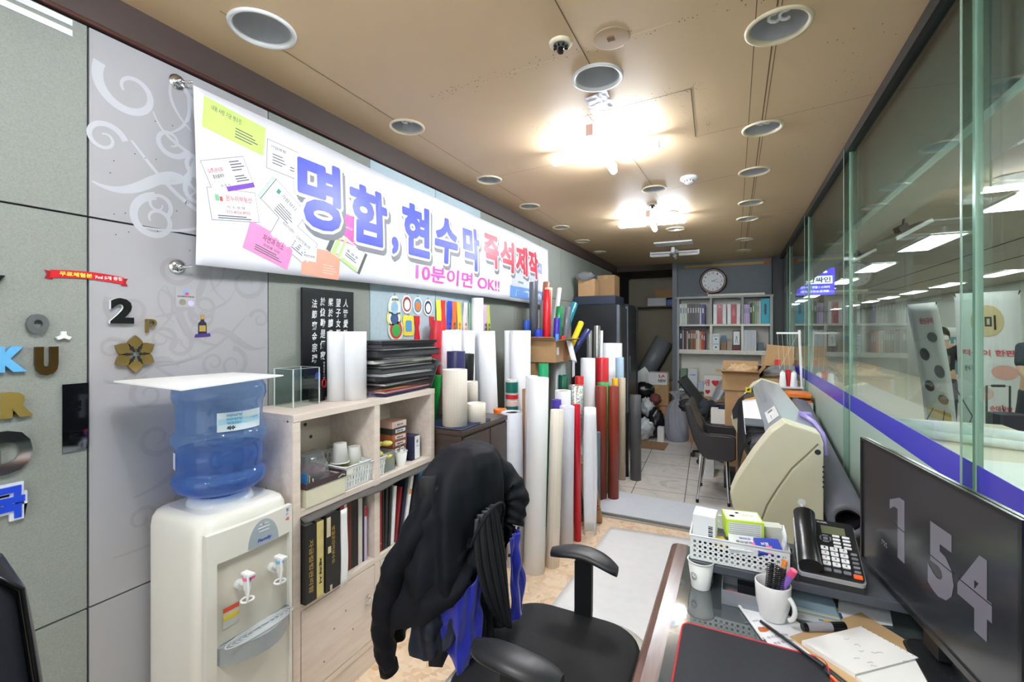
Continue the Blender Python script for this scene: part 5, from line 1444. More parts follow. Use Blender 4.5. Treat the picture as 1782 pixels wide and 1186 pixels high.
# leaning box with red printing
t = thing('long_box', 'long brown cardboard box with red letters leaning against the blue grey roll', 'box',(-.985,3.46,0.0),0.25)
g = MB(); M = T(0,0,0.003,0, rx=-0.0, ry=-0.16); g.box(-.06,.06,0,.09,0,.47, M=M); obj('carton', g, M_card, t, world=False, bevel=0.002)
g = MB(); M2 = M @ frame((0.02,-0.001,0.40),(0,0,-1),(1,0,0)); g.text('ROLLUNION',0.30,0.035, M2, bold=0.02); obj('print', g, plain((170,60,40),0.6), t, world=False)
# two stacked cartons and the open carton full of colourful rolls
t = thing('cardboard_box', 'plain tall cardboard box left of the bright green roll, under the open one', 'box',(-1.52,3.5,0))
g = MB(); g.box(-1.66,-1.45,3.37,3.74,0,1.244); obj('carton', g, M_card, t, bevel=0.003)
BZ = 1.2475
t = thing('open_carton', 'open cardboard box of colourful short rolls resting on the standing rolls', 'box',(-1.45,3.56, BZ))
g = MB(); obox(g,-1.60,-1.27,3.36,3.76, BZ, BZ+0.165,0.005); obj('carton', g, M_card, t)
g = MB(); g.add([(-1.27,3.36, BZ+.165),(-1.27,3.76, BZ+.165),(-1.20,3.77, BZ+.185),(-1.20,3.35, BZ+.185)],[(0,1,2,3)])
fl = obj('flap', g, M_card, t); sd = fl.modifiers.new('t', 'SOLIDIFY'); sd.thickness = 0.004
g = MB(); g.add([(-1.60,3.36, BZ+.165),(-1.27,3.36, BZ+.165),(-1.26,3.30, BZ+.20),(-1.60,3.30, BZ+.20)],[(0,1,2,3)])
fl = obj('flap', g, M_card, t); sd = fl.modifiers.new('t', 'SOLIDIFY'); sd.thickness = 0.004
g = MB(); g.box(-1.269,-1.2675,3.385,3.435, BZ+.06, BZ+.12); lb2 = obj('label', g, M_paper, t)
g = MB(); g.grid(lambda u, v: V(-1.262 + 0.045*v + 0.03*sin(PI*u),3.57 + 0.075*v*0.2 + 0.10*u*1.0, BZ+0.175 - 0.03*u - 0.19*max(0, v-0.12)),8,14)
o = obj('paper_tongue', g, M_paper); sd = o.modifiers.new('t', 'SOLIDIFY'); sd.thickness = 0.0015
tag(o, 'white paper strip hanging over the edge of the open carton', 'paper')
BR = [  # label, (x,y) foot in the carton, top (x,y,z), r, colour
 ('blue short roll at the left end of the open carton',(-1.53,3.39),(-1.53,3.39,1.585),.026,(36,84,180)),
 ('tall dark grey roll standing upright in the open carton',(-1.50,3.46),(-1.50,3.46,1.90),.036,(88,92,98)),
 ('royal blue roll in front of the tall dark grey one',(-1.43,3.40),(-1.43,3.395,1.51),.033,(36,60,190)),
 ('long scarlet roll leaning to the right in the open carton',(-1.37,3.42),(-1.42,3.56,1.835),.033,(214,32,44)),
 ('indigo roll leaning beside the long scarlet one',(-1.31,3.46),(-1.33,3.56,1.60),.026,(60,40,170)),
 ('bright green roll leaning in the open carton',(-1.34,3.56),(-1.36,3.70,1.70),.031,(20,140,80)),
 ('grey metallic roll leaning beside the green one',(-1.30,3.62),(-1.32,3.80,1.70),.028,(110,112,120)),
 ('silver slim roll standing behind the scarlet one',(-1.50,3.62),(-1.50,3.66,1.76),.024,(176,178,182)),
 ('pale cream tall roll at the back of the open carton',(-1.50,3.70),(-1.50,3.80,1.88),.034,(226,212,176)),
 ('brown tall roll, highest at the back of the open carton',(-1.55,3.74),(-1.56,3.90,1.94),.034,(150,100,74)),
 ('white slim tall roll beside the brown one',(-1.46,3.74),(-1.46,3.97,1.89),.020,(236,236,236)),
 ('gold roll leaning right in the open carton',(-1.36,3.70),(-1.36,3.93,1.69),.024,(190,160,90)),
 ('yellow roll leaning far right in the open carton',(-1.30,3.68),(-1.24,3.93,1.57),.026,(246,214,30)),
 ('navy roll at the right end of the open carton',(-1.295,3.74),(-1.20,4.00,1.50),.026,(40,50,110)),
 ('teal roll leaning outwards behind the yellow one',(-1.42,3.74),(-1.36,4.10,1.75),.034,(20,120,140)),
 ('small light blue roll between the scarlet and indigo ones',(-1.285,3.42),(-1.29,3.45,1.47),.016,(70,140,220)),
 ('small red roll at the front of the open carton',(-1.285,3.55),(-1.285,3.57,1.455),.018,(220,30,40)),
 ('mustard slim tube behind the long scarlet roll',(-1.55,3.56),(-1.55,3.57,1.76),.014,(200,140,60)),
]
for lab, f_, t_, r, c_ in BR:
    roll('short_roll', lab,(f_[0], f_[1], BZ+0.010), t_, r, plain(c_,0.32), group='colourful rolls in the open carton', hole=.5, n=20)
# small cartons and odd pieces in the row
t = thing('cardboard_box', 'small open cardboard box behind the cream grid roll', 'box',(-1.26,2.98,0))
g = MB(); obox(g,-1.345,-1.23,2.90,3.02,0.0,1.09,0.004); obj('carton', g, M_card, t)
t = thing('paper_note', 'lilac and yellow printed sheet hanging beside the grey metallic roll', 'paper',(-1.2,3.75,1.2))
g = MB(); M = T(-1.255,3.72,1.10,0.2); g.box(0,.004,0,.16,0,.20, M=M); sh = obj('sheet', g, plain((222,220,240),0.5), t)
g = MB(); g.box(.004,.005,.03,.06,.02,.06, M=M); g.box(.004,.005,.09,.12,.09,.10, M=M); obj('print', g, plain((240,206,40),0.5), t)

# ------------------------------------------------------------------ floor sheets
g = MB(); g.grid(lambda u, v: V(-0.955 + 0.70*u + 0.10*v*(1-u),1.10 + 2.35*v + (0.06*u if v > .9 else 0),0.0035 + 0.002*noise.noise(V(u*4, v*8,0))),16,40)
o = obj('floor_sheet', g, mat('white_floor_sheet',(246,248,250),0.35)); sd = o.modifiers.new('t', 'SOLIDIFY'); sd.thickness = 0.002; sd.offset = -1
tag(o, 'long white sheet of vinyl laid on the strand board floor beside the chair', 'floor sheet')
g = MB(); g.add([(-1.09,3.715,0.0045),(-0.02,3.715,0.0045),(-0.05,4.20,0.0045),(-1.02,4.25,0.0045)],[(0,1,2,3)])
o = obj('floor_sheet', g, mat('bluish_floor_sheet',(226,233,242),0.35)); sd = o.modifiers.new('t', 'SOLIDIFY'); sd.thickness = 0.003; sd.offset = -1
tag(o, 'bluish white sheet laid on the tiles just beyond the metal threshold', 'floor sheet')

# ------------------------------------------------------------------ black tall cabinets at the left wall
def tallcab(y0, y1, h, x1, label, mcol, trim):
    t = thing('tall_cabinet', label, 'cabinet',(-1.46,(y0+y1)/2,0))
    g = MB(); g.box(-1.738, x1, y0, y1,0.0, h); obj('body', g, plain(mcol,0.35), t, bevel=0.004)
    g = MB(); g.box(x1, x1+.022, y0+.01, y1-.01,0.05, h-.03); d_ = obj('door', g, plain(mcol,0.3), t, bevel=0.003)
    g = MB(); g.box(x1+.0, x1+.030, y0-.004, y0+.045,0.03, h-.01); g.box(x1+.0, x1+.030, y1-.045, y1,0.03, h-.01); obj('frame', g, plain(trim,0.35), t)
    g = MB(); g.box(x1+.022, x1+.03, y0+.12, y0+.14,1.0,1.18); obj('handle', g, M_steel, d_)
tallcab(4.98+.14,5.60,1.80,-1.20, 'tall black cabinet at the wall behind the silver tubes',(30,31,34),(96,104,114))
tallcab(5.64,6.25,1.83,-1.21, 'second tall black cabinet farther back, with stickers on its side',(20,20,22),(28,28,30))
def carton(name, label, x0, x1, y0, y1, z0, z1, m=None, tape=True, rot=None, group=None, cat='box', flaps=False, prints=()):
    cx, cy_ = (x0+x1)/2,(y0+y1)/2
    t = thing(name, label, cat,(cx, cy_, z0), rot=rot, group=group)
    g = MB()
    if flaps: obox(g, x0-cx, x1-cx, y0-cy_, y1-cy_,0, z1-z0,0.005)
    else: g.box(x0-cx, x1-cx, y0-cy_, y1-cy_,0, z1-z0)
    obj('carton', g, m or M_card, t, world=False, bevel=0.002)
    if tape and not flaps:
        g = MB(); g.box(-.025,.025, y0-cy_-.001, y1-cy_+.001, z1-z0-.05, z1-z0+.001); obj('tape', g, mat('parcel_tape',(192,160,116),0.25), t, world=False)
    if flaps:
        H_ = z1-z0; a, b_, c_, d = x0-cx, x1-cx, y0-cy_, y1-cy_
        for q in (((a, c_, H_),(b_, c_, H_),(b_, c_-.10, H_+.03),(a, c_-.10, H_+.03)),((a, d, H_),(b_, d, H_),(b_, d+.06, H_+.11),(a, d+.06, H_+.11)),((b_, c_, H_),(b_, d, H_),(b_+.06, d, H_+.08),(b_+.06, c_, H_+.08)),((a, c_, H_),(a, d, H_),(a-.06, d, H_+.02),(a-.06, c_, H_+.02))):
            g = MB(); g.add(list(q),[(0,1,2,3)]); fo = obj('flap', g, m or M_card, t, world=False); sd = fo.modifiers.new('t', 'SOLIDIFY'); sd.thickness = 0.004
    for (txt, x, z, w, h, c_) in prints:
        g = MB(); g.text(txt, w, h, frame((x, y0-cy_-.0015, z),(1,0,0),(0,0,1)), bold=0.03); obj('print', g, plain(c_,0.5), t, world=False)
    return t
carton('shallow_box', 'navy box lid lying on the first tall black cabinet',-1.70,-1.22,5.13,5.58,1.803,1.90, plain((38,46,66),0.5), tape=False)
carton('cardboard_box', 'cardboard box on the tall cabinets, nearer one',-1.66,-1.46,5.14,5.36,1.902,2.10, group='boxes on the tall cabinets')
carton('cardboard_box', 'cardboard box on the tall cabinets, farther and higher one',-1.58,-1.36,5.68,5.96,1.833,2.20, group='boxes on the tall cabinets')
carton('cardboard_box', 'small cardboard box on the second tall cabinet edge',-1.30+.06,-1.20+.02,5.90,6.15,1.833,1.97, group='boxes on the tall cabinets', tape=False) if False else None
def lump(name, label, c, s, m, cat, seed=0, amp=0.25, fr=3.0, n=28, kind=None, tie=False):
    g = MB()
    def f(u, v):
        a = 2*PI*u; p = PI*(v-0.5)
        d = V(cos(a)*cos(p), sin(a)*cos(p), sin(p))
        r = 1 + amp*noise.noise(d*fr + V(seed,0,0)) + amp*0.4*noise.noise(d*fr*3 + V(0, seed,0))
        q = V(c[0] + s[0]*d.x*r, c[1] + s[1]*d.y*r, c[2] + s[2]*d.z*r)
        return V(q.x, q.y, max(q.z, c[2]-s[2]*0.97))
    g.grid(f, n, n//2+4)
    return tag(obj(name, g, m), label, cat, kind=kind)
M_film = clear('crumpled_film',(225,228,232),1.2,0.18, haze=0.38, hazecol=(214,218,226))
lump('plastic_bag', 'crumpled clear plastic bag lying in front of the box on the tall cabinets',(-1.55,5.07+.2,1.99+.02),(.10,.09,.05), M_film, 'plastic bag',3)
bpy.data.objects['plastic_bag'].location = (-.02,-.14+.0,.12)

# ------------------------------------------------------------------ recess pile
g = MB(); g.box(-1.74,-0.90,8.10,8.40,1.905,1.925)
tag(obj('wall_shelf', g, plain((110,100,84),0.6)), 'thin shelf board high on the recess wall with boxes on it', 'shelf')
carton('flat_box', 'white flat box on the recess wall shelf',-1.37,-1.06,8.12,8.38,1.926,2.06, plain((206,206,208),0.5), tape=False)
carton('flat_box', 'blue flat box on the recess wall shelf beside the white one',-1.05,-0.885,8.12,8.38,1.926,2.03, plain((44,84,168),0.45), tape=False)
carton('flat_box', 'tan box lying on top of the boxes of the recess wall shelf',-1.24,-0.89,8.14,8.38,2.062,2.21, M_card, tape=False)
roll('bubble_roll', 'large grey bubble wrap roll leaning across the recess corner',(-1.56,8.10,0.48),(-1.10,8.20,1.34),0.155, mat('bubble_wrap',(136,138,142),0.35, bump=0.6, bscale=90), hole=.3)
carton('cardboard_box', 'cardboard box tipped on its corner in the recess pile',-1.42,-0.98,7.25,7.60,0.42,0.86, rot=(0.1,-0.62,0.05), group='boxes piled in the recess')
t = thing('sheet_box', 'white and green printed carton face leaning in the recess pile', 'box',(-1.29,7.16,0.50), rot=(0.1,-0.62,0.05))
g = MB(); g.box(-.02,.30,-.012,.012,0.02,.34); obj('carton', g, plain((226,228,226),0.5), t, world=False)
g = MB(); g.box(.02,.13,-.0135,-.012,.04,.13); obj('print', g, plain((120,196,60),0.5), t, world=False)
carton('cardboard_box', 'cardboard box in the recess pile, under the bubble roll',-1.14,-0.88,7.62,7.90,0.402,0.70, group='boxes piled in the recess')
carton('cardboard_box', 'large cardboard box at the floor of the recess pile',-1.60,-0.88,7.61,8.0,0.0,0.40, group='boxes piled in the recess')
carton('printed_box', 'white box with red and black letters hanging in the recess pile',-1.17,-0.90,6.98,7.20,0.70,0.88, plain((214,212,214),0.5), tape=False, prints=(('LA',0.02,.11,.09,.045,(200,50,60)),('NEW',0.01,.04,.11,.045,(40,40,44))))
t = bpy.data.objects['printed_box']
carton('cardboard_box', 'cardboard box under the white lettered box in the recess',-1.20,-0.88,6.98,7.24,0.40,0.697, group='boxes piled in the recess')
carton('cardboard_box', 'low cardboard box on the tiles at the recess floor',-1.25,-0.90,6.92,7.26,0.0,0.395, group='boxes piled in the recess')
M_bin = mat('black_bin_liner',(20,20,23),0.3, bump=0.4, bscale=25)
lump('bin_bag', 'black rubbish bag slumped before the recess boxes, left one',(-1.42,6.78,.26),(.22,.24,.27), M_bin, 'bag',5)
lump('bin_bag', 'black rubbish bag on top of the left one',(-1.22,6.98-.12,.62),(.16,.10,.12), M_bin, 'bag',9)
lump('bin_bag', 'black bag squeezed between white plastic bags before the recess',(-1.00,6.62,.22),(.11,.12,.20), M_bin, 'bag',12)
M_wbag = mat('white_plastic_bag',(206,210,214),0.3, bump=0.6, bscale=22)
lump('white_bag', 'crumpled white plastic bag on the tiles before the black one',(-1.15,6.45,.14),(.14,.13,.14), M_wbag, 'bag',2,.4)
lump('white_bag', 'white plastic bag standing higher behind the crumpled one',(-1.13,6.72-.02,.40),(.10,.11,.13), M_wbag, 'bag',7,.4)
lump('red_cloth', 'red and dark cloth bundle on the recess pile',(-1.03,6.72,.52),(.08,.08,.08), plain((110,60,54),0.8), 'cloth',4)
g = MB(); g.box(-1.17,-0.80,5.95,6.35,0.002,0.008, M=None)
tag(obj('flat_cardboard', g, M_cardd), 'flat brown cardboard piece lying on the tiles', 'cardboard')
carton('white_box', 'small white box standing on the tiles beside the knotted bag',-0.945,-0.865,6.33+.03,6.47,0.0,0.20, M_white, tape=False)
# knotted translucent bag
g = MB()
def kb(u, v):
    a = 2*PI*u
    prof = [(0.0,.02),(.135,.0),(.165,.12),(.150,.30),(.125,.43),(.080,.52),(.028,.565),(.045,.61),(.10,.66)]
    k = v*(len(prof)-1); i = min(int(k), len(prof)-2); f = k-i
    r = prof[i][0]*(1-f)+prof[i+1][0]*f; z = prof[i][1]*(1-f)+prof[i+1][1]*f
    r *= 1 + 0.13*sin(a*9 + z*6)*min(1, z*3) + 0.08*noise.noise(V(cos(a)*2, sin(a)*2, z*6))
    return V(-0.72 + r*cos(a),6.60 + r*sin(a), z)
g.grid(kb,60,32)
t = thing('knotted_bag', 'tall knotted translucent plastic bag standing on the tiles by the recess', 'bag',(-.72,6.6,0))
obj('film', g, clear('bag_milky',(230,232,240),1.2,0.2, haze=0.55, hazecol=(226,228,238)), t)
g = MB(); g.sphere((-.72,6.6,.20),.115,18,12, s=(1,1,1.6)); obj('contents', g, mat('grey_scraps',(186,184,194),0.9, var=0.5, scale=14), t)

# ------------------------------------------------------------------ back shelf with the clock above
BY, BYB = 7.10,7.405
BZ1 = 1.965
M_sh = mat('grey_laminate',(150,152,152),0.45); M_shc = mat('cream_laminate',(222,218,208),0.45)
t = thing('back_shelf', 'grey and cream open shelf unit under the wall clock', 'shelf',(-.14, BY,0))
for a in ((-.775,-.745),(.420,.455)):
    g = MB(); g.box(a[0], a[1], BY, BYB,0, BZ1); obj('side_panel', g, M_sh, t)
g = MB(); g.box(-.80,.46, BY-.01, BYB, BZ1, BZ1+.028); obj('top', g, M_sh, t)
for z0, z1, m in ((1.565,1.592, M_shc),(1.165,1.225, M_shc),(.62,.645, M_shc)):
    g = MB(); g.box(-.745,.420, BY, BYB, z0, z1); obj('shelf', g, m, t)
for x in (-.330,.070):
    for z0, z1, m in ((1.592, BZ1, M_sh),(1.225,1.565, M_shc)):
        g = MB(); g.box(x, x+.030, BY, BYB, z0, z1); obj('divider', g, m, t)
g = MB(); g.box(-.745,.420, BYB-.008, BYB,0.05, BZ1); obj('back_panel', g, M_shc, t)
g = MB()
for k in range(11): g.box(-.66+.10*k,-.652+.10*k, BY-.002, BY,1.19,1.198)
obj('hole_mark', g, M_grey, t)
def bks(z, x0, items, h0, grp, d=0.20, yf=None):
    x = x0
    for k,(w, c_, h, lab) in enumerate(items):
        yf_ = BY + 0.02 + 0.008*((k*3) % 3)
        o = thing('book', lab, 'book',(x, yf_, z), group=grp)
        g = MB(); g.box(0, w-.002,0,.003,0, h); g.box(0,.0025,.003, d,0, h); g.box(w-.0045, w-.002,.003, d,0, h); obj('cover', g, plain(c_,0.5), o, world=False)
        g = MB(); g.box(.0025, w-.0045,.003, d-.004,.002, h-.006); obj('pages', g, M_paperc, o, world=False)
        if w > .022:
            g = MB(); g.box(w*.25, w*.65,-.0008,0, h*.55, h*.80); obj('spine_label', g, plain((226,226,226),0.5) if sum(c_) < 400 else plain((120,130,140),0.5), o, world=False)
        x += w
    return x
ga = 'books on the top back shelf'; gb = 'books on the middle back shelf'
x = bks(1.593,-.742,[(.045,(214,220,220),.30, 'pale binder at the left end of the top back shelf'),(.030,(206,222,206),.30, 'pale green binder beside the leftmost one, top back shelf'),(.030,(222,230,222),.30, 'whitish green binder third from the left, top back shelf'),(.036,(112,112,112),.30, 'dark grey catalogue, first of the grey run on the top back shelf'),(.034,(100,100,102),.30, 'dark grey catalogue, second of the grey run'),(.034,(96,96,98),.30, 'dark grey catalogue, third of the grey run'),(.034,(104,104,104),.30, 'dark grey catalogue, fourth of the grey run'),(.034,(112,112,114),.30, 'dark grey catalogue, fifth and last of the grey run'),(.020,(226,228,232),.24, 'narrow white booklet after the grey run'),(.050,(86,82,150),.29, 'violet and white file at the right end of the left top cubby')],.3, ga)
x = bks(1.593,.104,[(.025,(190,170,214),.27, 'lilac booklet, first in the right top cubby'),(.025,(196,176,218),.27, 'lilac booklet, second in the right top cubby'),(.025,(186,168,212),.27, 'lilac booklet, third in the right top cubby'),(.030,(46,60,50),.29, 'dark green album in the right top cubby'),(.028,(110,130,70),.31, 'olive green album in the right top cubby'),(.028,(140,160,130),.32, 'sage green album in the right top cubby'),(.028,(170,176,170),.31, 'greyish album beside the turquoise box'),(.022,(206,206,206),.32, 'light grey file touching the turquoise box')],.3, ga)
x = bks(1.226,-.742,[(.044,(34,38,52),.29, 'thick navy book at the left end of the middle back shelf'),(.012,(206,206,206),.29, 'thin white spine beside the thick navy book'),(.022,(70,34,48),.28, 'dark wine book on the middle back shelf'),(.022,(96,40,50),.28, 'wine red book on the middle back shelf'),(.016,(206,190,170),.27, 'thin cream book on the middle back shelf'),(.036,(60,58,56),.29, 'dark grey thick book on the middle back shelf'),(.024,(150,96,50),.29, 'brown book, first of three'),(.024,(120,74,40),.29, 'brown book, middle and darkest of three'),(.024,(140,88,48),.29, 'brown book, third of three'),(.026,(206,200,180),.28, 'pale cream book after the brown ones'),(.022,(226,222,212),.28, 'off white book after the brown ones'),(.026,(226,160,90),.26, 'orange spine book near the divider'),(.026,(190,70,60),.27, 'red book near the divider'),(.026,(150,60,80),.25, 'plum book touching the divider')],.3, gb)
g = MB(); g.box(-.72,-.36, BY+.02, BY+.20,1.523,1.548)
tag(obj('flat_book', g, plain((34,38,66),0.5)), 'navy flat book laid across the tops of the books', 'book')
x = bks(1.226,.104,[(.017,(206,208,216),.28, 'white notebook, one of nine alike in the right middle cubby')]*9,.3, 'nine alike white notebooks')
# gift boxes
for x0, heart, lab in ((-.285, True, 'white gift box with a red band and a small heart on the top back shelf'),(-.105, False, 'white gift box with a red band and a drop shape on the top back shelf')):
    t = thing('gift_box', lab, 'box',(x0+.08, BY+.03,1.593))
    g = MB(); g.box(x0, x0+.165, BY+.03, BY+.15,1.593,1.875); obj('carton', g, M_white, t)
    g = MB(); g.box(x0+.045, x0+.120, BY+.0285, BY+.03,1.595,1.873); bd = obj('band', g, plain((170,12,28),0.3), t)
    g = MB()
    if heart: g.cyl((x0+.078, BY+.027,1.845),(x0+.078, BY+.0285,1.845),.009, n=14); g.cyl((x0+.088, BY+.027,1.845),(x0+.088, BY+.0285,1.845),.009, n=14); g.add([(x0+.070, BY+.0272,1.842),(x0+.096, BY+.0272,1.842),(x0+.083, BY+.0272,1.825)],[(0,1,2)])
    else:
        g.add([(x0+.062, BY+.027,1.73),(x0+.082, BY+.027,1.70),(x0+.102, BY+.027,1.73),(x0+.096, BY+.027,1.78),(x0+.082, BY+.027,1.83),(x0+.068, BY+.027,1.78)],[(0,1,2,3,4,5)])
    obj('emblem', g, plain((232,226,226),0.4) if heart else plain((206,110,110),0.4), bd)
carton('turquoise_box', 'turquoise upright box with a dark slot at the right end of the top back shelf',.315,.418, BY+.01, BY+.12,1.593,1.94, plain((34,160,186),0.4), tape=False)
g = MB(); g.prism(rrect(-.013,.013,-.075,.075,.013,5),.0015, M=frame((0,-.0555,.20),(1,0,0),(0,0,1))); obj('slot', g, plain((24,50,70),0.4), bpy.data.objects['turquoise_box'], world=False)
for k in range(2):
    carton('small_carton',('lower', 'upper')[k] + ' of two small white cartons with a blue band on the middle back shelf',-.297,-.205, BY+.02, BY+.10,1.226+.115*k,1.340+.115*k, plain((222,228,234),0.5), tape=False, group='small white cartons', prints=(('HOTEL',-.035,.075,.07,.014,(70,100,150)),('●',-.012,.025,.024,.024,(60,70,90))))
carton('small_carton', 'brown small carton on the middle back shelf',-.185,-.115, BY+.02, BY+.10,1.226,1.345, plain((150,116,90),0.6), tape=False)
carton('small_carton', 'blue small carton on the brown one on the middle back shelf',-.180,-.12, BY+.02, BY+.10,1.346,1.43, plain((86,120,150),0.5), tape=False)
carton('small_carton', 'tan box with a clear jar look beside the framed medal',-.108,-.045, BY+.02, BY+.09,1.226,1.36, plain((170,150,130),0.5), tape=False)
t = thing('medal_case', 'black framed display case with a white back and dark red base', 'frame',(.0, BY+.03,1.226))
g = MB(); g.box(-.038,.062, BY+.02, BY+.06,1.226,1.50); obj('case', g, M_black, t)
g = MB(); g.box(-.028,.052, BY+.018, BY+.0205,1.30,1.488); obj('panel', g, M_white, t)
g = MB(); g.box(-.028,.052, BY+.012, BY+.0195,1.236,1.285); obj('base', g, plain((120,20,34),0.4), t)
g = MB(); g.tube([(.0, BY+.016,1.33),(.010, BY+.016,1.42),(.016, BY+.016,1.42),(.026, BY+.016,1.33)],.0022); obj('pendant', g, M_black, t)
carton('small_carton', 'slate blue box at the right of the nine white notebooks',.275,.345, BY+.02, BY+.10,1.226,1.335, plain((96,108,122),0.5), tape=False)
# bottom part of the back shelf
carton('small_carton', 'sage green box with white tops on the lowest open shelf',-.73,-.64, BY+.02, BY+.14,.646,.94, plain((110,140,116),0.5), tape=False)
carton('small_carton', 'white medicine carton beside the sage green box',-.625,-.50, BY+.02, BY+.14,.646,.95, plain((214,216,224),0.5), tape=False, prints=(('CARE',-.04,.20,.08,.02,(80,110,170)),))
carton('small_carton', 'low white and blue carton on the lowest open shelf',-.49,-.42, BY+.02, BY+.14,.646,.76, plain((196,210,230),0.5), tape=False)
t = thing('ledge_strips', 'bundle of white plastic strips lying on top of the back shelf', 'strips',(-.1,7.15,1.994))
g = MB(); g.box(-.36,.36,7.11,7.17,1.994,2.022); obj('strip', g, M_paperc, t)
g = MB(); g.box(-.74,-.30,7.12,7.20,1.994,2.008); g.box(-.60,-.25,7.13,7.19,2.008,2.022); obj('strip', g, M_black, t)
# clock
cxk, czk = -.30,2.235
t = thing('wall_clock', 'brown octagonal wall clock with a white dial on the grey wall', 'clock',(cxk,7.40, czk))
g = MB(); M = frame((cxk,7.418, czk),(1,0,0),(0,0,1))
pol = [(.196*cos(PI/8+PI/4*k),.196*sin(PI/8+PI/4*k)) for k in range(8)]
g.prism(pol,.025, M=M); rg = [(.19,.0),(.188,.035),(.165,.045),(.150,.034)]
g.lathe([(r,.02+z) for r, z in rg], n=48, M=M); obj('frame', g, mat('clock_brown',(74,44,38),0.3, coat=0.5), t)
g = MB(); g.lathe([(.0005,.046),(.150,.046)], n=48, M=M); obj('dial', g, mat('dial_white',(226,228,230),0.4), t)
g = MB()
for k in range(1,13):
    a = PI/2 - 2*PI*k/12; s_ = str(k)
    g.text(s_,.018*len(s_)*.8,.026, M @ T(.120*cos(a)-.008*len(s_),.120*sin(a)-.013,.047), bold=0.02)
obj('numerals', g, M_ink, t)
g = MB()
for a, L, w in ((PI/2-1.10,.075,.007),(PI/2-1.85,.115,.005)):
    Mh = M @ T(0,0,.050, a); g.prism([(-.02,-w/2),(L,-w/4),(L, w/4),(-.02, w/2)],.0015, M=Mh)
obj('hand', g, M_ink, t)

# ------------------------------------------------------------------ desk by the glass
DZ = 0.745
t = thing('office_desk', 'dark brown desk with a rounded wooden edge and a glass sheet on top', 'desk',(0.17,0.6,0))
M_desk = mat('desk_charcoal',(58,57,60),0.35, var=0.08)
M_edge = wood('brown_edge_wood',(112,84,72),(84,60,52),0.22, axis='Y')
g = MB(); g.box(-0.150,0.540,-0.35,1.712, DZ-0.036, DZ-0.006); obj('top', g, M_desk, t)
g = MB()
pr_ = [(-0.150, DZ-.036),(-0.185, DZ-.036),(-0.203, DZ-.026),(-0.206, DZ-.015),(-0.200, DZ-.005),(-0.185, DZ),(-0.150, DZ)]
g.loft([[(p[0], y, p[1]) for p in pr_] for y in (-0.35,1.712)], smooth=False); obj('edge_band', g, M_edge, t)
g = MB(); g.box(-0.150,0.540,-0.35,1.705, DZ-0.0055, DZ)
M_gsheet = mat('desk_glass',(72,80,82),0.05, var=0.1, scale=3, spec=0.9, coat=1.0)
obj('glass_sheet', g, M_gsheet, t)
for x0, x1 in ((-0.17,-0.14),(0.50,0.53)):
    g = MB(); g.box(x0, x1,-0.30,1.66,0.0, DZ-0.037) if x0 > 0 else g.box(-0.17,-0.14,1.20,1.66,0.0, DZ-0.037); obj('side_panel', g, M_edge, t)
g = MB(); g.box(-0.14,0.50,1.63,1.66,0.15, DZ-0.037); obj('modesty_panel', g, M_edge, t)
g = MB(); g.box(-0.17,0.50,-0.30,-0.27,0.0, DZ-0.037); obj('side_panel', g, M_edge, t)
Z = DZ + 0.0006
# monitor riser
t = thing('monitor_riser', 'dark grey flat monitor riser board across the back of the desk', 'riser',(0.2,1.57, DZ))
M_ris = mat('riser_grey',(72,76,84),0.4)
g = MB(); g.rbox(-0.128,0.535,1.447,1.70,0.795,0.820,0.008); obj('board', g, M_ris, t)
for x in (-0.09,0.47):
    for y in (1.48,1.64): g = MB(); g.box(x, x+.03, y, y+.03, DZ+.001,0.795); obj('leg', g, M_ris, t)
# monitor
A = Vector((0.330,1.653,0)); B = Vector((0.424,1.043,0)); L = (B-A).length
Mm = frame((A.x, A.y,0.828), B-A,(0,0,1))       # x along the screen, y up, z towards the sitter
if Mm.to_3x3().col[2].x > 0: print('monitor faces the glass')
t = thing('monitor', 'large black flat monitor with big pale clock digits on its dark screen', 'monitor',(0.42,1.35, DZ))
g = MB(); g.box(0, L,0,0.360,-0.022,-0.006, M=Mm); obj('housing', g, M_blackg, t, bevel=0.004)
g = MB(); bz = 0.008
for a in ((0, L,0,.014),(0, L,.360-bz,.360),(0, bz,.014,.360-bz),(L-bz, L,.014,.360-bz)): g.box(a[0], a[1], a[2], a[3],-0.006,0.001, M=Mm)
obj('bezel', g, mat('bezel_black',(20,20,22),0.25), t)
M_scr = mat('screen_dark',(34,35,38),0.22, var=0.05, spec=0.6)
nt, b = nodes_of(M_scr); b.inputs['Emission Color'].default_value = srgb(60,62,66); b.inputs['Emission Strength'].default_value = 0.06
g = MB(); g.box(bz, L-bz,.014,.360-bz,-0.006,-0.003, M=Mm); scr = obj('screen', g, M_scr, t)
M_dig = mat('digit_grey',(92,90,98),0.3); nt, b = nodes_of(M_dig); b.inputs['Emission Color'].default_value = srgb(110,106,118); b.inputs['Emission Strength'].default_value = 0.14
def digit(s, x, w, y, h, bold=0.03):
    g = MB(); vs, fs = text_geo(s, bold); x0 = min(p[0] for p in vs); x1 = max(p[0] for p in vs); y0 = min(p[1] for p in vs); y1 = max(p[1] for p in vs)
    g.add([((p[0]-x0)/(x1-x0)*w + x,(p[1]-y0)/(y1-y0)*h + y,-0.0022) for p in vs], fs, M=Mm)
    d_ = obj('clock_digit', g, M_dig, scr)
    g = MB(); g.box(x, x+w, y+h*.5-.0012, y+h*.5+.0012,-0.0022,-0.0018, M=Mm); obj('digit_slit', g, M_scr, scr)
g = MB(); g.prism([(.208,.105),(.240,.105),(.240,.257),(.216,.257),(.168,.236),(.168,.212),(.190,.226),(.208,.226)],.0006, M=Mm, z0=-.0029)
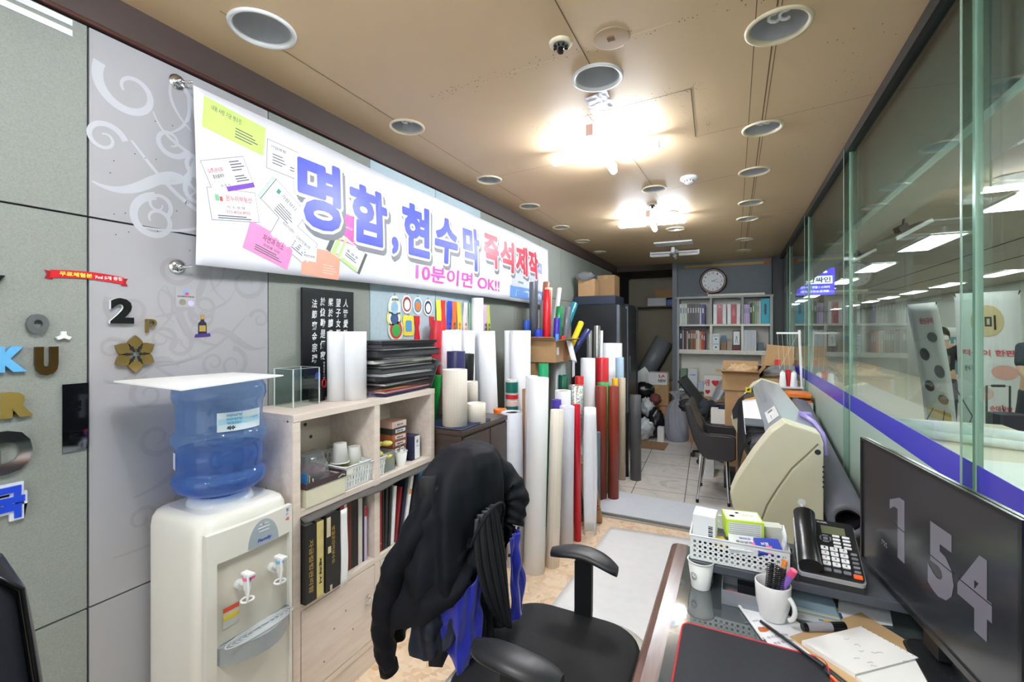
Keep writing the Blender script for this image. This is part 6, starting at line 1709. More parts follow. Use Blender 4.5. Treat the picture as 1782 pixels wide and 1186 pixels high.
d_ = obj('clock_digit', g, M_dig, scr); g = MB(); g.box(.168,.24,.180,.1825,-0.0022,-0.0016, M=Mm); obj('digit_slit', g, M_scr, scr)
digit('5',0.340,0.092,0.103,0.150,0.05); digit('4',0.444,0.098,0.102,0.150,0.05); digit('PM',0.125,0.028,0.102,0.014,0.03)
g = MB(); g.box(L*.5-.03, L*.5+.03,-0.06,0.20,-0.060,-0.022, M=Mm); obj('stand_neck', g, M_black, t)
g = MB(); g.rbox(0.36,0.535,1.20,1.42, DZ+.001, DZ+.013,0.03); obj('stand_base', g, M_black, t)
# desk phone
t = thing('desk_phone', 'black corded desk phone with white number keys and one orange key', 'phone',(0.152,1.449,0.8205),-0.03)
ph = math.atan2(0.085,0.195)
Mp = T(0,0,0.022,0, rx=ph)
g = MB(); g.prism(rrect(0,.150,0,.205,.012,5),0.012, M=Mp, z0=-0.006); obj('base', g, mat('phone_silver',(196,198,202),0.3, metal=0.3), t, world=False)
g = MB(); g.add([(.004,.004,0),(.146,.004,0),(.146,.195,0),(.004,.195,0),(.004,.004,.018),(.146,.004,.018),(.146,.187,.10),(.004,.187,.10)],[(3,2,1,0),(0,1,5,4),(1,2,6,5),(2,3,7,6),(3,0,4,7)]); obj('foot', g, M_black, t, world=False)
g = MB(); g.prism(rrect(.003,.147,.004,.202,.010,5),0.007, M=Mp, z0=0.006); fc = obj('face', g, mat('phone_black',(26,27,30),0.35), t, world=False)
g = MB()
rings = []
for k in range(13):
    u = k/12; y = .004 + .194*u; hz = 0.018 + 0.020*abs(2*u-1)**3*0.6 + 0.012; w = 0.024 + 0.004*abs(2*u-1)
    rings.append([(0.028 + w*cos(a), y,0.010 + hz*0.55*(1+sin(a))) for a in [2*PI*j/16 for j in range(16)]])
g.loft(rings, M=Mp); obj('handset', g, mat('handset_black',(20,20,22),0.3), t, world=False)
g = MB(); g.box(.068,.125,.150,.180,.0130,.0142, M=Mp); obj('display', g, mat('lcd_olive',(104,110,84),0.15), fc, world=False)
g = MB(); g.text('SUGIL',.026,.005, Mp @ T(.060,.190,.0132), bold=0.04); obj('print', g, plain((196,198,200),0.4), fc, world=False)
keys = []
for r in range(4):
    for c_ in range(3): keys.append((.060 + .0215*c_,.088 - .0175*r,.0175,.0125, M_white, '123456789*0#'[r*3+c_]))
for r in range(4):
    for c_ in range(2): keys.append((.092 + .023*c_,.141 - .0125*r,.0175,.0062, M_white, ''))
for r in range(5): keys.append((.1275,.084 - .0145*r,.014,.0075, M_grey, ''))
for c_ in range(3): keys.append((.060 + .0215*c_,.016,.0165,.0095, M_grey, ''))
keys.append((.1235,.008,.019,.013, plain((236,96,40),0.4), ''))
for x, y, w, h, m, s_ in keys:
    g = MB(); g.prism(rrect(x, x+w, y, y+h,.002,2),.003, M=Mp, z0=.013); kk = obj('key', g, m, fc, world=False)
    if s_: g = MB(); g.text(s_,.004,.006, Mp @ T(x+w*.4, y+h*.3,.0161), bold=0.02); obj('key_print', g, M_ink, fc, world=False)
g = MB()
for k in range(4):
    a0 = PI/4 + PI/2*k + .18; P = [(.075 + .0125*cos(a0 + i*.11),.130 + .0115*sin(a0 + i*.11),.0145) for i in range(12)]; g.tube(P,.0022, n=6, M=Mp)
g.cyl((.075,.130,.013),(.075,.130,.0155),.006, M=Mp); obj('menu_ring', g, M_grey, fc, world=False)
P = [(.012 - .010*k/30,-.004 - .012*sin(k/30*PI),.012) for k in range(31)]
g = MB(); Q = []
for k in range(140):
    u = k/139; a = u*2*PI*26
    Q.append((-.006 + .004*cos(a) - .01*sin(u*PI),.19*u - .01,.010 + .004*sin(a)))
g.tube(Q,.0013, n=5); obj('coiled_cord', g, M_black, t, world=False)

# holed basket with the small boxes
def holed(g, o, ax, ay, w, h, nx, ny, r, th=0.002, mi=0):
    """plate with real round holes"""
    M = frame(o, ax, ay); cw, ch = w/nx, h/ny
    for i in range(nx):
        for j in range(ny):
            cx, cy_ = (i+.5)*cw,(j+.5)*ch; N = 16; ins = []; out = []
            for k in range(N):
                a = 2*PI*(k+.5)/N; ca, sa = cos(a), sin(a); q = min(cw/2/abs(ca), ch/2/abs(sa))
                ins.append((cx + r*ca, cy_ + r*sa)); out.append((cx + q*ca, cy_ + q*sa))
            vs = [(p[0], p[1],0) for p in ins] + [(p[0], p[1],0) for p in out] + [(p[0], p[1],-th) for p in ins] + [(p[0], p[1],-th) for p in out]
            fs = []
            for k in range(N):
                m_ = (k+1) % N
                fs += [(k, m_, N+m_, N+k),(2*N+m_,2*N+k,3*N+k,3*N+m_),(m_, k,2*N+k,2*N+m_)]
            g.add(vs, fs, mi, M=M)
    g.box(0, w,-0.004,0,-th,0, mi, M=M); g.box(0, w, h, h+0.010,-th,0.001, mi, M=M); g.box(-.006,0,-.004, h+.01,-th,0, mi, M=M); g.box(w, w+.006,-.004, h+.01,-th,0, mi, M=M)
t = thing('holed_basket', 'white plastic basket with round holes full of small boxes on the monitor riser', 'basket',(0.0,1.53,0.8205))
x0, x1, y0, y1, z0, z1 = -0.122,0.134,1.452,1.640,0.8210,0.893
g = MB()
holed(g,(x0+.006, y0, z0+.006),(1,0,0),(0,0,1), x1-x0-.012, z1-z0-.016,17,4,.0042)
holed(g,(x1, y0+.006, z0+.006),(0,1,0),(0,0,1), y1-y0-.012, z1-z0-.016,12,4,.0042)
holed(g,(x1-.006, y1, z0+.006),(-1,0,0),(0,0,1), x1-x0-.012, z1-z0-.016,17,4,.0042)
holed(g,(x0, y1-.006, z0+.006),(0,-1,0),(0,0,1), y1-y0-.012, z1-z0-.016,12,4,.0042)
obj('sides', g, M_white, t)
g = MB(); g.box(x0+.002, x1-.002, y0+.002, y1-.002, z0, z0+.003); obj('bottom', g, M_white, t)
g = MB(); g.tube([(x0, y0, z1),(x1, y0, z1),(x1, y1, z1),(x0, y1, z1),(x0, y0, z1)],.0032, n=6); obj('rim', g, M_white, t)
def sbox(name, label, x, y, z, sx, sy, sz, rz, m, prints=(), rx=0.0, tops=()):
    t = thing(name, label, 'box',(x, y, z), rot=(rx,0, rz), group='small boxes in the holed basket')
    g = MB(); g.box(-sx/2, sx/2,-sy/2, sy/2,0, sz); obj('carton', g, m, t, world=False, bevel=0.001)
    for q in prints:
        if q[0] == 'text': g = MB(); g.text(q[1], q[4], q[5], frame((q[2],-sy/2-.0006, q[3]),(1,0,0),(0,0,1)), bold=0.02); obj('print', g, q[6], t, world=False)
        else: g = MB(); g.box(q[1], q[2],-sy/2-.0005,-sy/2, q[3], q[4]); obj('print', g, q[5], t, world=False)
    for q in tops:
        if q[0] == 'dot': g = MB(); g.cyl((q[1], q[2], sz),(q[1], q[2], sz+.0006), q[3], n=18); obj('print', g, q[4], t, world=False)
        elif q[0] == 'rect': g = MB(); g.box(q[1], q[2], q[3], q[4], sz, sz+.0006); obj('print', g, q[5], t, world=False)
        else: g = MB(); g.text(q[1], q[4], q[5], T(q[2], q[3], sz+.0008), bold=0.03); obj('print', g, q[6], t, world=False)
    return t
M_lime = plain((196,226,60),0.45)
bars = [('rect',.012,.024,.012 + .0055*k,.0145 + .0055*k + .001*(k % 2), M_ink) for k in range(7)]
sbox('small_box', 'plain white box with a barcode at the left end of the holed basket',-0.082,1.495,0.876,.062,.070,.076,-0.06, M_white, bars)
sbox('small_box', 'lime green edged box with white top and orange dots in the holed basket',0.018,1.555,0.884,.102,.085,.052,0.17, M_lime,
     [('rect',-.044,.044,.006,.046, plain((214,218,216),0.5))] + [('rect',-.042,.040,.011 + .006*k,.0122 + .006*k, plain((120,124,124),0.5)) for k in range(6)],
     tops=[('rect',-.047,.047,-.036,.036, M_white),('dot',-.030,-.010,.008, plain((236,206,80),0.5)),('dot',-.012,.018,.006, M_lime),('text', '좋은아침',.0,-.002,.03,.010, M_lime)])
for a in ((.03,-.02),): pass
sbox('small_box', 'white printed leaflet box lying in front of the lime green one',0.030,1.482,0.872,.096,.055,.018,0.10, M_white, rx=0.45, tops=[('text', '홍삼양갱 골드',-.030,-.006,.066,.012, plain((90,92,100),0.5)),('text', 'GOLD',-.02,.012,.03,.006, plain((80,90,190),0.5))])
sbox('blue_case', 'rounded royal blue case at the right side of the holed basket',0.082,1.482,0.878,.066,.050,.016,0.30, plain((60,80,186),0.35), rx=0.5, tops=[('text', '보험',-.02,.0,.02,.010, M_white)])
sbox('pink_card', 'small pink card lying on the blue case in the holed basket',0.066,1.466,0.884,.052,.026,.004,-0.12, plain((236,120,176),0.4), rx=0.45, tops=[('text', '전기공사',-.018,-.004,.034,.008, plain((206,50,130),0.5))])
sbox('small_box', 'small yellow and black box low between the white and lime boxes',-0.040,1.475,0.862,.026,.030,.026,0.4, plain((230,190,40),0.4),[('text', 'HB',-.008,.008,.014,.010, M_ink)])
sbox('small_box', 'dark box lying at the bottom of the holed basket',0.0,1.56,0.8245,.20,.12,.036,0, plain((40,42,48),0.5))
sbox('small_box', 'stack of pale business cards at the back right of the holed basket',0.100,1.600,0.835,.05,.04,.072,0.2, plain((214,216,206),0.6))
for k in range(3):
    t = thing('plastic_spoon', 'white disposable spoon standing at the right end of the holed basket', 'spoon',(0.116,1.485+.018*k,0.826), group='white spoons in the basket')
    g = MB(); g.tube([(0,0,0),(.004,0,.05),(.008,.002,.075)],[.003,.0025,.003], n=6); obj('handle', g, M_white, t, world=False)
    g = MB(); g.sphere((.010,.002,.090),.017,12,8, s=(.35,.75,1)); obj('bowl', g, M_white, t, world=False)

# cup, tray, mug, pens and papers
cu = cup('smiley_cup', 'white paper cup with a small smiley face on the desk edge side',-0.092,1.452, Z, r=.036, h=.078, group=None)
g = MB()
def oncup(a, z, r=.0335): return ((r + (z-.04)*.13) * cos(a),(r + (z-.04)*.13) * sin(a), z)
a0 = -PI/2 - .55
g.tube([oncup(a0 + .26*cos(2*PI*k/24),.040 + .0105*sin(2*PI*k/24)) for k in range(25)],.0006, n=5, caps=False)
g.tube([oncup(a0 + .14*cos(PI + PI*k/10),.038 + .005*sin(PI + PI*k/10)) for k in range(11)],.0006, n=5)
for s_ in (-.09,.09): g.sphere(oncup(a0+s_,.044),.0011,8,6)
obj('smiley_print', g, M_ink, cu, world=False)
t = thing('clear_tray', 'small clear plastic tray with red and black pen refills under the riser edge', 'tray',(0.02,1.42, Z))
g = MB(); obox(g,-.035,.070,1.385,1.50, Z, Z+.040,.002); obj('tray', g, clear('tray_plastic',(226,230,236),1.0,0.1, haze=0.30), t)
for (a_, b_, c_, l_) in (((-.022,1.44, Z+.012),(.045,1.425, Z+.012),(206,40,44), 'red pen refill lying in the clear tray'),((.0,1.415, Z+.010),(.058,1.405, Z+.010),(30,30,34), 'black pen refill lying in the clear tray')):
    g = MB(); g.cyl(a_, b_,.003, n=10); tag(obj('pen_refill', g, plain(c_,0.4)), l_, 'pen refill')
g = MB(); g.box(.005,.05,1.46,1.49, Z+.004, Z+.026); tag(obj('eraser', g, M_black), 'black block lying at the back of the clear tray', 'eraser')
MX, MY = 0.088,1.375
t = thing('mug', 'plain white mug holding pens, its handle towards the monitor', 'mug',(MX, MY, Z))
M_cer = mat('white_ceramic',(238,238,236),0.12, coat=0.5)
g = MB(); g.lathe([(.0005,0),(.026,0),(.032,.006),(.040,.045),(.0425,.094),(.0410,.096),(.0385,.094),(.036,.045),(.029,.010),(.0005,.008)], n=48); obj('body', g, M_cer, t, world=False)
g = MB(); da = -0.75; P = []
for k in range(17):
    a = -1.15 + 2.3*k/16; rr = .036 + .026*cos(a); P.append((rr*cos(da), rr*sin(da),.050 + .030*sin(a)))
g.tube(P,.0058, n=10); obj('handle', g, M_cer, t, world=False)
def pen(name, label, a_, b_, r, m, mc=None, ml=.25, group=None, cat='pen'):
    a_ = Vector(a_); b_ = Vector(b_); t = thing(name, label, cat, a_, group=group)
    d = b_-a_; g = MB(); g.cyl((0,0,0), d*(1-ml), r, n=14); obj('barrel', g, m, t, world=False)
    g = MB(); g.cyl(d*(1-ml), d, r*1.12, r*1.05, n=14); obj('cap', g, mc or m, t, world=False)
    return t
pen('highlighter', 'purple highlighter with a pink cap end leaning out of the mug',(MX-.005, MY+.005, Z+.03),(MX+.046, MY-.012, Z+.142),.0088, plain((150,110,206),0.35), plain((240,80,130),0.35),.14, cat='highlighter')
pen('pen', 'orange capped pen standing in the mug',(MX+.002, MY+.018, Z+.012),(MX+.030, MY+.028, Z+.145),.0060, M_black, plain((240,140,50),0.35),.14)
pen('pen', 'black and brown pen beside the orange capped one in the mug',(MX+.012, MY+.005, Z+.012),(MX+.026, MY+.012, Z+.135),.0055, plain((60,50,48),0.35), plain((190,150,120),0.35),.2)
for k,(dx, dy, lab) in enumerate(((-.012,.008, 'black brush with coiled bristles leaning left in the mug'),(.006,-.010, 'black coiled brush in the middle of the mug'))):
    t = thing('coil_brush', lab, 'brush',(MX+dx, MY+dy, Z+.012), group='coiled brushes in the mug')
    g = MB(); g.cyl((0,0,0),(.012,.004,.125),.004, n=8); obj('rod', g, M_black, t, world=False)
    g = MB(); Q = []
    for i in range(260):
        u = i/259; a = u*2*PI*14; z = .055 + .070*u; r = .0115
        Q.append((.0055 + .0065*u + r*cos(a),.002 + .002*u + r*sin(a), z))
    g.tube(Q,.0012, n=5); obj('coil', g, M_blackg, t, world=False)
t = thing('marker', 'thick black permanent marker lying on papers before the mug', 'marker',(.14,1.35, Z))
g = MB(); a_, b_ = V(.150,1.343, Z+.0125), V(.245,1.392, Z+.0125); d = b_-a_
g.cyl(a_, a_+d*.10,.0085,.0105, n=20); g.cyl(a_+d*.68, b_,.0112, n=20); obj('cap', g, M_blackg, t)
g = MB(); g.cyl(a_+d*.10, a_+d*.68,.0106, n=20); obj('label', g, plain((146,146,152),0.3), t)
pen('mechanical_pencil', 'white mechanical pencil lying on the desk glass left of the flyer',(.060,1.265, Z+.0045),(.002,1.405, Z+.0045),.0038, M_white, M_steel,.12)
pen('pen', 'slim black pen lying on the flyer and the notebook edge',(.175,1.205, Z+.0125),(.058,1.335, Z+.0065),.0036, M_black, M_black,.3)
pen('pencil', 'orange pencil lying beside the open notebook',(.235,1.105, Z+.008),(.180,1.195, Z+.008),.0042, plain((210,96,44),0.4), M_black,.1, cat='pencil')
def sheetq(name, label, pts, m, th=.0012, z=Z, items=(), cat='paper', group=None):
    t = thing(name, label, cat,(sum(p[0] for p in pts)/4, sum(p[1] for p in pts)/4, z), group=group)
    g = MB(); g.prism(pts, th, z0=z); obj('sheet', g, m, t)
    o = Vector((*pts[0],0)); ex = Vector((*pts[1],0)) - o; ey = Vector((*pts[3],0)) - o
    M = frame((pts[0][0], pts[0][1], z+th+.0004), ex, ey)
    for k, q in enumerate(items):
        g = MB()
        if q[0] == 'text': g.text(q[1], q[4], q[5], M @ T(q[2], q[3],0), bold=0.01)
        elif q[0] == 'blob': g.prism([(q[1] + q[3]*cos(2*PI*i/14)*(1+.25*sin(i*5)), q[2] + q[3]*.6*sin(2*PI*i/14)*(1+.2*cos(i*3))) for i in range(14)],.0003, M=M)
        else: g.box(q[1], q[2], q[3], q[4],0,.0003+.0001*k, M=M)
        obj('print', g, q[-1], t)
    return t
Tg = plain((120,122,130),0.6)
sheetq('flyer', 'white food flyer with an orange dish print under the mug and the pen',[(.095,1.20),(.215,1.30),(.110,1.425),(.012,1.395)], M_paper,.0010, items=[('blob',.045,.105,.016, plain((196,110,50),0.6)),('text', '우리집 메뉴',.03,.07,.06,.010, Tg),('text', '주문 환영 합니다',.03,.05,.07,.008, Tg),('text', '배달 전문점',.02,.135,.04,.006, Tg)])
sheetq('kraft_envelope', 'brown kraft envelope under the open notebook',[(.120,1.305),(.36,1.02),(.530,1.22),(.300,1.500)], plain((206,174,128),0.75, var=0.05),.0025, Z+.0012, items=[('text', '공정 거래 위원회',.05,.15,.07,.012, plain((110,96,80),0.7)),('text', '우편번호 영월군',.05,.13,.06,.008, plain((110,96,80),0.7))])
sheetq('paper_sheet', 'white paper sheet beneath the monitor riser, behind the kraft envelope',[(.24,1.44),(.36,1.47),(.375,1.56),(.26,1.555)], M_paper,.001, Z+.0014)
sheetq('brochure', 'blue and yellow printed brochure sticking out behind the marker',[(.135,1.40),(.26,1.405),(.275,1.50),(.145,1.50)], plain((206,214,224),0.5),.0015, Z, items=[('rect',.06,.125,.01,.03, plain((70,150,190),0.5)),('rect',.07,.085,.0,.09, plain((232,176,60),0.5)),('rect',.01,.05,.02,.028, plain((60,60,64),0.5)),('rect',.01,.05,.035,.043, plain((60,60,64),0.5)),('rect',.09,.12,.04,.07, plain((30,90,130),0.5))])
t = thing('card_stack', 'stack of clear and cream plates with a grey blue edge behind the mug', 'plates',(.19,1.47, Z))
for k in range(4): g = MB(); g.box(.145-.003*k,.245-.002*k,1.420+.002*k,1.515, Z+.0022+.004*k, Z+.0056+.004*k); obj('plate', g,[plain((214,206,180),0.4), plain((150,176,190),0.3)][k % 2], t)
# open spiral notebook
t = thing('spiral_notebook', 'open spiral notebook with faint handwriting lying on the kraft envelope', 'notebook',(.3,1.22, Z+.004))
nb = [(.142,1.282),(.282,1.410),(.372,1.332),(.232,1.208)]
g = MB(); g.prism([(p[0]+.0, p[1]) for p in nb],.010, z0=Z+.0040); obj('pages', g, mat('notebook_paper',(243,244,240),0.7, var=0.01), t)
nb2 = [(.233,1.206),(.373,1.330),(.463,1.235),(.323,1.085)]
g = MB(); g.prism(nb2,.007, z0=Z+.0040); obj('pages', g, mat('notebook_paper',(240,238,228),0.7), t)
g = MB()
for k in range(22):
    u = k/21; x = .286 + (.465-.286)*u; y = 1.408 + (1.237-1.408)*u
    P = [(x + .004*cos(a)*.7, y + .004*cos(a)*.7, Z+.008 + .006*sin(a)) for a in [2*PI*i/10 for i in range(11)]]; g.tube(P,.0007, n=5, caps=False)
obj('spiral', g, M_dkmetal, t)
g = MB(); rs = random.Random(5)
for k in range(9):
    x = .21 + .13*rs.random(); y = 1.235 + .10*rs.random()
    P = [(x + .003*i + .002*rs.random(), y + .002*i*rs.random() + .004*rs.random(), Z+.0146) for i in range(5)]; g.tube(P,.00035, n=4)
obj('handwriting', g, plain((150,150,156),0.6), t)
# mouse mat
t = thing('mouse_mat', 'black cloth mouse mat with a red stitched edge on the desk glass', 'mouse mat',(.03,1.08, Z))
g = MB(); ol = rrect(-.122,.185,.80,1.252,.022,6); g.prism(ol,.0030, z0=Z); obj('cloth', g, fabric('mat_cloth',(44,46,52),(38,40,46),300), t)
g = MB(); g.tube([(p[0], p[1], Z+.0024) for p in ol] + [(ol[0][0], ol[0][1], Z+.0024)],.0022, n=6, caps=False); obj('stitched_edge', g, plain((206,36,46),0.6), t)

# ------------------------------------------------------------------ large format printer
t = thing('format_printer', 'long cream large format printer with a grey cover beside the glass front', 'printer',(.16,3.4,0))
M_pr = mat('printer_cream',(214,210,182),0.4, var=0.03, bump=0.03)
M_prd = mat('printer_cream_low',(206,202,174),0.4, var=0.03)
M_cov = mat('printer_cover',(158,166,172),0.25, var=0.05)
PP = [(.202,1.085),(.336,1.045),(.348,1.003),(.348,.40),(.10,.40),(.045,.56),(-.011,.662),(-.022,.723),(.0,.785),(.023,.831),(.076,.927),(.112,.983),(.147,1.035)]
def xz(poly, y0, y1, mi=0):
    g = MB(); n = len(poly); vs = [(p[0], y0, p[1]) for p in poly] + [(p[0], y1, p[1]) for p in poly]
    g.add(vs,[tuple(range(n)), tuple(range(2*n-1, n-1,-1))] + [((i+1) % n, i, n+i, n+(i+1) % n) for i in range(n)], mi); return g
near = obj('end_panel', xz(PP,2.40,2.53), M_pr, t, bevel=0.006, recalc=True)
obj('end_panel', xz([(x-.012*(z<1.04), z+.01*(z<1.04 and z>.6)) for x, z in PP],4.46,4.56), M_pr, t, bevel=0.006, recalc=True)
# the curved step of the near panel
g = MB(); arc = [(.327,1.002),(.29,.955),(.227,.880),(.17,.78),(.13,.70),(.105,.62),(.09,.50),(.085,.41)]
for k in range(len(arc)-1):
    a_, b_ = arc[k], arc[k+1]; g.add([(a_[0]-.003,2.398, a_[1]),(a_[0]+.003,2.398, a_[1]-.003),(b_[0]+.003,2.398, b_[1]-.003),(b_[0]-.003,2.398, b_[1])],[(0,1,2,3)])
obj('groove', g, mat('groove_dark',(130,126,104),0.7), near)  # darker line along the parting of the panel
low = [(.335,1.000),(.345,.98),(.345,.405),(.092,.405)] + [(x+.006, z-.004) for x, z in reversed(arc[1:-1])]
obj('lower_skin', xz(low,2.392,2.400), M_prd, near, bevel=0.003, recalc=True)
g = MB(); g.cyl((.325,2.3915,.965),(.325,2.393,.965),.012, n=24); obj('screw_recess', g, M_dkmetal, near)
g = MB(); g.cyl((.265,2.391,.735),(.265,2.385,.735),.015, n=20); g.tube([(.265,2.384,.73),(.265,2.375,.70),(.268,2.372,.685),(.275,2.376,.68)],.004); obj('wall_hook', g, M_white, near)
g = MB()
for k in range(5): g.box(.342,.350,2.388,2.393,.90-.022*k,.907-.022*k)
obj('vent_notch', g, M_dkmetal, near)
cov = [(.130,1.000),(.150,1.032),(.200,1.080),(.330,1.042),(.340,1.0),(.30,.985),(.20,1.0),(.16,.97)]
cv = obj('cover', xz(cov,2.53,4.46), M_cov, t, bevel=0.004, recalc=True)
g = MB()
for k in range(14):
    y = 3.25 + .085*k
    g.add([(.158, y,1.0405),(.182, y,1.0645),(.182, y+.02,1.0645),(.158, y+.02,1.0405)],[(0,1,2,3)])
obj('cover_rib', g, mat('rib_grey',(128,136,142),0.3), cv)  # flat bars in a darker grey across the cover
g = MB(); g.add([(.148,2.62,1.0335),(.195,2.62,1.0785),(.195,2.95,1.0785),(.148,2.95,1.0335)],[(0,1,2,3)]); pl = obj('label_plate', g, plain((222,224,222),0.4), cv)
g = MB(); g.add([(.160,2.85,1.0465),(.180,2.85,1.0655),(.180,2.91,1.0655),(.160,2.91,1.0465)],[(0,1,2,3)])
for k in range(4): g.box(.165+.0,.170,2.66+.03*k,2.675+.03*k,1.0505,1.0525)
obj('print', g, plain((110,114,116),0.5), pl)
obj('body', xz([(.13,.96),(.30,.96),(.345,.98),(.345,.72),(.16,.72),(.12,.80)],2.53,4.46), M_pr, t, recalc=True)
obj('platen', xz([(.150,.975),(.165,.955),(.075,.90),(.062,.92),(.066,.944)],2.53,4.46), mat('platen_dark',(48,48,56),0.35), t, recalc=True)
obj('inner_panel', xz([(.19,1.06),(.14,1.02),(.08,.955),(.02,.90),(-.028,.80),(-.02,.72),(.10,.80),(.20,.98)],4.445,4.459), mat('inner_black',(44,44,56),0.4), t, recalc=True)
g = MB(); M = frame((.078,4.440,.965),(1,0,0),(0,0,1)); g.box(0,.045,0,.045,0,.001, M=M); ys = obj('warning_sign', g, plain((240,220,40),0.4), t)
g = MB(); g.text('⚡',.03,.034, M @ T(.008,.006,.0015), bold=0.04); obj('print', g, M_ink, ys)
# media: white sheet with stripes on the platen, black film hanging in front
def media(name, y0, y1, pts, m, label, cat):
    g = MB(); g.grid(lambda u, v: V(*[pts[min(int(v*(len(pts)-1)), len(pts)-2)][q] + (pts[min(int(v*(len(pts)-1)), len(pts)-2)+1][q]-pts[min(int(v*(len(pts)-1)), len(pts)-2)][q])*(v*(len(pts)-1)-min(int(v*(len(pts)-1)), len(pts)-2)) if q != 1 else y0+(y1-y0)*u for q in (0,1,2)]),10,(len(pts)-1)*4)
    o = obj(name, g, m); sd = o.modifiers.new('t', 'SOLIDIFY'); sd.thickness = .001
    return tag(o, label, cat)
pm = [(.150,0,.9785),(.115,0,.966),(.085,0,.957),(.062,0,.950)]
media('printed_sheet',2.70,3.98,[(.150,0,.9785),(.10,0,.966),(.062,0,.960),(.046,0,.955)], M_paper, 'white paper coming over the platen of the large printer', 'paper')
media('printed_sheet',4.00,4.08,[(p[0]-.002,0, p[2]+.0035) for p in pm], plain((240,170,40),0.4), 'orange stripe print near the far end of the large printer platen', 'paper')
media('printed_sheet',4.10,4.30,[(p[0]-.002,0, p[2]+.0035) for p in pm], plain((66,64,62),0.4), 'dark printed area at the far end of the large printer platen', 'paper')
M_bf = mat('black_gloss_film',(18,19,24),0.42, var=0.1, bump=0.15, bscale=12, spec=0.2)
media('film_sheet',2.56,4.42,[(.068,0,.954),(.052,0,.935),(.034,0,.895),(.022,0,.84),(.016,0,.77),(.014,0,.65),(.014,0,.50),(.016,0,.36),(.02,0,.25),(.04,0,.12)], M_bf, 'glossy black film hanging down the front of the large printer', 'film')
g = MB(); g.box(.048,.150,2.70,2.88,.900,1.000); cr = obj('carriage', g, M_blackg, t, bevel=0.006)
g = MB(); g.box(.044,.152,2.696,2.884,1.000,1.008); obj('carriage_lid', g, plain((96,104,112),0.3), cr)
for y in (2.62,4.30):
    g = MB(); g.box(.15,.22, y, y+.06,.06,.72); g.box(-.02,.36, y, y+.06,.02,.07); obj('stand_leg', g, M_dkmetal, t)
g = MB(); g.box(.18,.22,2.62,4.36,.18,.24); obj('stand_bar', g, M_dkmetal, t)
g = MB()
P = [(.33,2.80,1.062),(.30,2.74,1.075),(.34,2.62,1.06),(.365,2.52,1.02),(.372,2.50,.93)]
g.tube(P,[.006,.014,.010,.009,.008], n=8); g.cbox((.325,2.79,1.065),(.05,.07,.02))
tag(obj('hand_squeegee', g, mat('lilac_plastic',(160,144,214),0.3)), 'lilac plastic strap lying over the back edge of the large printer', 'strap')
roll('film_roll', 'thick grey film roll lying behind the large printer along the glass',(.440,2.42,.675),(.440,4.10,.90),.078, mat('grey_film',(122,122,134),0.35), hole=.62, mcore=plain((44,42,50),0.5))
bpy.data.objects['film_roll']['label'] = 'thick grey film roll resting between the large printer and the glass'
for y, h_, l_ in ((2.70,.62, 'nearer'),(3.85,.78, 'farther')):
    g = MB(); g.box(.40,.48, y, y+.10,0, h_); tag(obj('roll_stand', g, M_dkmetal), l_ + ' dark stand carrying the thick grey film roll', 'stand', 'stands of the film roll')
g = MB(); g.box(.362,.40,2.6,4.2,.0,.02); 
carton('low_cabinet', 'pale grey metal cabinet against the glass behind the large printer',.385,.545,4.22,4.52,0.0,.935, plain((186,188,180),0.4), tape=False, cat='cabinet')
t = bpy.data.objects['low_cabinet']; t.location.y = 4.37
g = MB(); g.box(-.082,-.080,-.12,.12,.12,.90); obj('door', g, plain((170,172,166),0.4), t, world=False)
for k,(y0_, y1_, z_, c_, l_) in enumerate(((4.24,4.46,.9365,(236,110,30), 'orange folder lying on the pale grey cabinet, lowest'),(4.25,4.50,.951,(30,30,32), 'black net folder between two orange ones on the pale grey cabinet'),(4.27,4.50,.963,(246,132,30), 'orange plastic case lying on top of the pale grey cabinet'))):
    t = thing('plastic_case', l_, 'case',(.46,(y0_+y1_)/2, z_), group='cases on the pale grey cabinet')
    g = MB(); g.rbox(.40-.01*k,.54, y0_, y1_, z_, z_+.011+.02*(k == 2),.01); obj('shell', g, plain(c_,0.35), t)
    g = MB(); g.box(.41,.45, y0_-.001, y0_+.0, z_+.002, z_+.009); obj('label', g, plain((206,206,208),0.5), t)

# ------------------------------------------------------------------ dining style leather armchair
t = thing('leather_armchair', 'dark leather armchair on slim chrome legs facing the large printer', 'armchair',(-.16,4.52,0))
M_lea = mat('dark_leather',(46,42,44),0.42, var=0.1, bump=0.1, bscale=120)
side = [(-.385,.815),(-.355,.80),(-.30,.70),(-.255,.615),(-.20,.600),(-.03,.600),(.004,.585),(.004,.41),(-.03,.385),(-.22,.385),(-.28,.43),(-.335,.55),(-.375,.70),(-.395,.80)]
for y0_, y1_ in ((4.28,4.325),(4.72,4.765)):
    obj('arm_panel', xz(side, y0_, y1_), M_lea, t, bevel=0.010, recalc=True)
back = [(-.395,.86),(-.365,.86),(-.31,.72),(-.25,.56),(-.22,.46),(-.27,.44),(-.335,.55),(-.38,.70),(-.41,.84)]
obj('backrest', xz(back,4.285,4.76), M_lea, t, bevel=0.012, recalc=True)
g = MB(); g.rbox(-.27,.000,4.325,4.72,.39,.475,.03); obj('seat', g, M_lea, t)
g = MB(); g.tube([(-.20,4.30,.606),(-.03,4.30,.606),(.002,4.30,.590)],.004, n=6); g.tube([(-.20,4.74,.606),(-.03,4.74,.606),(.002,4.74,.590)],.004, n=6); obj('piping', g, plain((96,92,92),0.4), t)
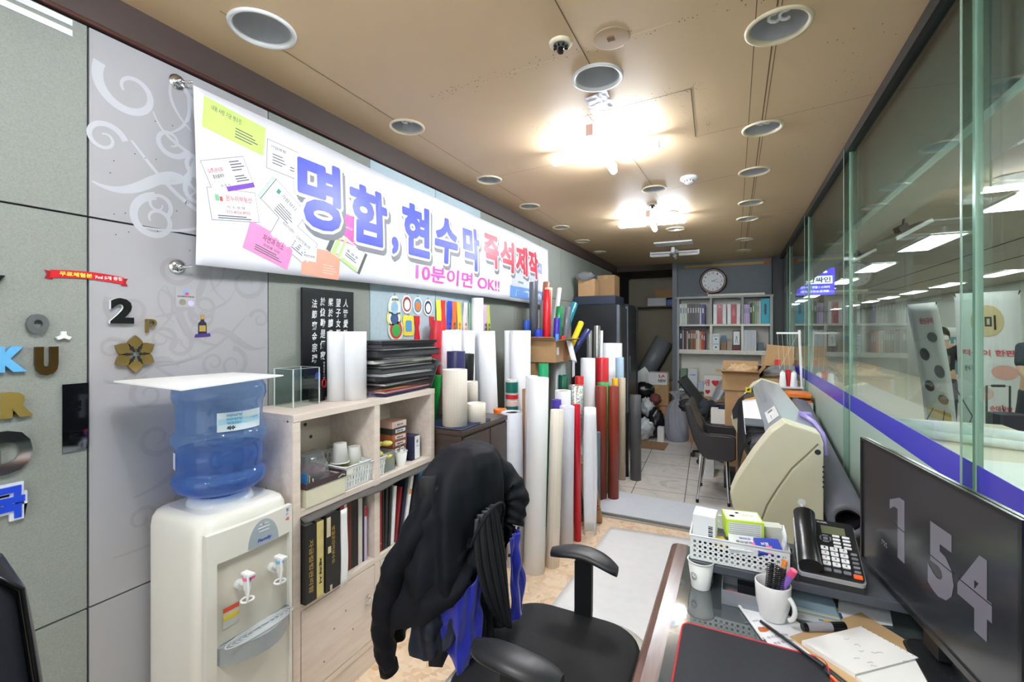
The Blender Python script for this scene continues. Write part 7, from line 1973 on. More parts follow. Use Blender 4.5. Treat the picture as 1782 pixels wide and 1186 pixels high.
for (xa, ya, xb, yb) in ((-.255,4.32,-.300,4.285),(-.255,4.72,-.300,4.76),(-.07,4.32,-.05,4.30),(-.07,4.72,-.05,4.75)):
    g = MB(); g.cyl((xb, yb,.022),(xa, ya,.40),.010,.013, n=14); l_ = obj('leg', g, M_chrome, t)
    g = MB(); g.cyl((xb, yb,0.0),(xb, yb,.03),.013, n=14); obj('foot_cap', g, M_black, l_)

# ------------------------------------------------------------------ mesh chair and clutter behind
t = thing('mesh_chair', 'black mesh task chair half buried in clutter before the back shelf', 'chair',(-.38,5.75,0))
g = MB()
def mb_(u, v): return V(-.60 + .26*v + .05*sin(PI*u),5.52 + .42*u,.94 - .34*v - .02*cos(2*PI*u))
g.grid(mb_,12,12); o = obj('backrest', g, fabric('mesh_black',(38,39,43),(26,26,29),300), t); sd = o.modifiers.new('t', 'SOLIDIFY'); sd.thickness = .03
g = MB(); g.rbox(-.42,-.02,5.54,5.92,.44,.50,.05); obj('seat', g, M_black, t)
g = MB(); g.tube([(-.30,5.50,.50),(-.26,5.50,.66),(-.16,5.50,.69),(-.02,5.50,.69)],[.014,.016,.022,.020], n=10); obj('armrest', g, M_black, t)
g = MB(); g.cyl((-.22,5.73,.10),(-.22,5.73,.44),.025, n=14); obj('column', g, M_dkmetal, t)
for k in range(5):
    a = 2*PI*k/5 + .3; g = MB(); g.cyl((-.22,5.73,.11),(-.22+.25*cos(a),5.73+.25*sin(a),.065),.022,.014, n=10); l_ = obj('leg', g, M_black, t)
    g = MB(); g.cyl((-.22+.25*cos(a),5.715+.25*sin(a),.028),(-.22+.25*cos(a),5.745+.25*sin(a),.028),.027, n=14); obj('caster', g, M_black, l_)
lump('dark_cloth', 'dark grey cloth bundled on the mesh chair',(-.30,5.60,.62),(.13,.09,.10), plain((52,58,64),0.9), 'cloth',21,.35)
lump('black_cloth', 'black bag strap bundle hanging on the mesh chair back',(-.50,5.46,.66),(.07,.06,.07), plain((28,28,30),0.8), 'cloth',25,.4)
t = thing('paper_bag', 'white paper bag holding a dark cloth on the mesh chair seat', 'bag',(-.12,5.52,.505))
g = MB(); obox(g,-.24,-.03,5.36,5.47,.50-.0,.66,.004); obj('bag', g, plain((226,226,222),0.6), t); t.location.y = 5.52
lump('navy_cloth', 'navy cloth on top of the white paper bag',(-.10,5.44,.665),(.07,.04,.035), plain((34,42,62),0.8), 'cloth',31)
M_silver = mat('silver_foil_sheet',(196,202,208),0.28, metal=0.35, bump=0.4, bscale=14)
g = MB()
def foil(u, v):
    a = 2*PI*u; r = .145*(1+.12*sin(a*3+1) + .05*noise.noise(V(cos(a)*2, sin(a)*2, v*4)))
    return V(-.16 + .10*v + r*cos(a)*.9,6.05 + r*sin(a),.70 + .22*v + .09*cos(a) - .05*v*cos(a))
g.grid(foil,44,10); g.add([foil(k/44,1.0) for k in range(44)],[tuple(range(44))])
tag(obj('foil_bucket', g, M_silver), 'large silver wrapped drum tilted among the boxes', 'drum')
t = thing('storage_stack', 'low dark storage crate under the silver drum', 'crate',(-.15,6.05,0)); g = MB(); obox(g,-.33,.06,5.95,6.25,0,.60,.01); obj('crate', g, plain((70,66,62),0.7), t)
carton('heart_bag', 'white gift bag with red hearts before the back shelf',-.38,-.13,6.62,6.74,.62,.90, plain((226,220,216),0.5), tape=False, prints=(('♥',-.03,.14,.09,.08,(196,30,44)),('♥',.04,.04,.07,.07,(196,30,44)),('♥',-.11,.03,.06,.06,(196,30,44)),('사랑',-.12,.14,.07,.09,(196,30,44))))
carton('cardboard_box', 'cardboard box beneath the gift bag with hearts',-.56,-.12,6.55,6.90,.0,.617, group='boxes before the back shelf')
carton('open_box', 'open cardboard box full of crumpled brown paper, on another box',-.125,.215,5.20,5.52,.885,1.06, flaps=True, group='boxes before the back shelf')
carton('cardboard_box', 'cardboard box carrying the open one with crumpled paper',-.10,.20,5.22,5.52,.45,.88, group='boxes before the back shelf')
carton('cardboard_box', 'cardboard box on the floor under the two stacked ones',-.11,.21,5.20,5.54,.0,.447, group='boxes before the back shelf')
lump('packing_paper', 'crumpled brown and black patterned packing paper in the open box',(.045,5.36,1.06),(.15,.13,.085), mat('packing_paper',(196,164,128),0.8, var=0.55, scale=22, bump=0.6, bscale=20), 'packing paper',40,.5,4)
carton('printed_carton', 'cardboard box with open flaps and a red H mark before the glass',.27,.545,5.62,5.95,.93,1.10, flaps=True, prints=(('H',.0,.06,.05,.05,(206,40,50)),), cat='box')
g = MB(); g.add([(-.135,-.165,.17),(.135,-.165,.17),(.155,-.14,.40),(-.10,-.12,.42)],[(0,1,2,3)]); o = obj('flap', g, M_card, bpy.data.objects['printed_carton'], world=False); sd = o.modifiers.new('t', 'SOLIDIFY'); sd.thickness = .004
g = MB(); g.box(-.03,.02,-.168,-.166,.20,.26); obj('label', g, plain((206,40,50),0.5), bpy.data.objects['printed_carton'], world=False)
carton('cardboard_box', 'cardboard box supporting the one with the red mark',.29,.54,5.60,5.95,.50,.926, group='boxes before the glass')
carton('cardboard_box', 'cardboard box standing on the floor before the glass',.28,.54,5.58,5.96,.0,.497, group='boxes before the glass')
g = MB()
def pb(u, v):
    return V(.26 + .28*u,5.22 + .26*v,1.085 + .05*sin(PI*u)*sin(PI*v) + .035*noise.noise(V(u*5, v*5,3)) + .05*u*v)
g.grid(pb,26,20); o = obj('film_bundle', g, M_film); tag(o, 'bundle of clear grey plastic film lying on the cardboard box by the glass', 'plastic film')
g = MB()
g.grid(lambda u, v: V(.26 + .28*u,5.22 + .26*v,1.055 + .03*sin(PI*u)*sin(PI*v) + .03*noise.noise(V(u*6, v*6,8))),26,20); tag(obj('film_bundle', g, M_film), 'lower layer of crumpled grey film under the clear bundle', 'plastic film')
carton('cardboard_box', 'long cardboard box under the film bundle by the glass',.25,.545,5.02,5.50,.60,1.02, group='boxes before the glass')
carton('cardboard_box', 'cardboard box on the floor, nearest by the glass',.27,.54,5.04,5.52,0,.597, group='boxes before the glass')
lump('dark_helmet', 'dark round helmet between the open box and the box by the glass',(.235,5.60,1.06),(.045,.06,.06), M_blackg, 'helmet',2,.05)
g = MB(); g.box(.20,.262,5.56,5.72,.0,.99); tag(obj('wooden_board', g, M_cardd), 'upright board supporting the dark helmet', 'board')
# embroidery thread stand
t = thing('thread_stand', 'white metal thread stand with a top bar and thin threads on the film covered box', 'thread stand',(.43,4.82,1.0))
g = MB(); g.cyl((.535,4.80,.94),(.512,4.80,1.505),.010, n=10); obj('post', g, M_white, t)
g = MB(); g.box(.335,.525,4.792,4.808,1.470,1.486, M=T(0,0,0)); obj('top_bar', g, M_white, t)
g = MB(); g.box(.325,.540,4.74,4.86,.985,.995); obj('tray', g, M_white, t)
g = MB(); g.box(.34,.53,4.75,4.765,.935,.955); obj('lower_bar', g, M_white, t)
g = MB()
for k,(xa, xb) in enumerate(((.345,.36),(.38,.40),(.42,.44),(.46,.475),(.50,.475))): g.cyl((xa,4.80,1.47),(xb if k < 4 else .36,4.80,1.15),.0008, n=5)
obj('thread', g, M_white, t)
for x, lab in ((.385, 'white thread cone on the stand, left one'),(.472, 'white thread cone on the stand, right one')):
    tt = thing('thread_cone', lab, 'thread cone',(x,4.80,.996), group='white thread cones')
    g = MB(); g.lathe([(.030,0),(.030,.01),(.020,.125),(.012,.130)], n=24, caps=True); obj('thread', g, M_white, tt, world=False)
    g = MB(); g.lathe([(.012,.128),(.010,.142),(.0005,.143)], n=16); obj('core_tip', g, plain((170,200,180),0.4), tt, world=False)
g = MB(); g.lathe([(.020,0),(.018,.15)], c=(.430,4.83,.996), n=20, caps=True); tag(obj('thread_cone', g, plain((206,30,40),0.4)), 'red thread cone between the two white ones', 'thread cone')
carton('white_box', 'small white box under the leather armchair side',-.34,-.20,5.1-.02,5.3,.0,.20, M_white, tape=False)
carton('toolbox', 'dark teal toolbox on the tiles under the leather armchair',-.10,.0,4.80,5.0,0.0,.16, plain((32,58,72),0.5), tape=False)

# ------------------------------------------------------------------ office chair with the draped jacket
CX_, CY_, CR = -.470,1.215,0.0
t = thing('desk_chair', 'black padded office chair with two curved armrests, a jacket over its back', 'office chair',(CX_, CY_,0), CR)
M_mesh = fabric('seat_black',(24,26,30),(17,18,21),320)
M_arm = mat('armrest_black',(27,29,34),0.42, var=0.05)
M_shell = mat('seat_shell',(198,196,186),0.4)
def blob_slab(x0, x1, y0, y1, z0, z1, r, crown=.012, n=8):
    g = MB(); rings = []
    for k,(f, z) in enumerate(((.93, z0),(1.0, z0+.012),(1.0, z1-.022),(.985, z1-.008),(.94, z1),(.75, z1+crown*.7),(.4, z1+crown),(.02, z1+crown*1.1))):
        cx, cy_ = (x0+x1)/2,(y0+y1)/2
        rings.append([(cx+(p[0]-cx)*f, cy_+(p[1]-cy_)*f, z) for p in rrect(x0, x1, y0, y1, r, n)])
    g.loft(rings); return g
obj('seat', blob_slab(-.25,.215,-.25,.30,.475,.535,.13,.004), M_mesh, t, world=False)
obj('seat_shell', blob_slab(-.275,.243,-.275,.333,.458,.512,.14,0), M_shell, t, world=False)
g = MB(); g.cyl((0,0,.10),(0,0,.44),.028, n=16); g.box(-.12,.12,-.10,.10,.415,.445); obj('column', g, M_dkmetal, t, world=False)
for s in (-1,1):
    g = MB(); rings = []
    n = 14
    for k in range(n+1):
        u = k/n; x = -.100 + .225*u; w = .045*(1-abs(2*u-1)**4*.55); z = .735 + .016*sin(PI*u*.9) - .022*u*u; y = s*.262 + .018*s*sin(PI*u)
        rings.append([(x, y + w*cos(a), z + .016*sin(a)) for a in [2*PI*j/16 for j in range(16)]])
    g.loft(rings); obj('armrest', g, M_arm, t, world=False)
    g = MB(); g.loft([[(x + .030*q[0], s*yy + .012*q[1], z) for q in ((-1,-1),(1,-1),(1,1),(-1,1))] for x, yy, z in ((.0,.285,.46),(.005,.285,.55),(.01,.272,.72))], smooth=False); ars = obj('arm_post', g, M_black, t, world=False, bevel=0.003)
for k in range(5):
    a = 2*PI*k/5 + .5; g = MB(); g.cyl((0,0,.115),(.29*cos(a),.29*sin(a),.070),.028,.016, n=10); l_ = obj('leg', g, M_black, t, world=False)
    g = MB(); cxx, cyy = .29*cos(a),.29*sin(a); g.cyl((cxx-.022*sin(a), cyy+.022*cos(a),.029),(cxx+.022*sin(a), cyy-.022*cos(a),.029),.028, n=16); obj('caster', g, M_black, l_, world=False)
g = MB(); g.grid(lambda u, v: V(-.285 - .03*sin(PI*u)+.02 - .035*v,-.16 + .32*u,.56 + .52*v),14,14); o = obj('backrest', g, M_mesh, t, world=False); sd = o.modifiers.new('t', 'SOLIDIFY'); sd.thickness = .04
g = MB(); g.tube([(-.10,0,.43),(-.27,0,.44),(-.335,0,.52),(-.35,0,.80)],.022, n=10); obj('back_post', g, M_shell, t, world=False)
# jacket
M_jk = mat('jacket_black',(14,16,24),0.7, var=0.12, scale=9, spec=0.25, bump=0.1, bscale=400)
M_jb = mat('lining_royal_blue',(34,44,170),0.32, var=0.12, scale=12, sheen=0.3)
M_jd = mat('lining_black',(26,27,31),0.5, var=0.1)
t = thing('jacket', 'black jacket with royal blue lining draped over the back of the office chair', 'jacket',(CX_, CY_,0), CR)
def fold(p, amp, seed=0.0, f=9.0):
    return amp*(noise.noise(V(p.x*f, p.y*f, p.z*f*.35 + seed)) + .5*noise.noise(V(p.x*f*2.3, p.y*f*2.3, p.z*f*.8 + seed)))
prof = [(1.147,.0005,.0005,-.30,.02),(1.146,.012,.02,-.30,.02),(1.140,.045,.06,-.30,.02),(1.122,.072,.100,-.30,.02),(1.09,.088,.135,-.302,.018),(1.04,.098,.165,-.305,.016),(.98,.104,.186,-.308,.016),(.92,.108,.198,-.31,.016),(.87,.112,.200,-.315,.010),(.82,.116,.192,-.32,-.004),(.785,.118,.178,-.325,-.014),(.765,.116,.172,-.326,-.018)]
g = MB()
def body(u, v):
    k = v*(len(prof)-1); i = min(int(k), len(prof)-2); f = k-i
    z, hx, hy, cx, cy_ = [prof[i][q]*(1-f) + prof[i+1][q]*f for q in range(5)]
    a = 2*PI*u; ca, sa = cos(a), sin(a)
    sq = lambda c_: math.copysign(abs(c_)**.8, c_)
    p = V(cx + hx*sq(ca), cy_ + hy*sq(sa), z)
    r = 1 + fold(p,.17*min(1, v*2.5),3) + .04*noise.noise(V(p.x*30, p.y*30, p.z*12))*min(1, v*3) + .04*min(1, v*2)*sin(a*9 + z*12)
    return V(cx + (p.x-cx)*r, cy_ + (p.y-cy_)*r, z + .008*noise.noise(p*14))
g.grid(body,120,60); obj('body', g, M_jk, t, world=False)
# pleated neck opening hanging down the front of the backrest
g = MB()
def ple(u, v):
    w = .084*sin(PI*min(1, max(.0,.12 + v*.86)))**.6*(1 - .30*v) + .004
    y = -.048 + .050*v + (u-.5)*2*w
    z = .985 - .37*v - .02*(2*u-1)**2*(1-v) + .03*(2*u-1)**2*v
    x = -.196 + .040*sin(PI*u)*(.5+.5*v) + .007*sin(u*2*PI*7)*(1-.3*v) + .02*v
    return V(x, y, z)
g.grid(ple,110,40); o = obj('inner_yoke', g, M_jd, t, world=False); sd = o.modifiers.new('t', 'SOLIDIFY'); sd.thickness = .004
P = [V(-.190 + .034*sin(PI*k/40),-.042 - .090*cos(PI*k/40),.900 + .092*sin(PI*k/40)) for k in range(41)]
g = MB(); g.tube(P,.005, n=8); obj('collar_band', g, M_jk, t, world=False)
def drape(name, path, ztop, zbot, m, amp=.016, nf=7, seed=0.0, flare=0.0, nu=70, nv=40, th=.004, ins=0):
    # hanging cloth along an xy path; ztop and zbot are functions of u
    def f(u, v):
        k = u*(len(path)-1); i = min(int(k), len(path)-2); q = k-i
        x = path[i][0]*(1-q) + path[i+1][0]*q; y = path[i][1]*(1-q) + path[i+1][1]*q
        dx = path[i+1][0]-path[i][0]; dy = path[i+1][1]-path[i][1]; L_ = math.hypot(dx, dy); nx, ny = dy/L_,-dx/L_
        z = ztop(u) + (zbot(u)-ztop(u))*v
        s = amp*sin(u*2*PI*nf + 2.2*sin(v*2) + seed)*(.25+.75*v) + .018*noise.noise(V(u*5+seed, v*3, seed)) + flare*v + ins*.035*(1-v)**3
        return V(x + nx*s, y + ny*s, z)
    g = MB(); g.grid(f, nu, nv); o = obj(name, g, m, t, world=False); sd = o.modifiers.new('t', 'SOLIDIFY'); sd.thickness = th
def lerpf(*pts):
    def f(u):
        for (a, va),(b_, vb) in zip(pts[:-1], pts[1:]):
            if u <= b_: q = (u-a)/(b_-a); return va*(1-q) + vb*q
        return pts[-1][1]
    return f
drape('front_flap',[(-.205,-.055),(-.205,-.10),(-.225,-.165),(-.30,-.205),(-.40,-.21),(-.45,-.16)], lerpf((0,.92),(1,.90)), lerpf((0,.83),(.2,.79),(.5,.715),(.75,.665),(1,.62)), M_jk,.008,4,1.0, ins=1)
drape('under_flap',[(-.215,-.085),(-.235,-.13),(-.29,-.175),(-.36,-.18)], lerpf((0,.80),(1,.72)), lerpf((0,.72),(.5,.60),(.8,.57),(1,.58)), mat('jacket_navy',(24,30,48),0.6),.008,3,2.0)
drape('back_tail',[(-.45,-.22),(-.465,-.12),(-.46,.0),(-.43,.10),(-.38,.17)], lerpf((0,.86),(1,.86)), lerpf((0,.56),(.4,.55),(1,.62)), M_jk,.012,5,4.0, ins=1)
drape('far_flap',[(-.20,.125),(-.205,.17),(-.25,.20),(-.36,.18)], lerpf((0,.88),(1,.86)), lerpf((0,.81),(.5,.78),(1,.65)), M_jk,.006,3,5.0, ins=-1)
drape('blue_lining',[(-.198,-.035),(-.190,-.065),(-.200,-.105),(-.225,-.145),(-.27,-.165)], lerpf((0,.81),(.3,.80),(1,.72)), lerpf((0,.60),(.25,.545),(.5,.525),(.75,.535),(1,.60)), M_jb,.010,2,.6, flare=.02)
drape('blue_lining',[(-.180,.080),(-.172,.115),(-.180,.150),(-.20,.175)], lerpf((0,.84),(1,.84)), lerpf((0,.575),(.5,.585),(1,.61)), M_jb,.007,2,2.6, flare=.015)
drape('dark_lining',[(-.212,-.05),(-.216,.02),(-.208,.10)], lerpf((0,.80),(1,.82)), lerpf((0,.56),(1,.56)), M_jd,.008,3,3.3)
def sleeve(name, pts, rs, m, seed, cuff=True):
    g = MB(); rings = []; n = 28; pts = [V(*p) for p in pts]; P = []; R = []
    for i in range(len(pts)-1):
        for k in range(6): q = k/6; P.append(pts[i].lerp(pts[i+1], q)); R.append(rs[i]*(1-q)+rs[i+1]*q)
    P.append(pts[-1]); R.append(rs[-1])
    for i,(p, r) in enumerate(zip(P, R)):
        d = (P[min(i+1, len(P)-1)] - P[max(i-1,0)]).normalized(); u_ = d.cross(V(0,1,0.01)).normalized(); w_ = d.cross(u_)
        rings.append([p + (u_*cos(a)*.75 + w_*sin(a))*r*(1 + .09*sin(i*1.3 + a*2 + seed) + .12*noise.noise(V(cos(a)*1.5, sin(a)*1.5, i*.4+seed))) for a in [2*PI*j/n for j in range(n)]])
    g.loft(rings, caps=False); s_ = obj(name, g, m, t, world=False); sd = s_.modifiers.new('t', 'SOLIDIFY'); sd.thickness = .003
    if cuff:
        g = MB(); g.loft([[q + (P[-1]-P[-2])*k*.8 for q in [P[-1] + (q-P[-1])*1.04 for q in rings[-1]]] for k in (-1.5,0,1.2)], caps=False); c_ = obj('cuff', g, m, s_, world=False); sd = c_.modifiers.new('t', 'SOLIDIFY'); sd.thickness = .004
sleeve('sleeve',[(-.31,-.10,1.04),(-.345,-.155,.93),(-.40,-.19,.82),(-.435,-.20,.70),(-.445,-.195,.60),(-.435,-.185,.52)],[.050,.060,.052,.044,.036,.028], M_jk,1.0)
sleeve('sleeve',[(-.27,.11,1.06),(-.235,.185,.985),(-.205,.195,.93),(-.20,.175,.885),(-.20,.160,.855)],[.050,.056,.052,.044,.040], M_jk,4.0)
g = MB()
for y, z in ((.055,.80),(.120,.86)): g.cyl((-.165, y, z),(-.160, y, z),.005, n=14)
obj('snap_button', g, M_dkmetal, t, world=False)

# ------------------------------------------------------------------ second leather office chair at the left edge
t = thing('executive_chair', 'black leather high back office chair, only its back edge in view by the wall', 'office chair',(-.946,.143,0), math.radians(20))
M_l2 = mat('black_leather_gloss',(34,35,42),0.28, var=0.1, bump=0.12, bscale=60)
def hb(u, v):
    a = 2*PI*u; hw = .235 + .02*sin(v*2.5) ; z = .50 + .60*v
    x = -.02 - .10*v + .045*math.copysign(abs(cos(a))**.7, cos(a)); y = hw*math.copysign(abs(sin(a))**.55, sin(a))*(1 - .10*max(0,(v-.9)*10)**2)
    return V(x, y, z + (.02 if v > .97 else 0))
g = MB(); g.grid(hb,56,24); g.add([hb(k/56,1.0) for k in range(56)],[tuple(range(56))]); obj('backrest', g, M_l2, t, world=False)
g = MB(); g.tube([(.01,.215,.55),(-.03,.225,.80),(-.075,.222,1.06),(-.085,.19,1.10),(-.087,0,1.115),(-.085,-.19,1.10),(-.075,-.222,1.06)],.006, n=8); obj('piping', g, M_blackg, t, world=False)
obj('seat', blob_slab(.0,.46,-.24,.24,.42,.50,.08,.02), M_l2, t, world=False)
for s in (-1,1): g = MB(); g.tube([(.05, s*.25,.50),(.04, s*.285,.66),(.12, s*.29,.70),(.32, s*.29,.69)],[.014,.018,.028,.026], n=10); obj('armrest', g, M_l2, t, world=False)
g = MB(); g.cyl((.2,0,.10),(.2,0,.42),.03, n=14); obj('column', g, M_dkmetal, t, world=False)
for k in range(5):
    a = 2*PI*k/5; g = MB(); g.cyl((.2,0,.11),(.2+.28*cos(a),.28*sin(a),.055),.026,.016, n=10); l_ = obj('leg', g, M_black, t, world=False)
    g = MB(); g.cyl((.2+.28*cos(a),.28*sin(a)-.02,.028),(.2+.28*cos(a),.28*sin(a)+.02,.028),.027, n=14); obj('caster', g, M_black, l_, world=False)

# ------------------------------------------------------------------ outside: sign, banners, work table, people, floodlights
M_bsign = mat('sign_violet',(84,70,220),0.4); nt, b = nodes_of(M_bsign); b.inputs['Emission Color'].default_value = srgb(92,76,232); b.inputs['Emission Strength'].default_value = 1.4
M_wsign = mat('sign_white',(240,240,250),0.4); nt, b = nodes_of(M_wsign); b.inputs['Emission Color'].default_value = srgb(240,240,255); b.inputs['Emission Strength'].default_value = 1.6
sx0, sx1, sy, sz0, sz1 = .86,1.345,8.32,2.05,2.455
t = thing('backlit_sign', 'violet and white backlit Korean sign hanging in the corridor beyond the glass', 'sign',(1.1, sy, sz0))
g = MB(); g.box(sx0, sx1, sy, sy+.06, sz0, sz1); obj('panel', g, M_bsign, t)
g = MB(); g.box(sx0+.01, sx1-.03, sy-.002, sy, sz0+.165, sz0+.285); obj('white_band', g, M_wsign, t)
g = MB(); g.text('종합싸인',.40,.085, on_back(sx0+.035, sz0+.183, sy-.003), bold=0.03); obj('lettering', g, plain((60,56,120),0.5), t)
g = MB(); g.text('현수막 / 명함 / 스티커',.38,.040, on_back(sx0+.04, sz0+.095, sy-.003), bold=0.03); g.text('간판 / 도장 & 광고물',.36,.038, on_back(sx0+.05, sz0+.035, sy-.003), bold=0.03); obj('lettering', g, M_wsign, t)
g = MB(); g.prism([(.02*cos(2*PI*k/16)*1.6,.02*sin(2*PI*k/16)) for k in range(16)],.001, M=on_back(sx0+.36, sz0+.345, sy-.001)); obj('logo', g, M_wsign, t)
for x in (.92,1.28): g = MB(); g.cyl((x, sy+.03, sz1),(x, sy+.03,2.55),.006, n=8); obj('hanger', g, M_dkmetal, t)
# X banners
def xbanner(x, y, rz, w, h, label, art):
    t = thing('banner_stand', label, 'banner stand',(x, y,0), rz, group='banner stands in the corridor')
    tilt = .28
    g = MB(); g.grid(lambda u, v: V((u-.5)*(w),.10 + .22*(1-v) - .10 + .03*sin(PI*v),.12 + (h-.12)*v),4,16); s_ = obj('print_sheet', g, plain((226,226,228),0.5), t, world=False)
    sd = s_.modifiers.new('t', 'SOLIDIFY'); sd.thickness = .003
    def at(px_, pz): v = (pz-.12)/(h-.12); return V(px_,.22*(1-v) + .03*sin(PI*v) - .004, pz)
    for kind, cx, cz, a_, b_, m in art:
        g = MB()
        if kind == 'oval': P = [at(cx + a_*cos(2*PI*k/20), cz + b_*sin(2*PI*k/20)) for k in range(20)]; g.add(P,[tuple(range(20))])
        elif kind == 'rect': g.add([at(cx-a_, cz-b_), at(cx+a_, cz-b_), at(cx+a_, cz+b_), at(cx-a_, cz+b_)],[(0,1,2,3)])
        else:
            vs, fs = text_geo(kind,.03); x0 = min(p[0] for p in vs); x1 = max(p[0] for p in vs); y0 = min(p[1] for p in vs); y1 = max(p[1] for p in vs)
            g.add([at(cx + ((p[0]-x0)/(x1-x0)-.5)*2*a_, cz + ((p[1]-y0)/(y1-y0)-.5)*2*b_) + V(0,-.004,0) for p in vs], fs)
        o = obj('artwork', g, m, s_, world=False)
    g = MB()
    for sgn in (-1,1): g.tube([(sgn*w/2,.0, h),(0,.30, h*.5),(-sgn*w/2,.24,.12)],.007, n=6)
    g.tube([(0,.30, h*.5),(0,.75,.01)],.007, n=6); g.tube([(0,.30, h*.5),(-.25,.05,.01)],.006, n=6); g.tube([(0,.30, h*.5),(.25,.05,.01)],.006, n=6)
    obj('frame', g, M_dkmetal, t, world=False)
pk = plain((214,90,100),0.5); gd = plain((206,186,140),0.5); gy = plain((110,114,120),0.5); dk = plain((50,50,54),0.5)
xbanner(2.80,7.70,-.55,.58,1.98, 'white banner stand with a cream oval logo and red lettering, right one',[('oval',0,1.62,.15,.20, gd),('oval',.02,1.60,.08,.15, plain((236,236,236),.5)),('미',.03,1.60,.05,.09, dk),('떡볶이 한판',.0,1.22,.24,.04, pk),('oval',.14,.98,.12,.09, plain((226,170,160),.5)),('oval',-.06,.70,.10,.09, plain((226,190,180),.5)),('순대국밥',.10,.52,.10,.035, pk),('분식 전문',-.16,1.02,.06,.04, gy)])
xbanner(2.08,7.38,-1.38,.62,1.84, 'grey and white food banner stand seen edge on, left one',[('oval',.10,1.42,.10,.06, gy),('oval',-.12,1.20,.10,.08, dk),('oval',.12,1.00,.10,.08, gy),('oval',-.12,.80,.10,.07, dk),('rect',.0,.45,.24,.06, plain((226,190,90),.5)),('생선구이',.05,1.62,.14,.04, pk),('oval',.12,.66,.10,.06, plain((150,130,110),.5))])
xbanner(3.05,9.6,-.2,.5,1.55, 'small teal printed banner far behind the other two',[('rect',0,1.1,.22,.3, plain((120,160,168),.5)),('안내',0,1.3,.12,.06, M_white)])
# work table outside the glass with rolls
t = thing('work_table', 'long beige topped work table standing outside along the glass', 'table',(.98,2.6,0))
g = MB(); g.box(.66,1.55,.95,4.05,.86,.89); obj('top', g, mat('table_beige',(214,200,182),0.35, var=0.04), t)
for x in (.70,1.47):
    for y in (1.0,3.95): g = MB(); g.box(x, x+.04, y, y+.04,0,.86); obj('leg', g, M_steel, t)
g = MB(); g.box(.70,1.50,2.0,2.9,.8905,.893); tag(obj('paper_sheet', g, M_paper), 'white paper sheet lying on the work table outside', 'paper')
roll('paper_roll', 'thick white roll lying across the work table outside',(.85,3.55,.930),(1.50,3.30,.930),.038, M_rollw, group='rolls on the outside table', hole=.4)
roll('paper_roll', 'thin white roll lying beside the thick one on the outside table',(.88,3.38,.915),(1.50,3.13,.915),.023, M_rollw, group='rolls on the outside table', hole=.4)
# floodlights on arms
def flood(x, y, z, label, rz=0.3):
    t = thing('floodlight', label, 'floodlight',(x, y, z), rz, group='floodlights outside the fascia')
    g = MB(); M = T(0,0,0,0, ry=-.5); g.box(-.12,.12,-.10,.10,-.012,.012, M=M); obj('housing', g, M_lampw, t, world=False)
    g = MB(); g.box(-.10,.10,-.08,.08,-.014,-.0125, M=M); obj('lens', g, mat('lens_glass',(206,210,214),0.1), t, world=False)
    g = MB(); g.box(-.03,.03,-.03,.03,.012,.05, M=M); g.tube([(0,0,.04),(0,0,.09),(-.06,0,.12),(-.24,0,.10)],.008, n=8); obj('arm', g, M_dkmetal, t, world=False)
flood(1.0,3.85,2.15, 'white floodlight on an arm outside the glass, nearest of the visible pair')
flood(1.0,5.15,2.17, 'white floodlight on an arm outside the glass, farther of the visible pair')
flood(1.0,2.45,2.25, 'floodlight arm outside the glass at the picture corner')

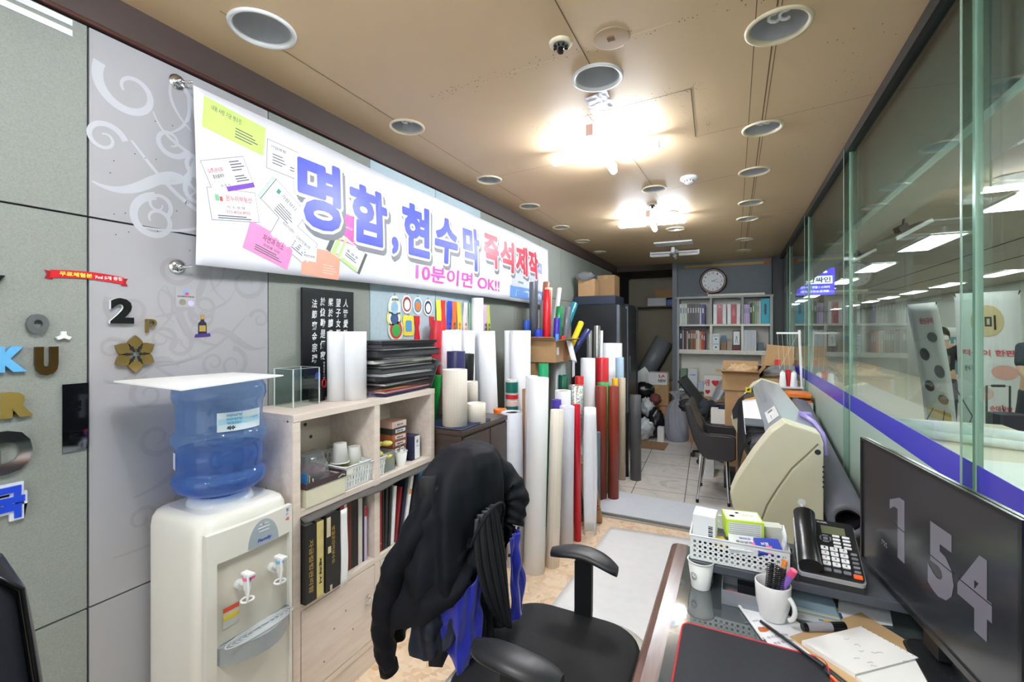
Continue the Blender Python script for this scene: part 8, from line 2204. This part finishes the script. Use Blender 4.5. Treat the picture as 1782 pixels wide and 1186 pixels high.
# people
def person(name, label, loc, rz, h, parts, walk=0.0, mask=False, arms=None, bag=None):
    t = thing(name, label, 'person', loc, rz)
    k = h/1.70
    skin = plain((206,166,142),0.55); m_top, m_leg, m_hair, m_shoe = parts
    def skinned(nm, V_, E_, R_, m, par, lv=2):
        me = bpy.data.meshes.new(nm); me.from_pydata([tuple(x*k for x in p) for p in V_], E_,[]); me.materials.append(m)
        o = bpy.data.objects.new(nm, me); C.objects.link(o); o.parent = par
        sk = o.modifiers.new('skin', 'SKIN'); 
        me.skin_vertices[0].data[0].use_root = True
        for i, r in enumerate(R_): me.skin_vertices[0].data[i].radius = (r[0]*k, r[1]*k) if isinstance(r, tuple) else (r*k, r*k)
        sb = o.modifiers.new('sub', 'SUBSURF'); sb.levels = lv; sb.render_levels = lv
        for p in me.polygons: p.use_smooth = True
        sk.use_smooth_shade = True
        return o
    w = walk
    a = arms or [[(.20,0,1.38),(.24,.02,1.12),(.25,-.06,.90)],[(-.20,0,1.38),(-.24,.02,1.12),(-.25,-.06,.90)]]
    # body: pelvis, spine, neck, head stub, limbs, one continuous surface
    Vb = [(0,0,.92),(0,0,1.10),(0,.01,1.28),(0,.01,1.40),(0,0,1.48),(0,-.005,1.53)]
    Rb = [(.15,.11),(.135,.10),(.155,.11),(.12,.085),(.055,.055),(.05,.05)]
    Eb = [(0,1),(1,2),(2,3),(3,4),(4,5)]
    for s, arm in ((1, a[0]),(-1, a[1])):
        i0 = len(Vb); Vb += [(s*.165,.01,1.385)] + arm[1:]; Rb += [.062,.043,.032]; Eb += [(3, i0),(i0, i0+1),(i0+1, i0+2)]
        i0 = len(Vb); st = w*s
        Vb += [(s*.095,0,.86),(s*.10,-.5*st+.0,.48),(s*.10, st*.5 if st < 0 else -st*.4,.09)] ; Rb += [(.085,.09),.058,.042]; Eb += [(0, i0),(i0, i0+1),(i0+1, i0+2)]
    body_ = skinned('body', Vb, Eb, Rb, skin, t)
    # clothes as slightly larger shells
    Vt = Vb[:4] + []; Rt = [(.165,.125),(.15,.115),(.17,.125),(.13,.095)]; Et = [(0,1),(1,2),(2,3)]
    for s, arm in ((1, a[0]),(-1, a[1])):
        i0 = len(Vt); mid = tuple((arm[1][q]*.92 + arm[0][q]*.08) for q in range(3)); Vt += [(s*.165,.01,1.385), mid]; Rt += [.078,.066]; Et += [(3, i0),(i0, i0+1)]
    skinned('shirt', Vt, Et, Rt, m_top, t)
    Vl = [(0,0,.95),(0,0,.88)]; Rl = [(.16,.12),(.155,.12)]; El = [(0,1)]
    for s in (1,-1):
        i0 = len(Vl); st = w*s; Vl += [(s*.095,0,.80),(s*.10,-.5*st,.48),(s*.10, st*.5 if st < 0 else -st*.4,.11)]; Rl += [(.098,.10),.072,.062]; El += [(1, i0),(i0, i0+1),(i0+1, i0+2)]
    skinned('trousers', Vl, El, Rl, m_leg, t)
    for s in (1,-1):
        st = w*s; yy = st*.5 if st < 0 else -st*.4
        g = MB(); g.sphere((s*.10*k,(yy-.06)*k,.045*k),.05*k,14,8, s=(.85,2.3,.9)); obj('shoe', g, m_shoe, t, world=False)
    # head
    g = MB(); hz = 1.60*k
    def hd(u, v):
        aa = 2*PI*u; p = PI*(v-.5); d = V(sin(aa)*cos(p),-cos(aa)*cos(p), sin(p))
        x = .074*d.x*(1 - .18*max(0,-d.z)); y = .092*d.y; z = .112*d.z
        nose = .022*math.exp(-((d.x/.14)**2 + ((d.z+.10)/.20)**2)) if d.y < 0 else 0
        brow = .004*math.exp(-((d.z-.25)/.12)**2) if d.y < 0 else 0
        chin = .012*math.exp(-((d.z+.85)/.2)**2)*max(0,-d.y)
        return V(x*k,(y - nose - brow - chin)*k, hz + z*k)
    g.grid(hd,32,24); hdo = obj('head', g, skin, t, world=False)
    g = MB()
    for s in (1,-1): g.sphere((s*.028*k,-.083*k, hz+.012*k),.009*k,10,6, s=(1.3,.6,.7))
    obj('eye', g, M_ink, hdo, world=False)
    g = MB()
    for s in (1,-1): g.sphere((s*.074*k,.004*k, hz-.002*k),.020*k,10,8, s=(.35,.7,1.3))
    obj('ear', g, skin, hdo, world=False)
    g = MB(); g.sphere((0,-.088*k, hz-.052*k),.016*k,12,6, s=(1.3,.4,.3)); obj('mouth', g, plain((170,96,90),.5), hdo, world=False)
    g = MB()
    def hr(u, v):
        aa = 2*PI*u; p = -.30 + (PI/2+.30)*v; d = V(sin(aa)*cos(p),-cos(aa)*cos(p), sin(p))
        lift = .0 if d.y > -.2 else max(0,(-d.y-.2))*.5*(1-v)
        r = 1.10 + .05*noise.noise(d*6)
        return V(.078*d.x*r*k,.096*d.y*r*k + .004, hz + (.118*d.z*r + lift*.13)*k)
    g.grid(hr,32,12); ho = obj('hair', g, m_hair, t, world=False)
    if mask:
        g = MB(); g.grid(lambda u, v: V((u-.5)*.135*k,(-.100 + .10*(2*u-1)**2*.7 - .012*sin(PI*v))*k, hz + (-.082 + .070*v)*k),10,6); mo = obj('face_mask', g, M_white, t, world=False); sd = mo.modifiers.new('t', 'SOLIDIFY'); sd.thickness = .003
    # hands with five fingers
    for s, arm in ((1, a[0]),(-1, a[1])):
        wr = V(*arm[2])*k; d = (V(*arm[2]) - V(*arm[1])).normalized(); side = d.cross(V(0,1,0)).normalized(); fw = d.cross(side)
        Vh = [tuple((wr)/k), tuple((wr + d*.05*k)/k)]; Rh = [(.026,.018),(.034,.016)]; Eh = [(0,1)]
        for j in range(4):
            b0 = wr + d*.085*k + fw*(j-1.5)*.018*k; i0 = len(Vh); L_ = (.030,.036,.034,.026)[j]*k
            Vh += [tuple(b0/k), tuple((b0 + d*L_ - side*s*.008*k)/k), tuple((b0 + d*L_*1.6 - side*s*.024*k)/k)]; Rh += [.0095,.0085,.0075]; Eh += [(1, i0),(i0, i0+1),(i0+1, i0+2)]
        i0 = len(Vh); b0 = wr + d*.035*k - fw*.032*k; Vh += [tuple(b0/k), tuple((b0 + d*.035*k - fw*.012*k)/k)]; Rh += [.010,.008]; Eh += [(1, i0),(i0, i0+1)]
        skinned('hand', Vh, Eh, Rh, skin, t,1)
    return t
person('person', 'person in a dark printed T-shirt and white face mask walking towards the shop',(2.72,8.75,0), math.radians(-14),1.53,(plain((36,36,40),.7), plain((54,58,70),.7), plain((28,24,24),.6), M_black), walk=.16, mask=True)
pe = bpy.data.objects['person']
g = MB(); g.add([(-.07,-.122,1.02),(.07,-.122,1.02),(.07,-.132,1.14),(-.07,-.132,1.14)],[(0,1,2,3)]); obj('shirt_print', g, plain((120,118,120),.6), pe, world=False)
person('person', 'person in a dark navy T-shirt walking away and pulling a shopping trolley',(2.98,7.05,0), math.radians(-150),1.62,(plain((48,54,66),.7), plain((52,54,60),.7), plain((40,36,36),.6), M_black), walk=.14, arms=[[(.20,0,1.38),(.25,.04,1.12),(.25,.16,.93)],[(-.20,0,1.38),(-.24,.02,1.12),(-.25,-.06,.90)]])
t = thing('shopping_trolley', 'dark wheeled shopping trolley pulled by the person in navy', 'trolley',(2.60,6.66,0),.3)
g = MB(); g.rbox(-.14,.14,-.10,.12,.12,.62,.04); obj('bag', g, plain((50,46,62),.7), t, world=False)
g = MB(); g.tube([(-.11,.12,.12),(-.11,.12,.90),(.11,.12,.90),(.11,.12,.12)],.009, n=8); g.tube([(-.06,.12,.90),(.06,.12,.90)],.014, n=8); obj('handle', g, M_dkmetal, t, world=False)
for s in (-1,1): g = MB(); g.cyl((s*.17,.08,.075),(s*.19,.08,.075),.075, n=20); obj('wheel', g, M_black, t, world=False)
